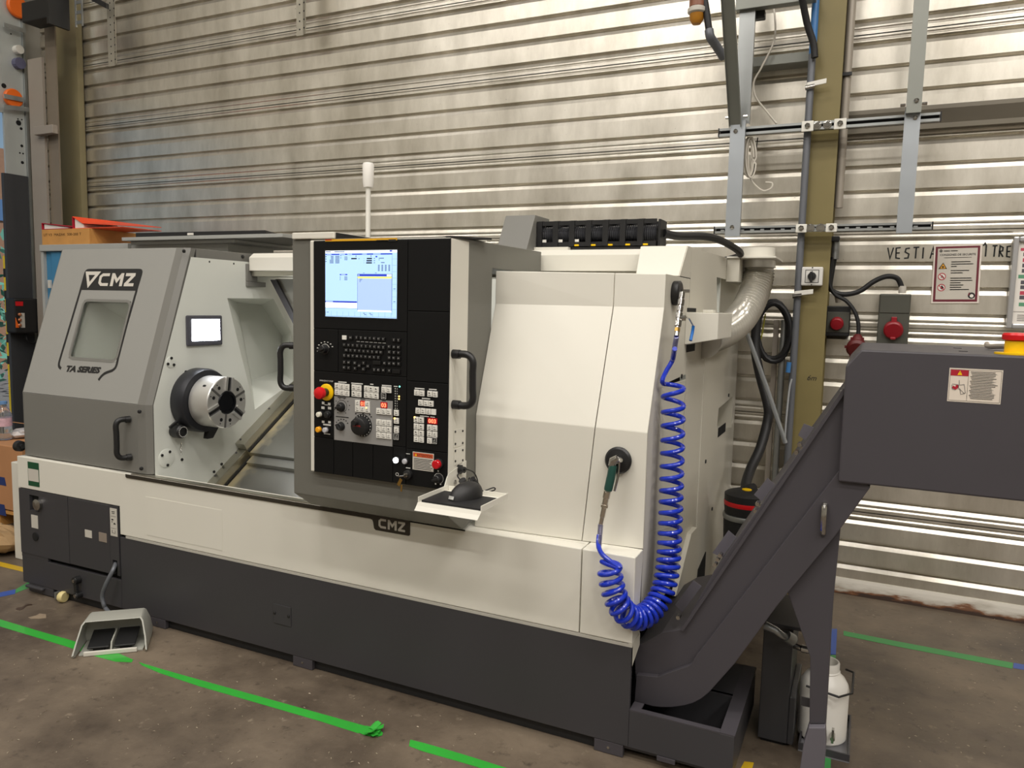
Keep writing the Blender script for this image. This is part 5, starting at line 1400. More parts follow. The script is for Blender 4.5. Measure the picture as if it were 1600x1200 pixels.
# grey cable housing on the door and drag chain
GY = 2.97
g0_, g1_ = at(775, 380, 1, GY), at(822, 388, 1, GY)
h0_, h1_ = at(787, 336.5, 1, GY + .07), at(837, 335.5, 1, GY + .07)
zbt_ = ZD1 + .008
hs = at(845, 338, 1, GY + .20)
gx0_, gx1_ = g0_.x, at(822, 388, 1, GY).x
MB().loft([(gx0_, GY, zbt_), (gx1_, GY, zbt_), (gx1_, GY + .25, zbt_), (gx0_, GY + .25, zbt_)],
          [(gx0_ + .0, GY + .09, h0_.z), (gx1_ + .0, GY + .09, h0_.z), (gx1_, GY + .25, h0_.z), (gx0_, GY + .25, h0_.z)]).build('cable_housing', M_GREY, LA, bevel=.002)
CYY = 3.08
kx0, kx1 = gx1_ + .002, at(1024, 365, 1, CYY).x
kz0, kz1 = at(900, 385, 1, CYY).z, at(900, 345, 1, CYY).z
DC = thing('drag_chain', (kx0, CYY, kz0), 'black plastic cable drag chain lying along the top of the lathe', 'cable chain')
NL = 7; LW = (kx1 - kx0) / NL
def chain_link(x):
    mb = MB(); h = kz1 - kz0
    mb.box((x, CYY - .004, kz0 + .0), (x + LW * 1.06, CYY + .004, kz0 + h * .17)); mb.box((x, CYY - .004, kz1 - h * .17), (x + LW * 1.06, CYY + .004, kz1))
    mb.box((x + LW * .02, CYY - .008, kz0), (x + LW * .34, CYY - .0042, kz1))
    mb.box((x, CYY + .096, kz0), (x + LW * 1.02, CYY + .104, kz1))
    mb.box((x + LW * .05, CYY + .005, kz1 - .006), (x + LW * .40, CYY + .095, kz1 + .002))
    mb.box((x + LW * .05, CYY + .005, kz0 - .002), (x + LW * .40, CYY + .095, kz0 + .006))
    return mb
for k in range(NL):
    chain_link(kx0 + k * LW).build('chain_link', M_BLACK, DC)
MB().box((kx1 + .012, CYY - .006, kz0 - .004), (kx1 + .022, CYY + .1, kz1 - .002)).build('end_link', M_BLACK, DC, bevel=.002)
rr_ = (kz1 - kz0) * .30; cpt = [(kx0 + (kx1 - kx0) * i / 120, CYY + .045, (kz0 + kz1) / 2) for i in range(121)]
MB().tube(cpt, [rr_ + (.0022 if i % 2 else -.0015) for i in range(121)], 14).build('corrugated_conduit', mat('conduit_dark', '3C3D42', .4, .1), DC, smooth=True)
ym = MB()
for k in range(2, NL): ym.box((kx0 + k * LW + LW * .35, CYY - .0050, kz0 + .001), (kx0 + k * LW + LW * .62, CYY - .0043, kz0 + .008))
ym.build('yellow_clip', M_YELLOW, DC)
wq = MB()
for k in range(3): wq.box((kx0 + k * LW + LW * .36, CYY - .002, kz0 + .014), (kx0 + k * LW + LW * .60, CYY - .0006, kz0 + .03))
wq.build('white_clip', M_KEY, DC)
MB().box((kx0 + LW * 2.2, CYY - .003, RY * 0 + 1.747), (kx1 - LW * .6, CYY + .1, kz0 - .004)).build('lower_run', M_BLACK, DC)
MB().box((kx0 + .0, CYY - .03, 1.7455), (kx0 + LW * 2.1, CYY + .09, kz0 - .004)).build('chain_tray', M_WHITE, LA)
hp_ = smoothpath([(kx1 + .0225, CYY + .05, (kz0 + kz1) / 2 + .0), at(1060, 369, 1, 3.2), at(1105, 370, 1, 3.4), at(1135, 380, 1, 3.6), at(1157, 398, 1, 3.8), (XR - .05, 3.9, 1.752)], 8)
MB().tube(hp_, .017, 10).build('cable', M_RUBBER, DC, smooth=True)

# ------------------------------------------------------------------ compressed air: valve, coiled hose, gun
pv = at(1052, 458, 0, XR)
AV = thing('air_valve', (XR, pv.y, pv.z), 'chrome air valve with a blue lever on a round black magnet', 'valve')
MB().lathe([(.042, .0006), (.044, .004), (.044, .024), (.038, .028), (.0005, .028)], (XR, pv.y, pv.z), AX, 30).build('magnet_base', M_BLACK, AV, smooth=True)
XV = XR + .062
def vp(x, y): return at(x, y, 0, XV)
MB().tube([(XR + .0285, pv.y, pv.z + .008), (XV - .004, pv.y, pv.z + .008)], .006, 10).build('elbow', M_CHROME, AV, smooth=True)
v0 = at(1066, 457, 0, XV); v1 = at(1057, 525, 0, XV); dv = (v1 - v0); lv = dv.length; dvn = dv.normalized()
segs = [(0, .13, .0105), (.13, .17, .0085), (.17, .30, .0125), (.30, .34, .0085), (.34, .44, .0115), (.44, .48, .008), (.48, .60, .0125), (.60, .66, .009), (.66, .78, .0125), (.78, .82, .0075)]
fm = MB()
for a_, b_, r_ in segs: fm.cyl(v0 + dv * a_, v0 + dv * b_, r_, n=6 if r_ > .01 else 14)
fm.build('fitting', M_CHROME, AV, bevel=.0008)
MB().cyl(v0 + dv * .821, v0 + dv * .90, .010, n=6).build('brass_nut', M_BRASS, AV)
MB().cyl(v0 + dv * .9005, v0 + dv * 1.0, .008, n=12).build('ferrule', M_CHROME, AV, smooth=True)
ct_ = v0 + dv * .60
MB().cyl(ct_, ct_ + Vector((.022, 0, .002)), .009, n=10).build('valve_stem', M_CHROME, AV, smooth=True)
lev = [ct_ + Vector((.024, 0, .004)), vp(1071, 497) + Vector((.012, 0, 0)), vp(1078, 509) + Vector((.012, 0, 0)), vp(1077.5, 519) + Vector((.01, 0, 0)), vp(1075.5, 532) + Vector((.008, 0, 0))]
MB().tube(lev[:3], .003, 8).build('lever_arm', M_CHROME, AV, smooth=True)
MB().tube(smoothpath(lev[2:], 5), [.0055] * 10 + [.0062], 10).build('lever_grip', mat('lever_blue', '1E6FC4', .4), AV, smooth=True)

HZ = thing('air_hose', v1, 'coiled blue plastic air hose hanging between the valve and the air gun', 'hose')
# centre line of the coil as (px, py, plane Y, turn)
CL = [(1052, 600, 2.53, 0), (1052, 636, 2.53, 1.5), (1051, 690, 2.53, 4), (1049.5, 750, 2.53, 7), (1048, 800, 2.52, 9.8), (1046, 850, 2.51, 13), (1043, 890, 2.49, 16), (1035, 925, 2.46, 18.8), (1021, 950, 2.42, 21.4), (1003, 964, 2.37, 24), (986, 964, 2.33, 26.2), (971, 951, 2.29, 28.2), (961, 931, 2.28, 30), (955, 908, 2.28, 31.6), (953, 893, 2.28, 32.6), (952, 880, 2.28, 33.4)]
cp3 = [at(x, y, 1, Y) for x, y, Y, t in CL]; ct = [c[3] for c in CL]
cen = smoothpath(cp3, 24)
def ctr_at(turn):
    for i in range(len(ct) - 1):
        if turn <= ct[i + 1]:
            f = (turn - ct[i]) / (ct[i + 1] - ct[i]); j = i * 24 + f * 24; k = min(int(j), len(cen) - 2)
            return cen[k].lerp(cen[k + 1], j - k), (cen[min(k + 3, len(cen) - 1)] - cen[max(k - 3, 0)]).normalized()
    return cen[-1], (cen[-1] - cen[-3]).normalized()
RCOIL = .0345; coil = []
PHA = 2.0
NT = 33.3
for i in range(int(NT * 20) + 1):
    t = i / 20; c, d = ctr_at(t)
    a_ = Vector((.35, -.94, 0)); a_ = (a_ - d * a_.dot(d)).normalized(); b_ = d.cross(a_)
    th = 2 * PI * t + PHA
    coil.append(c + RCOIL * (math.cos(th) * a_ + math.sin(th) * b_))
lead = smoothpath([v1 + dvn * .045, at(1051, 562, 1, 2.56), at(1041, 580, 1, 2.54), at(1035, 594, 1, 2.51), coil[0]], 8)
gp0 = at(935, 833, 1, 2.36)
tail = smoothpath([coil[-1], at(968, 888, 1, 2.27), at(955, 878, 1, 2.285), at(941, 866, 1, 2.30), at(935, 852, 1, 2.33), at(936, 836, 1, 2.35)], 8)
MB().tube(lead[:-1] + coil + tail[1:], .0082, 10).build('hose_tube', M_BLUEHOSE, HZ, smooth=True)
# spring guards
def spring(p, q, r, turns, name, parent, m):
    d = (q - p); n_ = d.normalized(); a_ = n_.orthogonal().normalized(); b_ = n_.cross(a_)
    return MB().tube([p + d * (i / (turns * 10)) + r * (math.cos(2 * PI * i / 10) * a_ + math.sin(2 * PI * i / 10) * b_) for i in range(turns * 10 + 1)], .0014, 5).build(name, m, parent, smooth=True)
M_SPR = mat('spring_steel', '9A9AB8', .3, .8)
sA, sB = v1, at(1051, 562, 1, 2.56)
MB().tube([sA, sB], .0068, 10).build('hose_end', mat('hose_navy', '1A2470', .35), HZ, smooth=True)
spring(sA, sB, .008, 20, 'spring_guard', HZ, M_SPR)
# gun on its magnet
GYP = hood_prof(-.72)[2][0]
GD = at(967.5, 718.5, 1, GYP)
hn = Vector((0, -1, 0))
AG = thing('air_gun', GD, 'green handled chrome air gun hanging from a round black magnet on the white hood', 'air gun')
MB().lathe([(.040, .0006), (.046, .003), (.046, .010), (.040, .016), (.018, .020), (.018, .036), (.0005, .036)], (GD.x, GYP - .004, GD.z), hn, 34).build('magnet_base', M_BLACK, AG, smooth=True)
YG = GYP - .058
def gp(x, y, Y=YG): return at(x, y, 1, Y)
nb = MB(); nb.tube([gp(968, 719, GYP - .041), gp(964, 719, YG)], .012, 12); nb.tube([gp(966, 716), gp(958, 720), gp(956, 728)], [.013, .0145, .012], 12)
nb.build('gun_head', M_CHROME, AG, smooth=True)
MB().tube(smoothpath([gp(958, 727), gp(954, 748), gp(950, 766)], 4), [.0125, .0135, .014, .014, .0145, .0145, .0145, .0145, .0135], 14).build('gun_grip', mat('grip_green', '1F4A42', .4), AG, smooth=True)
tr_ = MB(); tr_.tube(smoothpath([gp(968, 722), gp(966, 742), gp(960, 767)], 4), .004, 8); tr_.build('gun_lever', M_CHROME, AG, smooth=True)
g5 = [gp(949, 767.5), gp(947, 778), gp(945, 788), gp(943, 798), gp(941, 808), gp(938.5, 820)]
cn_ = MB()
for (p, q, r_, n_) in ((g5[0], g5[1], .0125, 14), (g5[1], g5[2], .0105, 14), (g5[2], g5[2].lerp(g5[3], .45), .0135, 6), (g5[2].lerp(g5[3], .45), g5[4], .009, 14), (g5[4], g5[5], .0075, 12)): cn_.cyl(p, q, r_, n=n_)
cn_.build('coupling', mat('nickel', 'D9D3C8', .22, 1.0), AG, bevel=.0008)
spring(g5[5], at(935.5, 858, 1, 2.325), .008, 22, 'spring_guard', AG, M_SPR)
# ------------------------------------------------------------------ chip conveyor
YV = 2.45; VW = .60
def cx(x, y, Y=YV): p = at(x, y, 1, Y); return (p.x, p.z)
CV = thing('chip_conveyor', (.1, YV + .3, 0), 'charcoal inclined chip conveyor with a large discharge box at the right of the lathe', 'conveyor')
low = [(1360, 759), (1305, 835), (1216, 942), (1150, 1032), (1125, 1060), (1110, 1077), (1098, 1087), (1085, 1094), (1070, 1098), (1052, 1100.5), (1036, 1100.5), (1022, 1099), (994, 1091)]
upper = [(991, 1012), (1034, 988), (1066, 983), (1116, 892), (1180, 802), (1320, 608)]
ridge = [(1310, 735), (1152, 940), (1090, 1020), (1083, 1032), (1078, 1036), (1052, 1045), (1030, 1053), (997, 1050)]
UP_ = [cx(*p) for p in upper]; LO_ = [cx(*p) for p in low]; RI_ = [cx(*p) for p in ridge]
body = UP_ + [cx(1380, 608)] + LO_
MB().prism(body, 1, YV, YV + VW).build('trough', M_CONV, CV, bevel=.002)
stp = RI_ + [cx(994, 1091)] + LO_[::-1][1:] + [cx(1360, 740)]
MB().prism([*RI_[::-1], cx(1330, 728), *LO_], 1, YV - .022, YV - .0003).build('lower_strip', M_CONV, CV, bevel=.002)
rib = MB()
for i in range(len(UP_) - 3):
    pass
a, b = Vector((UP_[2][0], UP_[2][1])), Vector((UP_[5][0], UP_[5][1])); d = (b - a).normalized(); nn = Vector((-d.y, d.x))
MB().prism([tuple(a + nn * .004), tuple(b + nn * .004), tuple(b - nn * .006), tuple(a - nn * .006)], 1, YV - .012, YV - .0003).build('top_flange', M_CONV, CV)
for poly in ([(1247, 680), (1256, 662), (1272, 668), (1258, 688)], [(1178, 773), (1199, 747), (1211, 757), (1190, 783)], [(1113, 864), (1138, 829), (1151, 840), (1128, 871)], [(1055, 945), (1083, 907), (1096, 916), (1066, 957)]):
    MB().prism([cx(x, y, YV + .10) for x, y in poly], 1, YV + .10, YV + .104).build('hinge_plate', mat('hinge_grey', '5E5B62', .45), CV)
bo_ = MB()
for (x, y) in ((1251, 694), (1256, 700), (1246, 706), (1186, 786), (1192, 790), (1183, 797), (1188, 803), (1124, 872), (1120, 880), (1063, 962), (1128, 866)):
    p = at(x - 1, y - 1, 1, YV + .03); bo_.cyl(p, p + Vector((0, -.028, 0)), .007, n=6)
bo_.build('hinge_bolts', M_CHROME, CV)['kind'] = 'stuff'
pe = at(1288, 806, 1, YV)
MB().tube(smoothpath([pe + Vector((0, -.0005, .035)), pe + Vector((0, -.03, .04)), pe + Vector((0, -.04, .0)), pe + Vector((0, -.03, -.045)), pe + Vector((0, -.0005, -.045))], 5), .009, 10).build('lifting_eye', M_CHROME, CV, smooth=True)
# discharge box
YQ = YV - .035
bxp = [at(1309.5, 752.5, 1, YQ), at(1324, 572, 1, YQ), at(1346, 546.5, 1, YQ)]
zt_b, zb_b = bxp[2].z, bxp[0].z
BX1 = .56
dbx = MB().prism([(bxp[0].x, zb_b), (bxp[1].x - .004, bxp[1].z), (bxp[2].x, zt_b), (BX1, zt_b), (BX1, zb_b)], 1, YQ, YV + VW + .04)
dbx.build('discharge_box', M_CONV, CV, bevel=.005)
# warning label on the box
c0_ = at(1523, 603, 1, YQ); a_ = at(1481, 603, 1, YQ); b_ = at(1565, 603, 1, YQ)
lw, lh_ = (b_.x - a_.x) / 2, (at(1523, 576, 1, YQ).z - at(1523, 629, 1, YQ).z) / 2
wl_ = MB()
def lq(u0, v0, u1, v1, mi, e): wl_.box((c0_.x + u0 * lw, YQ - e - .0003, c0_.z + v0 * lh_), (c0_.x + u1 * lw, YQ - e, c0_.z + v1 * lh_), mi)
lq(-1, -1, 1, 1, 0, .0003)
for e in ((-.95, -.93, .95, -.915), (-.95, .915, .95, .93), (-.96, -.93, -.95, .93), (.95, -.93, .96, .93), (-.27, -.93, -.26, .93)): lq(*e, 1, .0008)
lq(-.94, .55, -.27, .90, 2, .0008)
yy = YQ - .0014
wl_.quad([(c0_.x - .69 * lw, yy, c0_.z + .60 * lh_), (c0_.x - .50 * lw, yy, c0_.z + .60 * lh_), (c0_.x - .595 * lw, yy, c0_.z + .86 * lh_)], 3)
put_text(wl_, '!', lambda u, v: (c0_.x + u, yy - .0002, c0_.z + v), -.60 * lw, .63 * lh_, height=.16 * lh_, mi=1, centre=True)
random.seed(11)
for k in range(18):
    v = .80 - k * .092; wl_.quad([(c0_.x + (-.2 + .03 * (k % 3)) * lw, yy, c0_.z + v * lh_), (c0_.x + random.uniform(.6, .85) * lw, yy, c0_.z + v * lh_), (c0_.x + random.uniform(.6, .85) * lw, yy, c0_.z + (v + .035) * lh_), (c0_.x + (-.2 + .03 * (k % 3)) * lw, yy, c0_.z + (v + .035) * lh_)], 1)
for pts in ([(-.85, .05), (-.62, .02), (-.6, -.2), (-.5, -.3), (-.36, -.5)], [(-.6, .3), (-.58, .0), (-.4, .05), (-.33, -.45), (-.5, -.55), (-.55, -.2)], [(-.86, .0), (-.84, -.25), (-.7, -.3)]):
    wl_.ribbon([(c0_.x + u * lw, c0_.z + v * lh_) for u, v in pts], .0016, lambda u, v: (u, yy, v), 4)
wl_.ribbon([(c0_.x + u * lw, c0_.z + v * lh_) for u, v in ((-.84, -.12), (-.72, -.2), (-.66, -.12), (-.66, .0))], .007, lambda u, v: (u, yy, v), 2)
wl_.build('warning_label', [mat('label_cream', 'DDD2C4', .5), M_INK, mat('label_red', 'A8182C', .5), M_YELLOW, mat('label_line', '8A8580', .6)], CV)
# emergency stop on the box
pe = at(1586, 552, 1, YQ + .10)
ex, ey = pe.x, YQ + .10
MB().lathe([(.001, 0), (.05, 0), (.05, .005), (.001, .005)], (ex, ey, zt_b + .0003), (0, 0, 1), 30).build('stop_ring', M_YELLOW, CV, smooth=True)
MB().lathe([(.001, .0052), (.027, .0052), (.027, .038), (.001, .038)], (ex, ey, zt_b), (0, 0, 1), 26).build('stop_collar', M_YELLOW, CV, smooth=True)
MB().lathe([(.024, .0382), (.034, .042), (.035, .054), (.031, .060), (.001, .062)], (ex, ey, zt_b), (0, 0, 1), 28).build('emergency_stop', M_RED, CV, smooth=True)
MB().tube(smoothpath([(ex, ey + .03, zt_b + .012), at(1570, 541, 1, YQ + .3), at(1545, 541, 1, YQ + .4), at(1542, 537, 1, YQ + .45)], 6), .008, 8).build('stop_cable', M_POST, CV, smooth=True)
hl2 = MB()
for (x, y) in ((1496, 544), (1505, 549)):
    p = at(x, y, 2, zt_b + .0006); hl2.box((p.x - .011, p.y - .01, zt_b + .0002), (p.x + .011, p.y + .01, zt_b + .0012))
hl2.build('top_slot', M_VOID, CV)
# support leg
YLG = YV + .0
lg_ = [(1228, 918), (1302, 826), (1314, 820), (1300, 960), (1292, 1100), (1290, 1131), (1264.5, 1131), (1266, 1027)]
MB().prism([cx(x, y) for x, y in lg_], 1, YV + .0005, YV + .012).build('leg_plate', M_CONV, CV, bevel=.002)
MB().prism([cx(1309, 834), cx(1300, 960), cx(1292, 1100), cx(1288, 1165), cx(1284, 1165), cx(1289, 1100), cx(1296, 960), cx(1303, 845)], 1, YV + .0125, YV + .10).build('leg_flange', M_CONV, CV)
f0_, f1_ = cx(1264, 1132), cx(1290, 1132)
MB().prism([(f0_[0], f0_[1]), (f1_[0], f1_[1]), (f1_[0] + .006, f1_[1] - .062), (f1_[0] + .004, .006), (f0_[0] - .022, .006), (f0_[0] - .012, f0_[1] - .062)], 1, YV - .02, YV + .03).build('leg_foot', mat('leg_paint', '625F66', .42), CV, bevel=.003)
MB().box((f0_[0] - .05, YV - .05, 0), (f1_[0] + .03, YV + .07, .0055)).build('foot_plate', M_CONV, CV)
MB().box(tuple(Vector((cx(1250, 1100)[0], YV + .05, cx(1250, 1114)[1]))), tuple(Vector((cx(1266, 1100)[0] + .02, YV + .054, cx(1250, 1100)[1])))).build('leg_tab', M_DARK, CV)

# ------------------------------------------------------------------ coolant tank
TX0, TX1, TYB_ = -.70, -.293, 2.858
zr = .172
TK = thing('coolant_tank', (-.48, 2.6, 0), 'open dark grey coolant tank on the floor under the low end of the conveyor', 'tank')
t_ = .012
MB().box((XR + .0008, Y0, ZB), (TX1, Y0 + t_, zr)).build('front_wall', M_DARK, TK, bevel=.001)
MB().box((TX1 - t_, Y0 + t_ + .0003, .03), (TX1, TYB_, zr)).build('side_wall', M_DARK, TK)
MB().box((TX0, TYB_ - t_, .03), (TX1 - t_ - .0003, TYB_, zr)).build('rear_wall', M_DARK, TK)
MB().box((TX0, Y0 + t_ + .0003, .03), (TX0 + t_, TYB_ - t_ - .0003, zr)).build('side_wall', M_DARK, TK)
MB().box((TX0 + t_, Y0 + t_, .031), (TX1 - t_, TYB_ - t_, .05)).build('tank_floor', M_DARK, TK)
MB().box((TX1 - .045, Y0 + .0005, zr + .0003), (TX1 + .002, TYB_ + .002, zr + .005)).build('rim', M_CONV, TK)
MB().box((XR + .0008, Y0 - .0005, zr + .0003), (TX1 - .0455, Y0 + .022, zr + .005)).build('rim', M_CONV, TK)
MB().box((XR + .0008, Y0 + .0225, zr + .0003), (XR + .035, Y0 + .06, zr + .005)).build('rim', M_CONV, TK)
MB().box((TX0, 2.62, zr + .0003), (TX1 - .0455, TYB_ + .002, zr + .004)).build('cover_plate', M_DARK, TK)
MB().box((TX0 + t_, 2.60, .05), (TX1 - t_, 2.612, zr - .001)).build('baffle', M_DARK, TK)
for (x, y) in ((TX0 + .05, Y0 + .08), (TX1 - .06, Y0 + .08), (TX1 - .06, TYB_ - .08), (TX0 + .05, TYB_ - .08)):
    MB().cyl((x - .01, y, .0152), (x + .01, y, .0152), .0148, n=14).build('caster', M_BLACK, TK)
MB().box((XR + .10, Y0 - .006, .03), (XR + .16, Y0 - .0005, .0445)).build('bracket', M_CONV, TK)
# coolant pump cabinet
q0 = at(1183, 1157, 2, 0); q1 = at(1238, 1170, 2, 0)
YU = (q0.y + q1.y) / 2
u0, u1 = q0.x, q1.x
zu = at(1245, 985, 1, YU).z
CP = thing('coolant_cabinet', ((u0 + u1) / 2, YU + .2, 0), 'tall dark coolant cabinet on the floor behind the conveyor leg', 'cabinet')
M_CAB = mat('cabinet_dark', '38383B', .45, var=.05)
MB().box((u0, YU, .012), (u1 - .02, YU + .30, zu)).build('body', M_CAB, CP, bevel=.003)
MB().box((u1 - .0195, YU + .002, .012), (u1, YU + .29, zu * .43)).build('side_cover', M_CAB, CP, bevel=.003)
MB().box((u0, YU - .006, zu + .0004), (u1 + .006, YU + .3, zu + .012)).build('cabinet_top', M_DARK, CP, bevel=.002)
MB().box((u0 + .01, YU + .01, 0), (u1 - .03, YU + .29, .0118)).build('base', M_VOID, CP)
pa = [at(1196, 978, 1, YU - .05), at(1212, 985, 1, YU - .06), at(1222, 993, 1, YU - .06), at(1234, 997, 1, YU - .04)]
MB().tube(pa, [.016, .013, .012, .012], 12).build('hose_fitting', M_GALV, CP, smooth=True)
MB().tube([at(1228, 993, 1, YU - .05), at(1238, 1000, 1, YU - .03)], [.019, .021], 14).build('pipe_elbow', M_GALV, CP, smooth=True)
pn = at(1252, 1013, 1, YU + .02)
MB().tube([pn, pn + Vector((.045, 0, -.002))], .013, 12).build('outlet_nipple', M_CHROME, CP, smooth=True)
MB().tube([pn + Vector((-.06, .02, 0)), pn], .010, 10).build('outlet_nipple', M_CHROME, CP, smooth=True)
# drip tray with the white canister
w0_, w1_, w2_ = at(1289, 1184, 2, 0), at(1327, 1190, 2, 0), at(1334, 1130, 2, 0)
TYF, TYK = w0_.y, w2_.y; tx0, tx1 = -.12, w1_.x
DT = thing('drip_tray', ((tx0 + tx1) / 2, (TYF + TYK) / 2, 0), 'shallow dark steel drip tray on the floor under the white canister', 'tray')
MB().box((tx0, TYF, .001), (tx1, TYK, .006)).build('tray_floor', mat('tray_paint', '77767A', .35), DT)
for (a, b) in (((tx0, TYF, .0062), (tx1, TYF + .006, .03)), ((tx0, TYK - .006, .0062), (tx1, TYK, .03)), ((tx1 - .006, TYF + .0063, .0062), (tx1, TYK - .0063, .03)), ((tx0, TYF + .0063, .0062), (tx0 + .006, TYK - .0063, .03))):
    MB().box(a, b).build('tray_rim', M_DARK, DT)
YJ = (TYF + TYK) / 2 - .01
jx0, jx1 = at(1245, 1100, 1, YJ).x, at(1323, 1100, 1, YJ).x
jx, jr = (jx0 + jx1) / 2 + .006, (jx1 - jx0) / 2
jh = at(1300, 1034, 1, YJ).z - .0062
CN = thing('canister', (jx, YJ, .0062), 'open white plastic canister with a black wire handle behind the conveyor leg', 'canister')
jr = min(jr, .092)
pfj = [(jr * .9, 0), (jr, .01), (jr, jh * .66), (jr * .96, jh * .72), (jr * .80, jh * .80), (jr * .60, jh * .85), (jr * .56, jh * .87), (jr * .60, jh * .885), (jr * .56, jh * .90), (jr * .56, jh * .985), (jr * .54, jh), (jr * .48, jh), (jr * .48, jh * .88), (.001, jh * .86)]
MB().lathe(pfj, (jx, YJ, .0064), (0, 0, 1), 36).build('canister_body', mat('canister_white', 'E9E6DF', .35, var=.02), CN, smooth=True)
hz = .0064 + jh * .80; hw_ = MB()
hw_.tube([(jx + jr * .80, YJ + .04, hz + .02), (jx + jr * 1.12, YJ + .05, hz + .01), (jx + jr * 1.10, YJ - .05, hz - .02), (jx + jr * .6, YJ - .10, hz - .02), (jx - jr * .7, YJ - .09, hz - .01)], .004, 8)
hw_.build('wire_handle', M_BLACK, CN, smooth=True)
tp_ = at(1301, 1150, 1, YJ - jr - .01)
tb = MB(); tb.tube([(tp_.x, YJ - jr * .95, tp_.z), (tp_.x, YJ - jr - .035, tp_.z)], .008, 10); tb.obox((tp_.x, YJ - jr - .03, tp_.z + .012), (.004, 0, 0), (0, .01, 0), (0, 0, .024))
tb.build('drain_tap', M_CHROME, CN, bevel=.001)

# ------------------------------------------------------------------ vacuum cleaner behind the lathe
VY = 3.62
va, vb = at(1131, 800, 1, VY), at(1203, 810, 1, VY)
vr = (vb.x - va.x) / 2; vx = va.x + vr; 
zt_v = at(1165, 768, 1, VY - vr * .3).z
VC = thing('vacuum_cleaner', (vx, VY, 0), 'black drum vacuum cleaner with a red band standing between the lathe and the wall', 'vacuum cleaner')
def vz(y): return at(1165, y, 1, VY - vr).z
MB().lathe([(vr * .96, vz(800) - .03), (vr, vz(798)), (vr, vz(776) - .01), (vr * .9, zt_v - .01), (vr * .6, zt_v), (.001, zt_v)], (vx, VY, 0), (0, 0, 1), 40).build('motor_head', M_RUBBER, VC, smooth=True)
MB().lathe([(vr * 1.005, vz(797)), (vr * 1.012, vz(795.5)), (vr * 1.012, vz(791)), (vr * 1.005, vz(790))], (vx, VY, 0), (0, 0, 1), 40).build('red_band', M_RED, VC, smooth=True)
MB().lathe([(.001, .06), (vr * .9, .06), (vr * .95, vz(860)), (vr * 1.0, vz(818)), (vr * 1.0, vz(812)), (.001, vz(812) + .001)], (vx, VY, 0), (0, 0, 1), 40).build('drum', M_RUBBER, VC, smooth=True)
MB().lathe([(vr * 1.02, vz(819)), (vr * 1.04, vz(817)), (vr * 1.04, vz(813)), (vr * 1.02, vz(811))], (vx, VY, 0), (0, 0, 1), 40).build('drum_rim', M_GALV, VC, smooth=True)
p = at(1167, 765.5, 2, zt_v + .0005)
MB().cyl((p.x, p.y, zt_v + .0002), (p.x, p.y, zt_v + .004), .022, n=20).build('yellow_badge', M_YELLOW, VC)
for a_ in (45, 135, 225, 315):
    t = math.radians(a_); MB().cyl((vx + vr * .75 * math.cos(t) - .012, VY + vr * .75 * math.sin(t), .03), (vx + vr * .75 * math.cos(t) + .012, VY + vr * .75 * math.sin(t), .03), .03, n=14).build('caster', M_BLACK, VC)
    MB().box((vx + vr * .75 * math.cos(t) - .006, VY + vr * .75 * math.sin(t) - .006, .058), (vx + vr * .75 * math.cos(t) + .006, VY + vr * .75 * math.sin(t) + .006, .075)).build('caster_stem', M_BLACK, VC)
# ------------------------------------------------------------------ struts, posts and pipes on the back wall
YST = 4.12
def wpt(x, y, Y): return at(x, y, 1, Y)
def strut(x0, y0, x1, y1, hpx, label, teeth):
    a, b = wpt(x0, y0, YST), wpt(x1, y1, YST)
    z = (a.z + b.z) / 2; h = (wpt(1300, 190, YST).z - wpt(1300, 190 + hpx, YST).z) / 2
    o = thing('mounting_rail', ((a.x + b.x) / 2, YST, z), label, 'rail')
    MB().box((a.x, YST, z + h * .42), (b.x, YST + .012, z + h)).build('rail_lip', M_GALV, o)
    MB().box((a.x, YST, z - h), (b.x, YST + .012, z - h * .35)).build('rail_lip', M_GALV, o)
    MB().box((a.x + .002, YST + .02, z - h * .98), (b.x - .002, YST + .03, z + h * .98)).build('rail_back', M_VOID, o)
    MB().box((a.x, YST + .0125, z - h), (b.x, YST + .0195, z - h * .9)).build('rail_edge', M_GALV, o)
    MB().box((a.x - .006, YST - .003, z - h * 1.1), (a.x - .0004, YST + .03, z + h * 1.1)).build('end_cap', M_BLACK, o)
    MB().box((b.x + .0004, YST - .003, z - h * 1.1), (b.x + .006, YST + .03, z + h * 1.1)).build('end_cap', M_BLACK, o)
    if teeth:
        k = a.x + .03
        while k < b.x - .03:
            MB().box((k, YST - .001, z - h * .349), (k + .018, YST + .011, z + h * .05)).build('rail_tooth', M_GALV, o); k += .05
    return o, z, h
o1, z1, h1 = strut(1124, 208, 1469, 181, 13, 'slotted galvanised mounting rail across the olive column, upper of two', False)
for x, y in ((1262, 196), (1313, 191)):
    p = wpt(x, y, YST); MB().box((p.x - .028, YST - .008, z1 - h1 * 1.35), (p.x + .028, YST - .0005, z1 + h1 * 1.2)).build('clamp', M_KEY, o1, bevel=.003)
    MB().lathe([(.014, 0), (.014, .006), (.008, .01), (.001, .01)], (p.x, YST - .0082, z1), (0, -1, 0), 6).build('bolt', M_CHROME, o1)
for x, y in ((1277, 194), (1293, 192.5)):
    p = wpt(x, y, YST); MB().lathe([(.021, 0), (.021, .004), (.012, .005), (.012, .012), (.001, .012)], (p.x, YST - .0004, z1), (0, -1, 0), 14).build('bolt', M_CHROME, o1)
o2, z2, h2 = strut(1117, 360, 1456, 352, 11, 'slotted galvanised mounting rail with teeth across the olive column, lower of two', True)
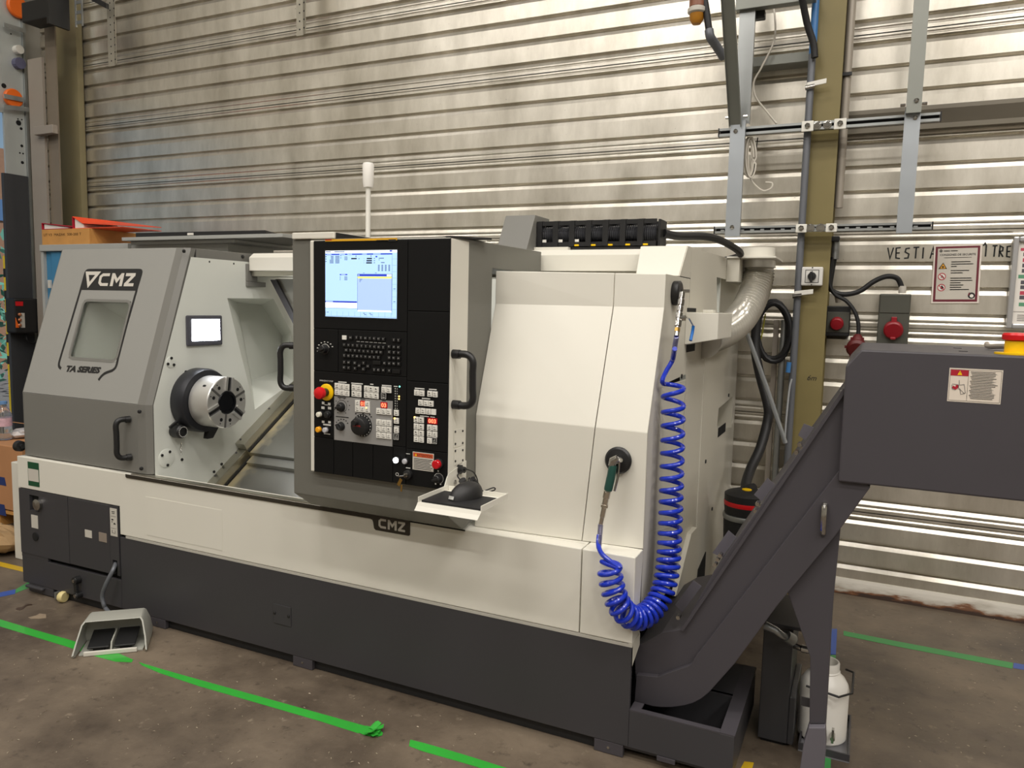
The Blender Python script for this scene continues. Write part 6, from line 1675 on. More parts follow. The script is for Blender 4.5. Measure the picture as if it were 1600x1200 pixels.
for x in (1252, 1299):
    p = wpt(x, 357, YST); MB().box((p.x - .026, YST - .008, z2 - h2 * 1.3), (p.x + .026, YST - .0015, z2 + h2 * 1.2)).build('clamp', M_KEY, o2, bevel=.003)
    MB().lathe([(.014, 0), (.014, .006), (.008, .01), (.001, .01)], (p.x, YST - .0082, z2), (0, -1, 0), 6).build('bolt', M_CHROME, o2)
for x in (1266, 1282):
    p = wpt(x, 356.5, YST); MB().lathe([(.021, 0), (.021, .004), (.012, .005), (.012, .012), (.001, .012)], (p.x, YST - .0016, z2), (0, -1, 0), 14).build('bolt', M_CHROME, o2)
YPO = 4.085
def channel(x0, x1, z0, z1_, Y, nm, m, parent, d=.03):
    mb = MB(); mb.box((x0, Y, z0), (x1, Y + .003, z1_)); mb.box((x0, Y + .0032, z0), (x0 + .003, Y + d, z1_)); mb.box((x1 - .003, Y + .0032, z0), (x1, Y + d, z1_))
    return mb.build(nm, m, parent)
M_GALVL = mat('light_galvanised', 'B4BAC0', .38, .7, .07, 8); M_GALVD = mat('dark_channel', '8E908A', .5, .6, .1, 6)  # pale lower posts; darker grey for brace, right upper post and cross bars
# left hanger
a, b = wpt(1135, 370, YPO), wpt(1162, 190, YPO)
xl_, xr2 = wpt(1136, 300, YPO).x, wpt(1159, 300, YPO).x
HG = thing('hanger_post', ((a.x + b.x) / 2, YPO, a.z), 'galvanised hanger post with a leaning brace above it left of the olive column', 'post')
channel(xl_, xr2, a.z, wpt(1150, 188, YPO).z, YPO, 'lower_post', M_GALVL, HG)
channel(xl_ + .012, xr2 + .015, wpt(1150, 192, YPO).z, 4.6, YPO + .031, 'upper_post', M_GALV, HG)
zj = wpt(1150, 190, YPO).z
t0 = Vector((xl_ + .025, YPO + .005, zj - .02)); t1 = at(1138, 2, 0, xl_ + .02)
dd = (t1 - t0); dn = dd.normalized(); e1_ = Vector((1, 0, 0)); e2_ = dn.cross(e1_)
t1 = t1 + dn * .6
mid = (t0 + t1) / 2; hl_ = (t1 - t0).length / 2
br = MB(); br.obox(mid - e2_ * .0, e1_ * .030, e2_ * .0015, dn * hl_); br.obox(mid - e1_ * .0285 - e2_ * .012, e1_ * .0015, e2_ * .0105, dn * hl_); br.obox(mid + e1_ * .0285 - e2_ * .012, e1_ * .0015, e2_ * .0105, dn * hl_)
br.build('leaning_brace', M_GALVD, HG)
for (x, y) in ((1149.5, 205), (1144, 355)):
    p = wpt(x, y, YPO); MB().lathe([(.011, 0), (.011, .004), (.006, .008), (.001, .008)], (p.x, YPO - .0005, p.z), (0, -1, 0), 8).build('bolt', M_CHROME, HG)
for s in (-1, 1): MB().cyl((xl_ + .03 + s * .034, YPO - .01, zj + .02), (xl_ + .03 + s * .055, YPO - .01, zj + .02), .007, n=8).build('bolt', M_CHROME, HG)
# right hanger
xl_, xr2 = wpt(1407, 270, YPO).x, wpt(1432, 270, YPO).x
HG2 = thing('hanger_post', ((xl_ + xr2) / 2, YPO, wpt(1410, 365, YPO).z), 'galvanised hanger post with a dark upper half right of the olive column', 'post')
zj = wpt(1432, 168, YPO).z
channel(xl_, xr2 + .0, wpt(1415, 364, YPO).z, zj, YPO, 'lower_post', M_GALVL, HG2)
mb = MB(); mb.box((xl_ + .004, YPO - .001, zj - .015), (xr2 - .002, YPO - .0005, zj - .0145)); 
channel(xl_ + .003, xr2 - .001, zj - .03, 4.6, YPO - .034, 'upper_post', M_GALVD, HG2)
for (x, y) in ((1430, 184), (1432, 157)):
    p = wpt(x, y, YPO - (.034 if y < 170 else 0)); MB().lathe([(.011, 0), (.011, .004), (.006, .008), (.001, .008)], (p.x, p.y - .0005, p.z), (0, -1, 0), 8).build('bolt', M_CHROME, HG2)
for s, xx in ((-1, xl_), (1, xr2)): MB().cyl((xx, YPO - .02, zj + .01), (xx + s * .022, YPO - .02, zj + .01), .008, n=8).build('bolt', M_CHROME, HG2)
# horizontal bars left of the column
a, b = wpt(1166, 97, 4.30), wpt(1267, 90, 4.30)
zc = (a.z + b.z) / 2
tag(MB().box((a.x, 4.29, zc - .025), (b.x, 4.399, zc + .025)).build('cross_bar', M_GALVD, bevel=.002), 'dark horizontal steel bar on the wall behind the leaning brace, lower of two', 'bar')
a, b = wpt(1150, 8, 4.10), wpt(1275, -4, 4.10)
tag(MB().box((a.x, 4.09, wpt(1200, 10, 4.1).z), (b.x, 4.14, wpt(1200, -8, 4.1).z)).build('cross_bar', M_GALVD, bevel=.002), 'dark horizontal steel bar at the top edge beside the olive column, higher of two', 'bar')
a, b = wpt(1172, 18, 4.16), wpt(1195, 28, 4.16)
tag(MB().box((a.x, 4.15, b.z), (b.x, 4.2, a.z)).build('junction_box', M_BLACK, bevel=.006), 'small black box under the top bar left of the olive column', 'box')
# conduits
def pipe(name, pts, r, m, label, cat='pipe', k=4, group=None):
    o = MB().tube(smoothpath(pts, k), r, 12).build(name, m, smooth=True); return tag(o, label, cat, group)
YQ1 = 4.17
x_ = wpt(1250, 400, YQ1).x
M_PIPEB = mat('blue_pipe', '3F78B4', .35, var=.05); M_PIPEG = mat('grey_pipe', '6D7076', .45, .3, .06)
zsp = wpt(1266, 85, YQ1).z
cdt = thing('wall_conduit', (x_, YQ1, 0), 'slim grey conduit with a blue upper length along the left edge of the olive column', 'pipe')
MB().cyl((x_, YQ1, .02), (x_, YQ1, zsp), .018, n=14).build('grey_length', M_PIPEG, cdt, smooth=True)
MB().cyl((x_, YQ1 + .01, zsp + .0005), (x_, YQ1 + .01, 4.6), .018, n=14).build('blue_length', M_PIPEB, cdt, smooth=True)
for (x, y) in ((1263, 131), (1240, 457)):
    p = wpt(x, y, YQ1 - .02)
    MB().obox((x_ + .03, YQ1 - .022, p.z), (.045, 0, .006), (0, .003, 0), (0, 0, .012)).build('clip', M_KEY, cdt, bevel=.002)
    MB().cyl((x_ - .022, YQ1 - .024, p.z - .02), (x_ + .022, YQ1 - .024, p.z - .015), .012, n=10).build('clip', M_CHROME, cdt)
a = wpt(1222, 560, 4.22).x
tag(MB().cyl((a, 4.22, .02), (a, 4.22, wpt(1222, 500, 4.22).z), .016, n=12).build('wall_conduit', M_GALV, smooth=True), 'short galvanised conduit rising from the floor left of the olive column, behind the coiled cable', 'pipe')
a = wpt(1210, 560, 4.26).x
tag(MB().box((a - .013, 4.25, .02), (a + .013, 4.275, wpt(1212, 500, 4.26).z)).build('wall_conduit', M_POST), 'short beige square conduit rising from the floor under the coiled cable', 'pipe')
xg = wpt(1318, 200, 4.27).x
cd2 = thing('wall_conduit', (xg, 4.27, 1.3), 'beige conduit running up the right side of the olive column', 'pipe')
MB().cyl((xg, 4.27, wpt(1308, 325, 4.27).z), (xg, 4.27, 4.6), .021, n=14).build('conduit_tube', mat('conduit_beige', 'A69E92', .45, .2), cd2, smooth=True)
MB().tube([(xg - .03, 4.26, wpt(1305, 420, 4.27).z), (xg - .032, 4.25, 3.0), (xg - .03, 4.26, 4.6)], .007, 8).build('cable', M_RUBBER, cd2, smooth=True)
p = wpt(1326, 115, 4.25)
MB().box((xg - .09, 4.235, p.z - .02), (xg - .05, 4.245, p.z + .02)).build('clip', M_LABEL, cd2, bevel=.002)
MB().box((xg - .05, 4.238, p.z - .012), (xg + .024, 4.248, p.z + .006)).build('clip', M_BLACK, cd2, bevel=.002)
cc_ = wpt(1305, 392, 4.28); 
tag(MB().cyl((wpt(1304, 405, 4.28).x, 4.28, wpt(1304, 405, 4.28).z), (wpt(1306, 376, 4.28).x, 4.28, wpt(1306, 376, 4.28).z), .02, n=14).build('conduit_sleeve', M_GALV, smooth=True), 'short galvanised sleeve on the black cables right of the white switch', 'pipe')
tag(MB().box((wpt(1302, 376, 4.26).x - .03, 4.25, wpt(1303, 378, 4.26).z), (wpt(1312, 372, 4.26).x, 4.31, wpt(1306, 369, 4.26).z)).build('cable_clamp', M_BLACK, bevel=.004), 'black cable clamp just under the lower mounting rail at the right of the column', 'clamp')
# diagonal prop and black hoses near the vacuum cleaner
pipe('prop_rod', [wpt(1165, 515, 3.85), wpt(1196, 600, 3.9), wpt(1227, 692, 3.95)], .011, M_GALVL, 'thin galvanised rod leaning between the exhaust duct and the olive column', 'rod')
pipe('suction_hose', [at(1183, 498, 1, 4.1), at(1180, 540, 1, 4.08), at(1186, 580, 1, 4.05), at(1199, 630, 1, 4.0), at(1200, 655, 1, 3.98), at(1188, 700, 1, 3.9), at(1172, 735, 1, 3.8), at(1165, 762, 1, 3.70), (vx + .02, 3.66, zt_v + .004)], .024, M_RUBBER, 'thick black hose hanging on the wall and running down into the vacuum cleaner', 'hose', 8)
cl = []
for i in range(66):
    t = i / 22 * 2 * PI; w_ = 1 + .06 * math.sin(t * 1.7)
    p = at(1208 + 26 * math.cos(t + 2.0) * w_, 518 - 45 * math.sin(t + 2.0) * w_, 1, 4.18 + .012 * math.sin(t * .5 + i * .1)); cl.append(p)
tag(MB().tube(cl, .014, 9).build('cable_loop', M_RUBBER, smooth=True), 'black cable wound into loops hanging on the wall beside the exhaust duct', 'cable')
pipe('earth_wire', [at(1196, 490, 1, 4.22), at(1191, 520, 1, 4.22), at(1187, 535, 1, 4.22)], .004, mat('earth_yellow', '8E8A2C', .5), 'thin green yellow earth wire beside the loops of black cable', 'wire')
pipe('air_line', [at(1237, 592, 1, 4.12), at(1233, 610, 1, 4.12), at(1228, 660, 1, 4.12), at(1226, 690, 1, 4.13)], .005, mat('pale_line', 'A8ACB0', .4), 'thin pale tube dangling against the conduit left of the olive column', 'tube')
tag(MB().cyl(at(1233, 566, 1, 4.13), at(1231, 582, 1, 4.13), .012, n=10).build('blue_plug', M_PIPEB, smooth=True), 'small blue plug on the conduit low left of the olive column', 'plug')
# black cables at the top
pipe('power_cable', [at(1252, -10, 1, 4.05), at(1256, 12, 1, 4.08), at(1262, 40, 1, 4.11), at(1271, 68, 1, 4.13), at(1273, 90, 1, 4.135)], .017, M_RUBBER, 'thick black cable slanting down from the top onto the olive column', 'cable')
bc = thing('hanging_cable', at(1100, 0, 1, 3.9), 'black cable with a grey sleeve hanging from the top beside the amber lamp', 'cable')
MB().tube(smoothpath([at(1099, -12, 1, 3.9), at(1104, 20, 1, 3.9), at(1108, 48, 1, 3.9)], 4), .017, 12).build('cable', M_RUBBER, bc, smooth=True)
MB().tube(smoothpath([at(1108, 47, 1, 3.9), at(1110, 58, 1, 3.9), at(1118, 70, 1, 3.94), at(1131, 90, 1, 4.0)], 5), .022, 12).build('sleeve', M_PIPEG, bc, smooth=True)
al = thing('amber_lamp', at(1089, 10, 1, 3.9), 'small amber glass beacon hanging at the top edge over the lathe', 'lamp')
p0, p1 = at(1090, -14, 1, 3.9), at(1089, 18, 1, 3.9)
ar = .045
MB().cyl((p1.x, 3.9, p1.z + .02), (p1.x, 3.9, p0.z + .2), ar * .85, n=20).build('lamp_housing', mat('beacon_brown', '8A5A44', .4), al, smooth=True)
MB().lathe([(ar * .8, .0195), (ar, .012), (ar, -.006), (ar * .8, -.012)], (p1.x, 3.9, p1.z), (0, 0, 1), 22).build('lamp_ring', M_LABEL, al, smooth=True)
MB().lathe([(.001, -.065), (ar * .45, -.06), (ar * .75, -.04), (ar * .78, -.0125)], (p1.x, 3.9, p1.z), (0, 0, 1), 22).build('amber_dome', mat('amber_glass', 'C98A2C', .2, trans=.3, var=.05), al, smooth=True)
# white cable: dangling length and wound coil
pipe('white_cable', [at(1205, -5, 1, 4.25), at(1211, 30, 1, 4.25), at(1209, 65, 1, 4.25), at(1190, 105, 1, 4.25), at(1178, 128, 1, 4.25), at(1180, 150, 1, 4.25), at(1196, 172, 1, 4.25), at(1213, 193, 1, 4.25)], .005, mat('white_cable', 'D2CCC0', .5), 'single thin white cable dangling on the wall left of the olive column', 'cable', 8)
wc = thing('cable_coil', at(1172, 245, 1, 4.16), 'wound coil of thin white cable hanging below the upper rail', 'cable')
wp = []
random.seed(21)
for i in range(9 * 18):
    t = 2 * PI * i / 18; n_ = i // 18
    wp.append(at(1171 + (6.5 + 2.2 * math.sin(n_ * 2.3)) * math.cos(t) + 2.5 * math.sin(n_ * 1.7), 246 - (30 + 2 * math.sin(n_)) * math.sin(t), 1, 4.17 + .004 * (n_ - 4) + .012 * math.sin(t * .5)))
MB().tube(wp, .0045, 6).build('coil', MATS['white_cable'], wc, smooth=True)
MB().tube(smoothpath([at(1171, 276, 1, 4.17), at(1178, 287, 1, 4.17), at(1192, 298, 1, 4.17), at(1205, 294, 1, 4.17), at(1206, 286, 1, 4.17), at(1196, 285, 1, 4.17)], 6), .0045, 6).build('loose_end', MATS['white_cable'], wc, smooth=True)
MB().tube([at(1164, 273, 1, 4.16), at(1176, 277, 1, 4.16), at(1184, 215, 1, 4.18)], .003, 6).build('tie', M_RUBBER, wc, smooth=True)
# perforated hangers at the top left
M_PERF = mat('perforated_galvanised', 'B9B4A6', .4, .6, .08, 10)
def perf(x0, x1, y1, label, yshift):
    Y = 4.25; a, b = wpt(x0, y1, Y), wpt(x1, y1, Y)
    o = thing('perforated_hanger', ((a.x + b.x) / 2, Y, a.z), label, 'bracket')
    xm_ = a.x + (b.x - a.x) * .55
    MB().box((a.x, Y + .02, a.z), (xm_ - .0005, Y + .023, 4.9)).build('flange', M_PERF, o)
    MB().prism([(xm_, Y + .02), (b.x, Y - .01), (b.x, Y - .007), (xm_, Y + .023)], 2, a.z, 4.9).build('flange', M_PERF, o)
    h_ = MB()
    for k in range(16):
        z = a.z + .04 + k * .055
        h_.cyl(((a.x + xm_) / 2, Y + .0198, z), ((a.x + xm_) / 2, Y + .0192, z), .006, n=8)
        h_.cyl((xm_ + (b.x - xm_) * .5, Y + .0035, z), (xm_ + (b.x - xm_) * .5, Y + .0025, z), .006, n=8)
    h_.build('punched_holes', M_VOID, o)['kind'] = 'stuff'
perf(166, 184, 103, 'perforated galvanised hanger beside the top left corner of the wall', 0)
perf(460, 479, 55, 'perforated galvanised hanger at the top edge above the headstock cover', 0)
a, b = wpt(138, -6, 4.2), wpt(168, 10, 4.2)
tag(MB().obox((a + b) / 2, (b - a) / 2, (0, .012, 0), (0, 0, .02)).build('dark_strut', M_BLACK), 'short black strut meeting the leftmost perforated hanger at the top', 'bar')
ld = thing('ladder_bracket', wpt(123, 20, 4.12), 'narrow galvanised ladder bracket at the top of the corner column', 'bracket')
a, b = wpt(118, -20, 4.12), wpt(130, 41, 4.12)
for xx in (a.x, b.x): MB().box((xx - .006, 4.11, b.z), (xx + .006, 4.12, 4.6)).build('side_rail', M_GALV, ld)
for k in range(8): MB().box((a.x + .0065, 4.112, b.z + .02 + k * .075), (b.x - .0065, 4.118, b.z + .045 + k * .075)).build('rung', M_GALV, ld)

# ------------------------------------------------------------------ switch, sockets, notices
YSW = CYF
a, b = at(1252.5, 416, 1, YSW), at(1285.5, 447, 1, YSW)
SWI = thing('rotary_switch', ((a.x + b.x) / 2, YSW, (a.z + b.z) / 2), 'square white rotary switch with a black knob on the olive column', 'switch')
a, b = at(1253, 417, 1, YSW - .05), at(1284.5, 446.5, 1, YSW - .05)
MB().box((a.x, YSW - .05, b.z), (b.x, YSW - .0003, a.z)).build('switch_box', mat('switch_white', 'D9D7D2', .4), SWI, bevel=.006)
c = (a + b) / 2; hw2 = (b.x - a.x) / 2
q = MB(); q.ribbon([(c.x + i * hw2 * .62, c.z + j * hw2 * .62) for i, j in ((-1, -1), (1, -1), (1, 1), (-1, 1))], .003, lambda u, v: (u, YSW - .0506, v), closed=True)
for (i, j) in ((0, .85), (0, -.85)): q.ribbon([(c.x + i * hw2 - .003, c.z + j * hw2), (c.x + i * hw2 + .003, c.z + j * hw2)], .006, lambda u, v: (u, YSW - .0506, v))
q.ribbon([(c.x, c.z + hw2 * .42), (c.x, c.z + hw2 * .54)], .004, lambda u, v: (u, YSW - .0506, v))
q.build('switch_marks', M_INK, SWI)
MB().lathe([(.021, 0), (.019, .02), (.001, .022)], (c.x, YSW - .0508, c.z), (0, -1, 0), 20).build('switch_knob', M_BLACK, SWI, smooth=True)
MB().obox((c.x - .002, YSW - .078, c.z - .004), (.006, 0, 0), (0, .005, 0), (-.001, 0, .026)).build('switch_knob', M_BLACK, SWI, bevel=.002)
# pencil scribble on the column
sc2 = MB(); p = at(1260, 594, 1, CYF)
put_text(sc2, '6m', lambda u, v: (p.x + u, CYF - .001, p.z + v), 0, 0, width=.045, height=.028, slant=.3)
tag(sc2.build('pencil_mark', M_INK), 'small handwritten mark on the olive column above the conveyor', 'mark')
M_SOCK = mat('socket_grey_green', '4A4A42', .5, var=.05); M_SRED = mat('socket_red', '8E1420', .4, var=.08); M_SDK = mat('socket_dark_red', '5E1A1A', .45)
YSO = WY - .10
def socket_box(x0, y0, x1, y1, label, cx_, cy_, rpx, flap):
    a, b = at(x0, y0, 1, YSO), at(x1, y1, 1, YSO)
    o = thing('power_socket', ((a.x + b.x) / 2, YSO, b.z), label, 'socket')
    MB().box((a.x, YSO, b.z), (b.x, WY - .0005, a.z)).build('socket_box', M_SOCK if flap else M_BLACK, o, bevel=.005)
    p = at(cx_, cy_, 1, YSO - .03); r_ = rpx * (at(cx_ + 1, cy_, 1, YSO).x - at(cx_, cy_, 1, YSO).x)
    MB().lathe([(r_ * .9, 0), (r_, .004), (r_, .03), (r_ * .85, .036), (.001, .038)], (p.x, YSO - .0003, p.z), (0, -.95, -.3), 26).build('socket_lid', M_SRED, o, smooth=True)
    if flap:
        MB().box((p.x - r_ * .28, YSO - .035, p.z + r_ * .6), (p.x + r_ * .28, YSO - .0005, p.z + r_ * 1.35)).build('lid_hinge', M_SRED, o, bevel=.003)
        MB().box((p.x - r_ * .28, YSO - .045, p.z - r_ * 1.2), (p.x + r_ * .28, YSO - .02, p.z - r_ * .9)).build('lid_tab', M_SRED, o, bevel=.004)
        zz = (at(1396, 489, 1, YSO)).z
        MB().box((a.x + .004, YSO - .004, zz), (b.x - .004, YSO - .0003, a.z - .006)).build('upper_cover', M_SOCK, o, bevel=.002)
    else:
        MB().box((a.x + .008, YSO - .004, b.z + .02), (b.x - .004, YSO - .0003, a.z - .03)).build('front_plate', M_SOCK, o, bevel=.002)
    return o
socket_box(1291, 478, 1326.5, 526, 'smaller dark power socket with a red lid right beside the olive column', 1307.5, 504, 10.5, False)
SB = socket_box(1375, 459, 1418, 540, 'larger grey green power socket box with a red flap above the conveyor box', 1396, 514, 15.5, True)
p = at(1410, 453, 1, YSO + .04)
MB().cyl((p.x, YSO + .04, at(1410, 458, 1, YSO + .04).z), (p.x, YSO + .04, at(1410, 447, 1, YSO + .04).z), .018, n=14).build('gland', M_LABEL, SB, smooth=True)
CB2 = thing('socket_cables', at(1300, 400, 1, 4.3), 'black cables looping from the beside-column sleeve to the larger socket and the loose plug', 'cable')
MB().tube(smoothpath([at(1304, 402, 1, 4.29), at(1299, 430, 1, 4.29), at(1297, 448, 1, 4.29), at(1303, 456, 1, 4.29), at(1320, 460, 1, 4.29), at(1343, 455, 1, 4.29), at(1365, 440, 1, 4.3), at(1385, 432, 1, 4.31), at(1402, 435, 1, 4.33), (p.x - .004, YSO + .04, at(1410, 449, 1, YSO + .04).z)], 8), .013, 12).build('feed_cable', M_RUBBER, CB2, smooth=True)
MB().tube(smoothpath([at(1301, 402, 1, 4.27), at(1296, 440, 1, 4.27), at(1305, 460, 1, 4.27), at(1322, 470, 1, 4.27), at(1335, 486, 1, 4.27), at(1341, 505, 1, 4.27), at(1341, 523, 1, 4.27)], 8), .010, 10).build('plug_cable', M_RUBBER, CB2, smooth=True)
MB().tube([at(1308, 462, 1, 4.31), at(1310, 472, 1, 4.32)], .014, 10).build('gland', M_LABEL, CB2, smooth=True)
PG = thing('loose_plug', at(1339, 540, 1, 4.25), 'dark red power plug hanging loose between the two sockets', 'plug')
MB().tube([at(1340.5, 523, 1, 4.27), at(1340, 529, 1, 4.265), at(1339, 535, 1, 4.26)], [.016, .028, .034], 16).build('plug_body', M_SDK, PG, smooth=True)
p = at(1338.5, 541, 1, 4.25)
MB().lathe([(.036, 0), (.048, .006), (.05, .03), (.038, .042), (.001, .044)], (p.x, 4.27, p.z), (0, -.9, -.42), 18).build('plug_collar', M_SDK, PG, smooth=True)
for k in range(6):
    t = k * PI / 3; MB().obox((p.x + .05 * math.cos(t), 4.262, p.z + .05 * math.sin(t) - .005), (.007, 0, 0), (0, .01, 0), (0, 0, .007)).build('plug_lug', M_SDK, PG)

# safety notice
YN = WY - .006
c00, c10, c01, c11 = at(1461.5, 384, 1, YN), at(1536, 380.5, 1, YN), at(1453, 473.5, 1, YN), at(1528, 474, 1, YN)
nw, nh = .207, .296
cen_ = (c00 + c10 + c01 + c11) / 4
nw = ((c10 - c00).length + (c11 - c01).length) / 2; nh = ((c00 - c01).length + (c10 - c11).length) / 2
ang = math.atan2((c10 - c00).z, (c10 - c00).x) * .5
NX, NZ = Vector((math.cos(ang), 0, math.sin(ang))), Vector((-math.sin(ang), 0, math.cos(ang)))
NT_ = thing('safety_notice', cen_, 'white safety notice with a dark red border taped to the metal wall', 'poster')
def nfn(e): return lambda u, v: cen_ + NX * ((u - .5) * nw) + NZ * ((v - .5) * nh) + Vector((0, -e, 0))
f0 = nfn(0); f1 = nfn(-.002)
MB().loft([f0(0, 0), f0(1, 0), f0(1, 1), f0(0, 1)], [f1(0, 0), f1(1, 0), f1(1, 1), f1(0, 1)]).build('sheet', mat('notice_white', 'E6DCD2', .45, var=.02), NT_)
pr = MB(); e1f, e2f, e3f = nfn(.0004), nfn(.0008), nfn(.0012)
def nq(u0, v0, u1, v1, mi, f=None):
    f = f or e2f; pr.quad([f(u0, v0), f(u1, v0), f(u1, v1), f(u0, v1)], mi)
nq(.035, .025, .965, .975, 0, e1f); nq(.085, .065, .915, .94, 1)
put_text(pr, 'CONSIGNES DE SECURITE', e3f, .13, .815, width=.75, height=.034, mi=2, bold=.02)
nq(.21, .889, .34, .905, 3); nq(.36, .889, .50, .905, 3)
def ring2(cu, cv, ru, wv, mi, f=e3f, n=20):
    k = nw / nh; pr.ribbon([(cu + ru * math.cos(2 * PI * i / n), cv + ru * k * math.sin(2 * PI * i / n)) for i in range(n)], wv, f, mi, closed=True)
def disc(cu, cv, ru, mi, f=nfn(.001), n=20):
    k = nw / nh; pr.quad([f(cu + ru * math.cos(2 * PI * i / n), cv + ru * k * math.sin(2 * PI * i / n)) for i in range(n)], mi)
ring2(.15, .90, .022, .018, 2)
nq(.22, .775, .80, .785, 3)
for r_, (v0, n_) in enumerate(((.70, 3), (.55, 2), (.42, 6))):
    for k in range(n_):
        w_ = [.40, .46, .12, .38, .25, .30, .44, .46, .22, .28, .24][(r_ * 3 + k) % 11]
        nq(.38, v0 - k * .039, .38 + w_, v0 - k * .039 + .016, 4)
pr.quad([e2f(.115, .59), e2f(.30, .59), e2f(.21, .70)], 2); pr.quad([e3f(.145, .600), e3f(.275, .600), e3f(.21, .682)], 5)
disc(.21, .625, .022, 2, nfn(.0016))
for cv in (.46, .27):
    disc(.20, cv, .085, 6); ring2(.20, cv, .078, .016, 7)
pr.ribbon([(.15, .50), (.25, .42)], .016, nfn(.0016), 7); pr.ribbon([(.15, .305), (.25, .235)], .016, nfn(.0016), 7)
pr.ribbon([(.18, .44), (.21, .465), (.20, .485)], .014, e3f, 2); pr.ribbon([(.21, .465), (.24, .445), (.235, .425)], .012, e3f, 2)
disc(.215, .265, .035, 2, e3f); nq(.195, .275, .225, .305, 2, e3f)
disc(.84, .13, .075, 2, nfn(.0016)); disc(.845, .125, .04, 6, nfn(.002)); pr.ribbon([(.775, .13), (.80, .18)], .03, nfn(.002), 0)
pr.build('print', [mat('notice_maroon', '6B2230', .5), mat('notice_grey', 'C9C3B8', .5), M_INK, mat('print_grey', '8A8480', .6), mat('print_text', '77726C', .6), mat('print_orange', 'E0A032', .5), M_PAPER, mat('print_red', 'B53A48', .5)], NT_)
# framed notice at the right edge
YFm = WY - .02
a0, b0_ = at(1584, 370, 1, YFm), at(1572, 513, 1, YFm)
fxl = (at(1584, 374, 1, YFm).x + at(1571, 510, 1, YFm).x) / 2; fzt, fzb = a0.z, b0_.z
FRW = .62
FR = thing('framed_notice', (fxl + FRW / 2, YFm, (fzt + fzb) / 2), 'silver framed notice board of instructions on the wall at the right edge', 'notice board')
M_ALU = mat('aluminium_frame', 'C4C4C6', .3, .6, .03)
fw = .024
MB().box((fxl, YFm - .015, fzb), (fxl + fw, WY - .0005, fzt)).build('frame_bar', M_ALU, FR, bevel=.006)
MB().box((fxl + FRW - fw, YFm - .015, fzb), (fxl + FRW, WY - .0005, fzt)).build('frame_bar', M_ALU, FR, bevel=.006)
MB().box((fxl + fw + .0003, YFm - .015, fzt - fw), (fxl + FRW - fw - .0003, WY - .0005, fzt)).build('frame_bar', M_ALU, FR, bevel=.006)
MB().box((fxl + fw + .0003, YFm - .015, fzb), (fxl + FRW - fw - .0003, WY - .0005, fzb + fw)).build('frame_bar', M_ALU, FR, bevel=.006)
MB().box((fxl + fw, YFm + .004, fzb + fw), (fxl + FRW - fw, WY - .001, fzt - fw)).build('sheet', M_PAPER, FR)
pf_ = MB(); fy = YFm + .0032; iu0, iv0 = fxl + fw, fzt - fw; IH = fzt - fzb - 2 * fw
def fq(u0, v0, u1, v1, mi): pf_.quad([(iu0 + u0, fy, iv0 - IH * v1), (iu0 + u1, fy, iv0 - IH * v1), (iu0 + u1, fy, iv0 - IH * v0), (iu0 + u0, fy, iv0 - IH * v0)], mi)
fq(.02, .02, .50, .03, 2); fq(.01, .075, .52, .11, 0); fq(.01, .40, .52, .445, 1); fq(0.0, .85, .53, .856, 2)
for k, (v, mi) in enumerate(((.13, 3), (.20, 0), (.265, 3), (.33, 3), (.47, 3), (.53, 3), (.60, 0), (.655, 3), (.74, 1))):
    fq(.022, v, .052, v + .045, mi); 
    for j in range(3): fq(.075, v + j * .016, .42 - .04 * ((k + j) % 3), v + .008 + j * .016, 2)
for j in range(4): fq(.02, .89 + j * .022, .4 - .03 * j, .90 + j * .022, 2)
pf_.build('print', [mat('notice_red', 'C0455A', .5), mat('notice_green', '5F9A78', .5), MATS['print_grey'], mat('notice_ink', '55525A', .6)], FR)

# ------------------------------------------------------------------ things on the floor
PF0, PF1 = at(130, 1027, 2, 0), at(214, 1019, 2, 0)
ex_ = (PF1 - PF0); PWd = ex_.length; ex_.normalize(); ey_ = Vector((-ex_.y, ex_.x, 0))
PD = thing('foot_pedal', (PF0 + PF1) / 2, 'grey hooded foot switch with two black pedals on the floor in front of the lathe', 'foot switch')
M_PED = mat('pedal_grey', 'A5A59C', .45, var=.04)
def pq(u, v, h): return PF0 + ex_ * (u * PWd) + ey_ * v + Vector((0, 0, h))
zpt = .128
dep = .20
sh = MB()
# hood as a shell: arch section swept from front to back
def arch(v, hgt, infl):
    pts = [(-.17 - infl, 0.0), (-.15 - infl, .05), (-.10, hgt * .75), (-.02, hgt), (1.02, hgt), (1.10, hgt * .75), (1.15 + infl, .05), (1.17 + infl, 0.0)]
    return [pq(u, v, h) for u, h in pts]
secs = [(.0, .05, .0), (.045, .105, .0), (.10, zpt, 0), (.16, zpt, 0), (dep, .10, -.02)]
outer_ = []; inner_ = []
A_ = [(-.16, 0), (-.18, .025), (-.13, .085), (-.05, .128), (.0, .135), (1.0, .135), (1.05, .128), (1.13, .085), (1.18, .025), (1.16, 0)]
F_ = [(-.18, .0), (-.20, .012), (-.16, .055), (-.085, .117), (-.04, .128), (1.04, .128), (1.085, .117), (1.16, .055), (1.20, .012), (1.18, 0)]
fr_v = [.0, -.012, .02, .055, .065, .065, .055, .02, -.012, .0]
ring0 = [pq(u, v, h) for (u, h), v in zip(F_, fr_v)]
ring1 = [pq(u * .985 + .007, dep * .8, h * .97) for u, h in A_]
ring2_ = [pq(u * .96 + .02, dep, h * .86) for u, h in A_]
def inset(r, d): 
    c = sum(r, Vector()) / len(r); return [p + (c - p) * d for p in r]
in0 = inset(ring0, .045); in1 = inset(ring1, .045)
n = len(ring0); vsx = ring0 + ring1 + ring2_ + in0 + in1; fs = []
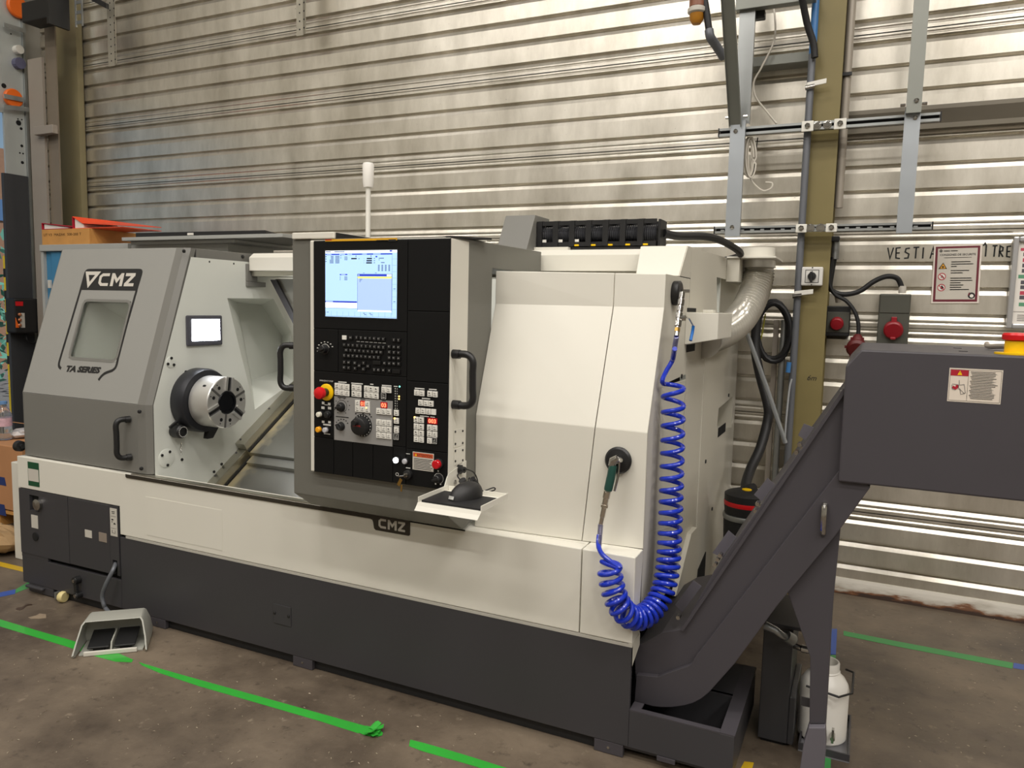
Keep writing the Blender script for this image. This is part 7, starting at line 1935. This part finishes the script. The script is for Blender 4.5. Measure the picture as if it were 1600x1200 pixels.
for i in range(n - 1):
    fs += [(i, i + 1, n + i + 1, n + i), (n + i, n + i + 1, 2 * n + i + 1, 2 * n + i), (i + 1, i, 3 * n + i, 3 * n + i + 1), (3 * n + i, 3 * n + i + 1, 4 * n + i + 1, 4 * n + i)]
fs += [tuple(range(2 * n, 3 * n)), tuple(range(4 * n, 5 * n))]
sh.add(vsx, fs); sh.build('hood', M_PED, PD, smooth=True)
MB().loft([pq(0, .0, .001), pq(1, .0, .001), pq(1, .012, .001), pq(0, .012, .001)], [pq(0, .0, .020), pq(1, .0, .020), pq(1, .012, .020), pq(0, .012, .020)]).build('front_lip', mat('pedal_pale', 'CFCCC2', .45), PD, bevel=.003)
MB().loft([pq(-.1, .0125, .001), pq(1.1, .0125, .001), pq(1.1, dep * .78, .001), pq(-.1, dep * .78, .001)], [pq(-.1, .0125, .006), pq(1.1, .0125, .006), pq(1.1, dep * .78, .006), pq(-.1, dep * .78, .006)]).build('base', M_PED, PD)
MB().loft([pq(.48, .012, .0065), pq(.515, .012, .0065), pq(.515, .15, .0065), pq(.48, .15, .0065)], [pq(.48, .03, .045), pq(.515, .03, .045), pq(.515, .15, .06), pq(.48, .15, .06)]).build('divider', M_PED, PD, bevel=.002)
for u0, u1 in ((.05, .46), (.55, .95)):
    MB().loft([pq(u0, .02, .022), pq(u1, .02, .022), pq(u1, .14, .052), pq(u0, .14, .052)], [pq(u0, .018, .030), pq(u1, .018, .030), pq(u1, .14, .060), pq(u0, .14, .060)]).build('pedal', M_BLACK, PD, bevel=.003)
    MB().loft([pq(u0 + .1, .03, .0065), pq(u1 - .1, .03, .0065), pq(u1 - .1, .13, .0065), pq(u0 + .1, .13, .0065)], [pq(u0 + .1, .03, .021), pq(u1 - .1, .03, .021), pq(u1 - .1, .13, .045), pq(u0 + .1, .13, .045)]).build('pedal_block', M_VOID, PD)
fz_ = Y0 - .02
MB().tube(smoothpath([at(181, 880, 1, Y0 + .01), at(177, 890, 1, Y0 - .03), at(166, 912, 1, Y0 - .05), at(160, 930, 1, Y0 - .05), at(162, 944, 1, Y0 - .05), at(167, 953, 1, Y0 - .05), (pq(.45, dep + .002, .06))], 8), .0095, 12).build('pedal_cable', M_PIPEG, PD, smooth=True)

# tapes
M_TGRN = mat('green_tape', '35A83A', .32, var=.12, scale=7, coat=.2); M_TDG = mat('dusty_green_tape', '3A8A48', .5, var=.15, scale=7)
M_TBLU = mat('blue_tape', '2E4E9A', .45, var=.1); M_TYEL = mat('yellow_tape', 'C9A41E', .5, var=.15, scale=8)
def tape(name, top, bot, m, label, h=.0012):
    """strip on the floor between two pixel polylines"""
    mb = MB()
    A = [at(x, y, 2, 0) for x, y in top]; B = [at(x, y, 2, 0) for x, y in bot]
    if len(A) == len(B):
        n = len(A); up = Vector((0, 0, h)); lo = Vector((0, 0, .0002))
        ring = A + B[::-1]
        mb.add([p + lo for p in ring] + [p + up for p in ring], [tuple(range(2 * n))] + [(i, (i + 1) % (2 * n), 2 * n + (i + 1) % (2 * n), 2 * n + i) for i in range(2 * n)] + [(2 * n + i, 2 * n + i + 1, 4 * n - 2 - i, 4 * n - 1 - i) for i in range(n - 1)])
    return tag(mb.build(name, m), label, 'tape')
tape('floor_tape', [(-30, 959), (0, 968), (60, 986), (112, 1001), (150, 1013), (180, 1019), (208, 1031)], [(-30, 970), (0, 979), (60, 997), (112, 1013), (150, 1026), (180, 1034), (206, 1035)], M_TGRN, 'green floor tape running under the foot switch to the left edge')
tape('floor_tape', [(217, 1035), (250, 1045), (310, 1062), (400, 1087), (500, 1115), (572, 1135)], [(222, 1040), (250, 1052), (310, 1072), (400, 1098), (500, 1127), (560, 1146)], M_TGRN, 'longest green floor tape, with a crumpled right end, in front of the lathe')
cr_ = MB(); p0 = at(577, 1143, 2, 0)
for i in range(9):
    a_ = -1.1 + i * .33; r1 = .012; r2 = .034 + .008 * (i % 3)
    q0, q1 = p0 + Vector((r1 * math.cos(a_), r1 * math.sin(a_), .004)), p0 + Vector((r2 * math.cos(a_), r2 * math.sin(a_), .010 + .010 * (i % 2)))
    t_ = Vector((-math.sin(a_), math.cos(a_), 0)) * .011
    cr_.loft([q0 - t_, q0 + t_, q0 + t_ + Vector((0, 0, .001)), q0 - t_ + Vector((0, 0, .001))], [q1 - t_ * 1.3, q1 + t_ * .9, q1 + t_ * .9 + Vector((0, 0, .001)), q1 - t_ * 1.3 + Vector((0, 0, .001))])
cr_.add([p0 + Vector((.055 * math.cos(t), .028 * math.sin(t), .0016)) for t in [2 * PI * i / 12 for i in range(12)]], [tuple(range(12))])
tag(cr_.build('tape_crumple', M_TGRN), 'crumpled torn tuft of green tape at the end of the longest strip', 'tape')
tape('floor_tape', [(641, 1156), (665, 1162), (720, 1178), (800, 1203)], [(639, 1166), (660, 1174), (720, 1191), (800, 1215)], M_TGRN, 'short green floor tape cut off by the bottom edge of the picture')
tape('floor_tape', [(1318, 986), (1400, 1002), (1500, 1021), (1583, 1036)], [(1318, 993), (1400, 1010), (1500, 1029), (1582, 1045)], M_TDG, 'dusty green floor tape running to the right behind the white canister')
tape('floor_tape', [(1584, 1036), (1620, 1042)], [(1583, 1044), (1620, 1050)], M_TBLU, 'small blue tape piece at the right end of the dusty green tape')
tape('floor_tape', [(1299, 983), (1308, 983)], [(1298, 1023), (1306, 1023)], M_TBLU, 'blue floor tape square beside the conveyor leg', .0016)
tape('floor_tape', [(1294, 1024), (1306, 1024)], [(1284, 1216), (1297, 1216)], M_TDG, 'green floor tape running along under the drip tray')
tape('floor_tape', [(25, 921), (45, 909), (60, 900)], [(24, 927), (47, 918), (64, 908)], M_TDG, 'short green floor tape by the left foot of the lathe')
tape('floor_tape', [(-20, 933), (0, 926), (24.5, 921)], [(-20, 939), (0, 933), (23.5, 928)], M_TBLU, 'blue floor tape at the left edge beside the lathe')
tape('floor_tape', [(-20, 874), (0, 878), (38, 887)], [(-20, 881), (0, 885), (38, 894)], M_TYEL, 'worn yellow floor line in front of the crumpled sack')
tape('floor_tape', [(1163, 1190), (1178, 1192)], [(1150, 1215), (1170, 1217)], M_TYEL, 'worn yellow tape scrap on the floor beside the coolant tank')
# dark spill and pale chip in the concrete at left
sp_ = MB()
M_SPILL = mat('oil_spill', '3A2A1E', .3)
pts = smoothpath([at(27, 952, 2, 0), at(32, 951, 2, 0), at(38, 948, 2, 0), at(45, 945, 2, 0)], 4)
for p in pts[:5]: pass
ring = [at(24, 952, 2, 0), at(28, 949.5, 2, 0), at(34, 949, 2, 0), at(40, 945, 2, 0), at(50, 944, 2, 0), at(50, 945.5, 2, 0), at(42, 947, 2, 0), at(36, 952, 2, 0), at(30, 954, 2, 0)]
sp_.loft([p + Vector((0, 0, .0002)) for p in ring], [p + Vector((0, 0, .0010)) for p in ring])
tag(sp_.build('oil_spill', M_SPILL), 'small dark oil dribble on the concrete by the left foot of the lathe', 'spill')
pc = MB(); ring = [at(44, 965, 2, 0), at(56, 962, 2, 0), at(62, 959, 2, 0), at(72, 960, 2, 0), at(72, 966, 2, 0), at(60, 967, 2, 0), at(48, 967, 2, 0)]
pc.loft([p + Vector((0, 0, .0002)) for p in ring], [p + Vector((0, 0, .0014)) for p in ring])
tag(pc.build('paint_flake', mat('pale_flake', '8A7A66', .7, var=.3, scale=40)), 'pale chipped patch on the concrete below the left foot of the lathe', 'patch')
# swarf and dust flecks
random.seed(31)
fk = MB()
for k in range(420):
    if k < 300: p = at(random.uniform(0, 800), random.uniform(1000, 1195), 2, 0)
    else: p = at(random.uniform(1330, 1600), random.uniform(960, 1190), 2, 0)
    if p.y > Y0 - .03 and k < 300: continue
    s = random.uniform(.002, .007); a_ = random.uniform(0, PI); d = Vector((math.cos(a_), math.sin(a_), 0)) * s; e = Vector((-d.y, d.x, 0)) * random.uniform(.12, .5)
    fk.quad([p - d + Vector((0, 0, .0006)), p - e + Vector((0, 0, .0025)), p + d + Vector((0, 0, .0006)), p + e + Vector((0, 0, .0012))])
o = fk.build('swarf_flecks', mat('swarf_pale', 'A89C88', .5, .2, .2, 50)); o['kind'] = 'stuff'
tag(o, 'pale swarf flecks scattered over the concrete floor', 'swarf')
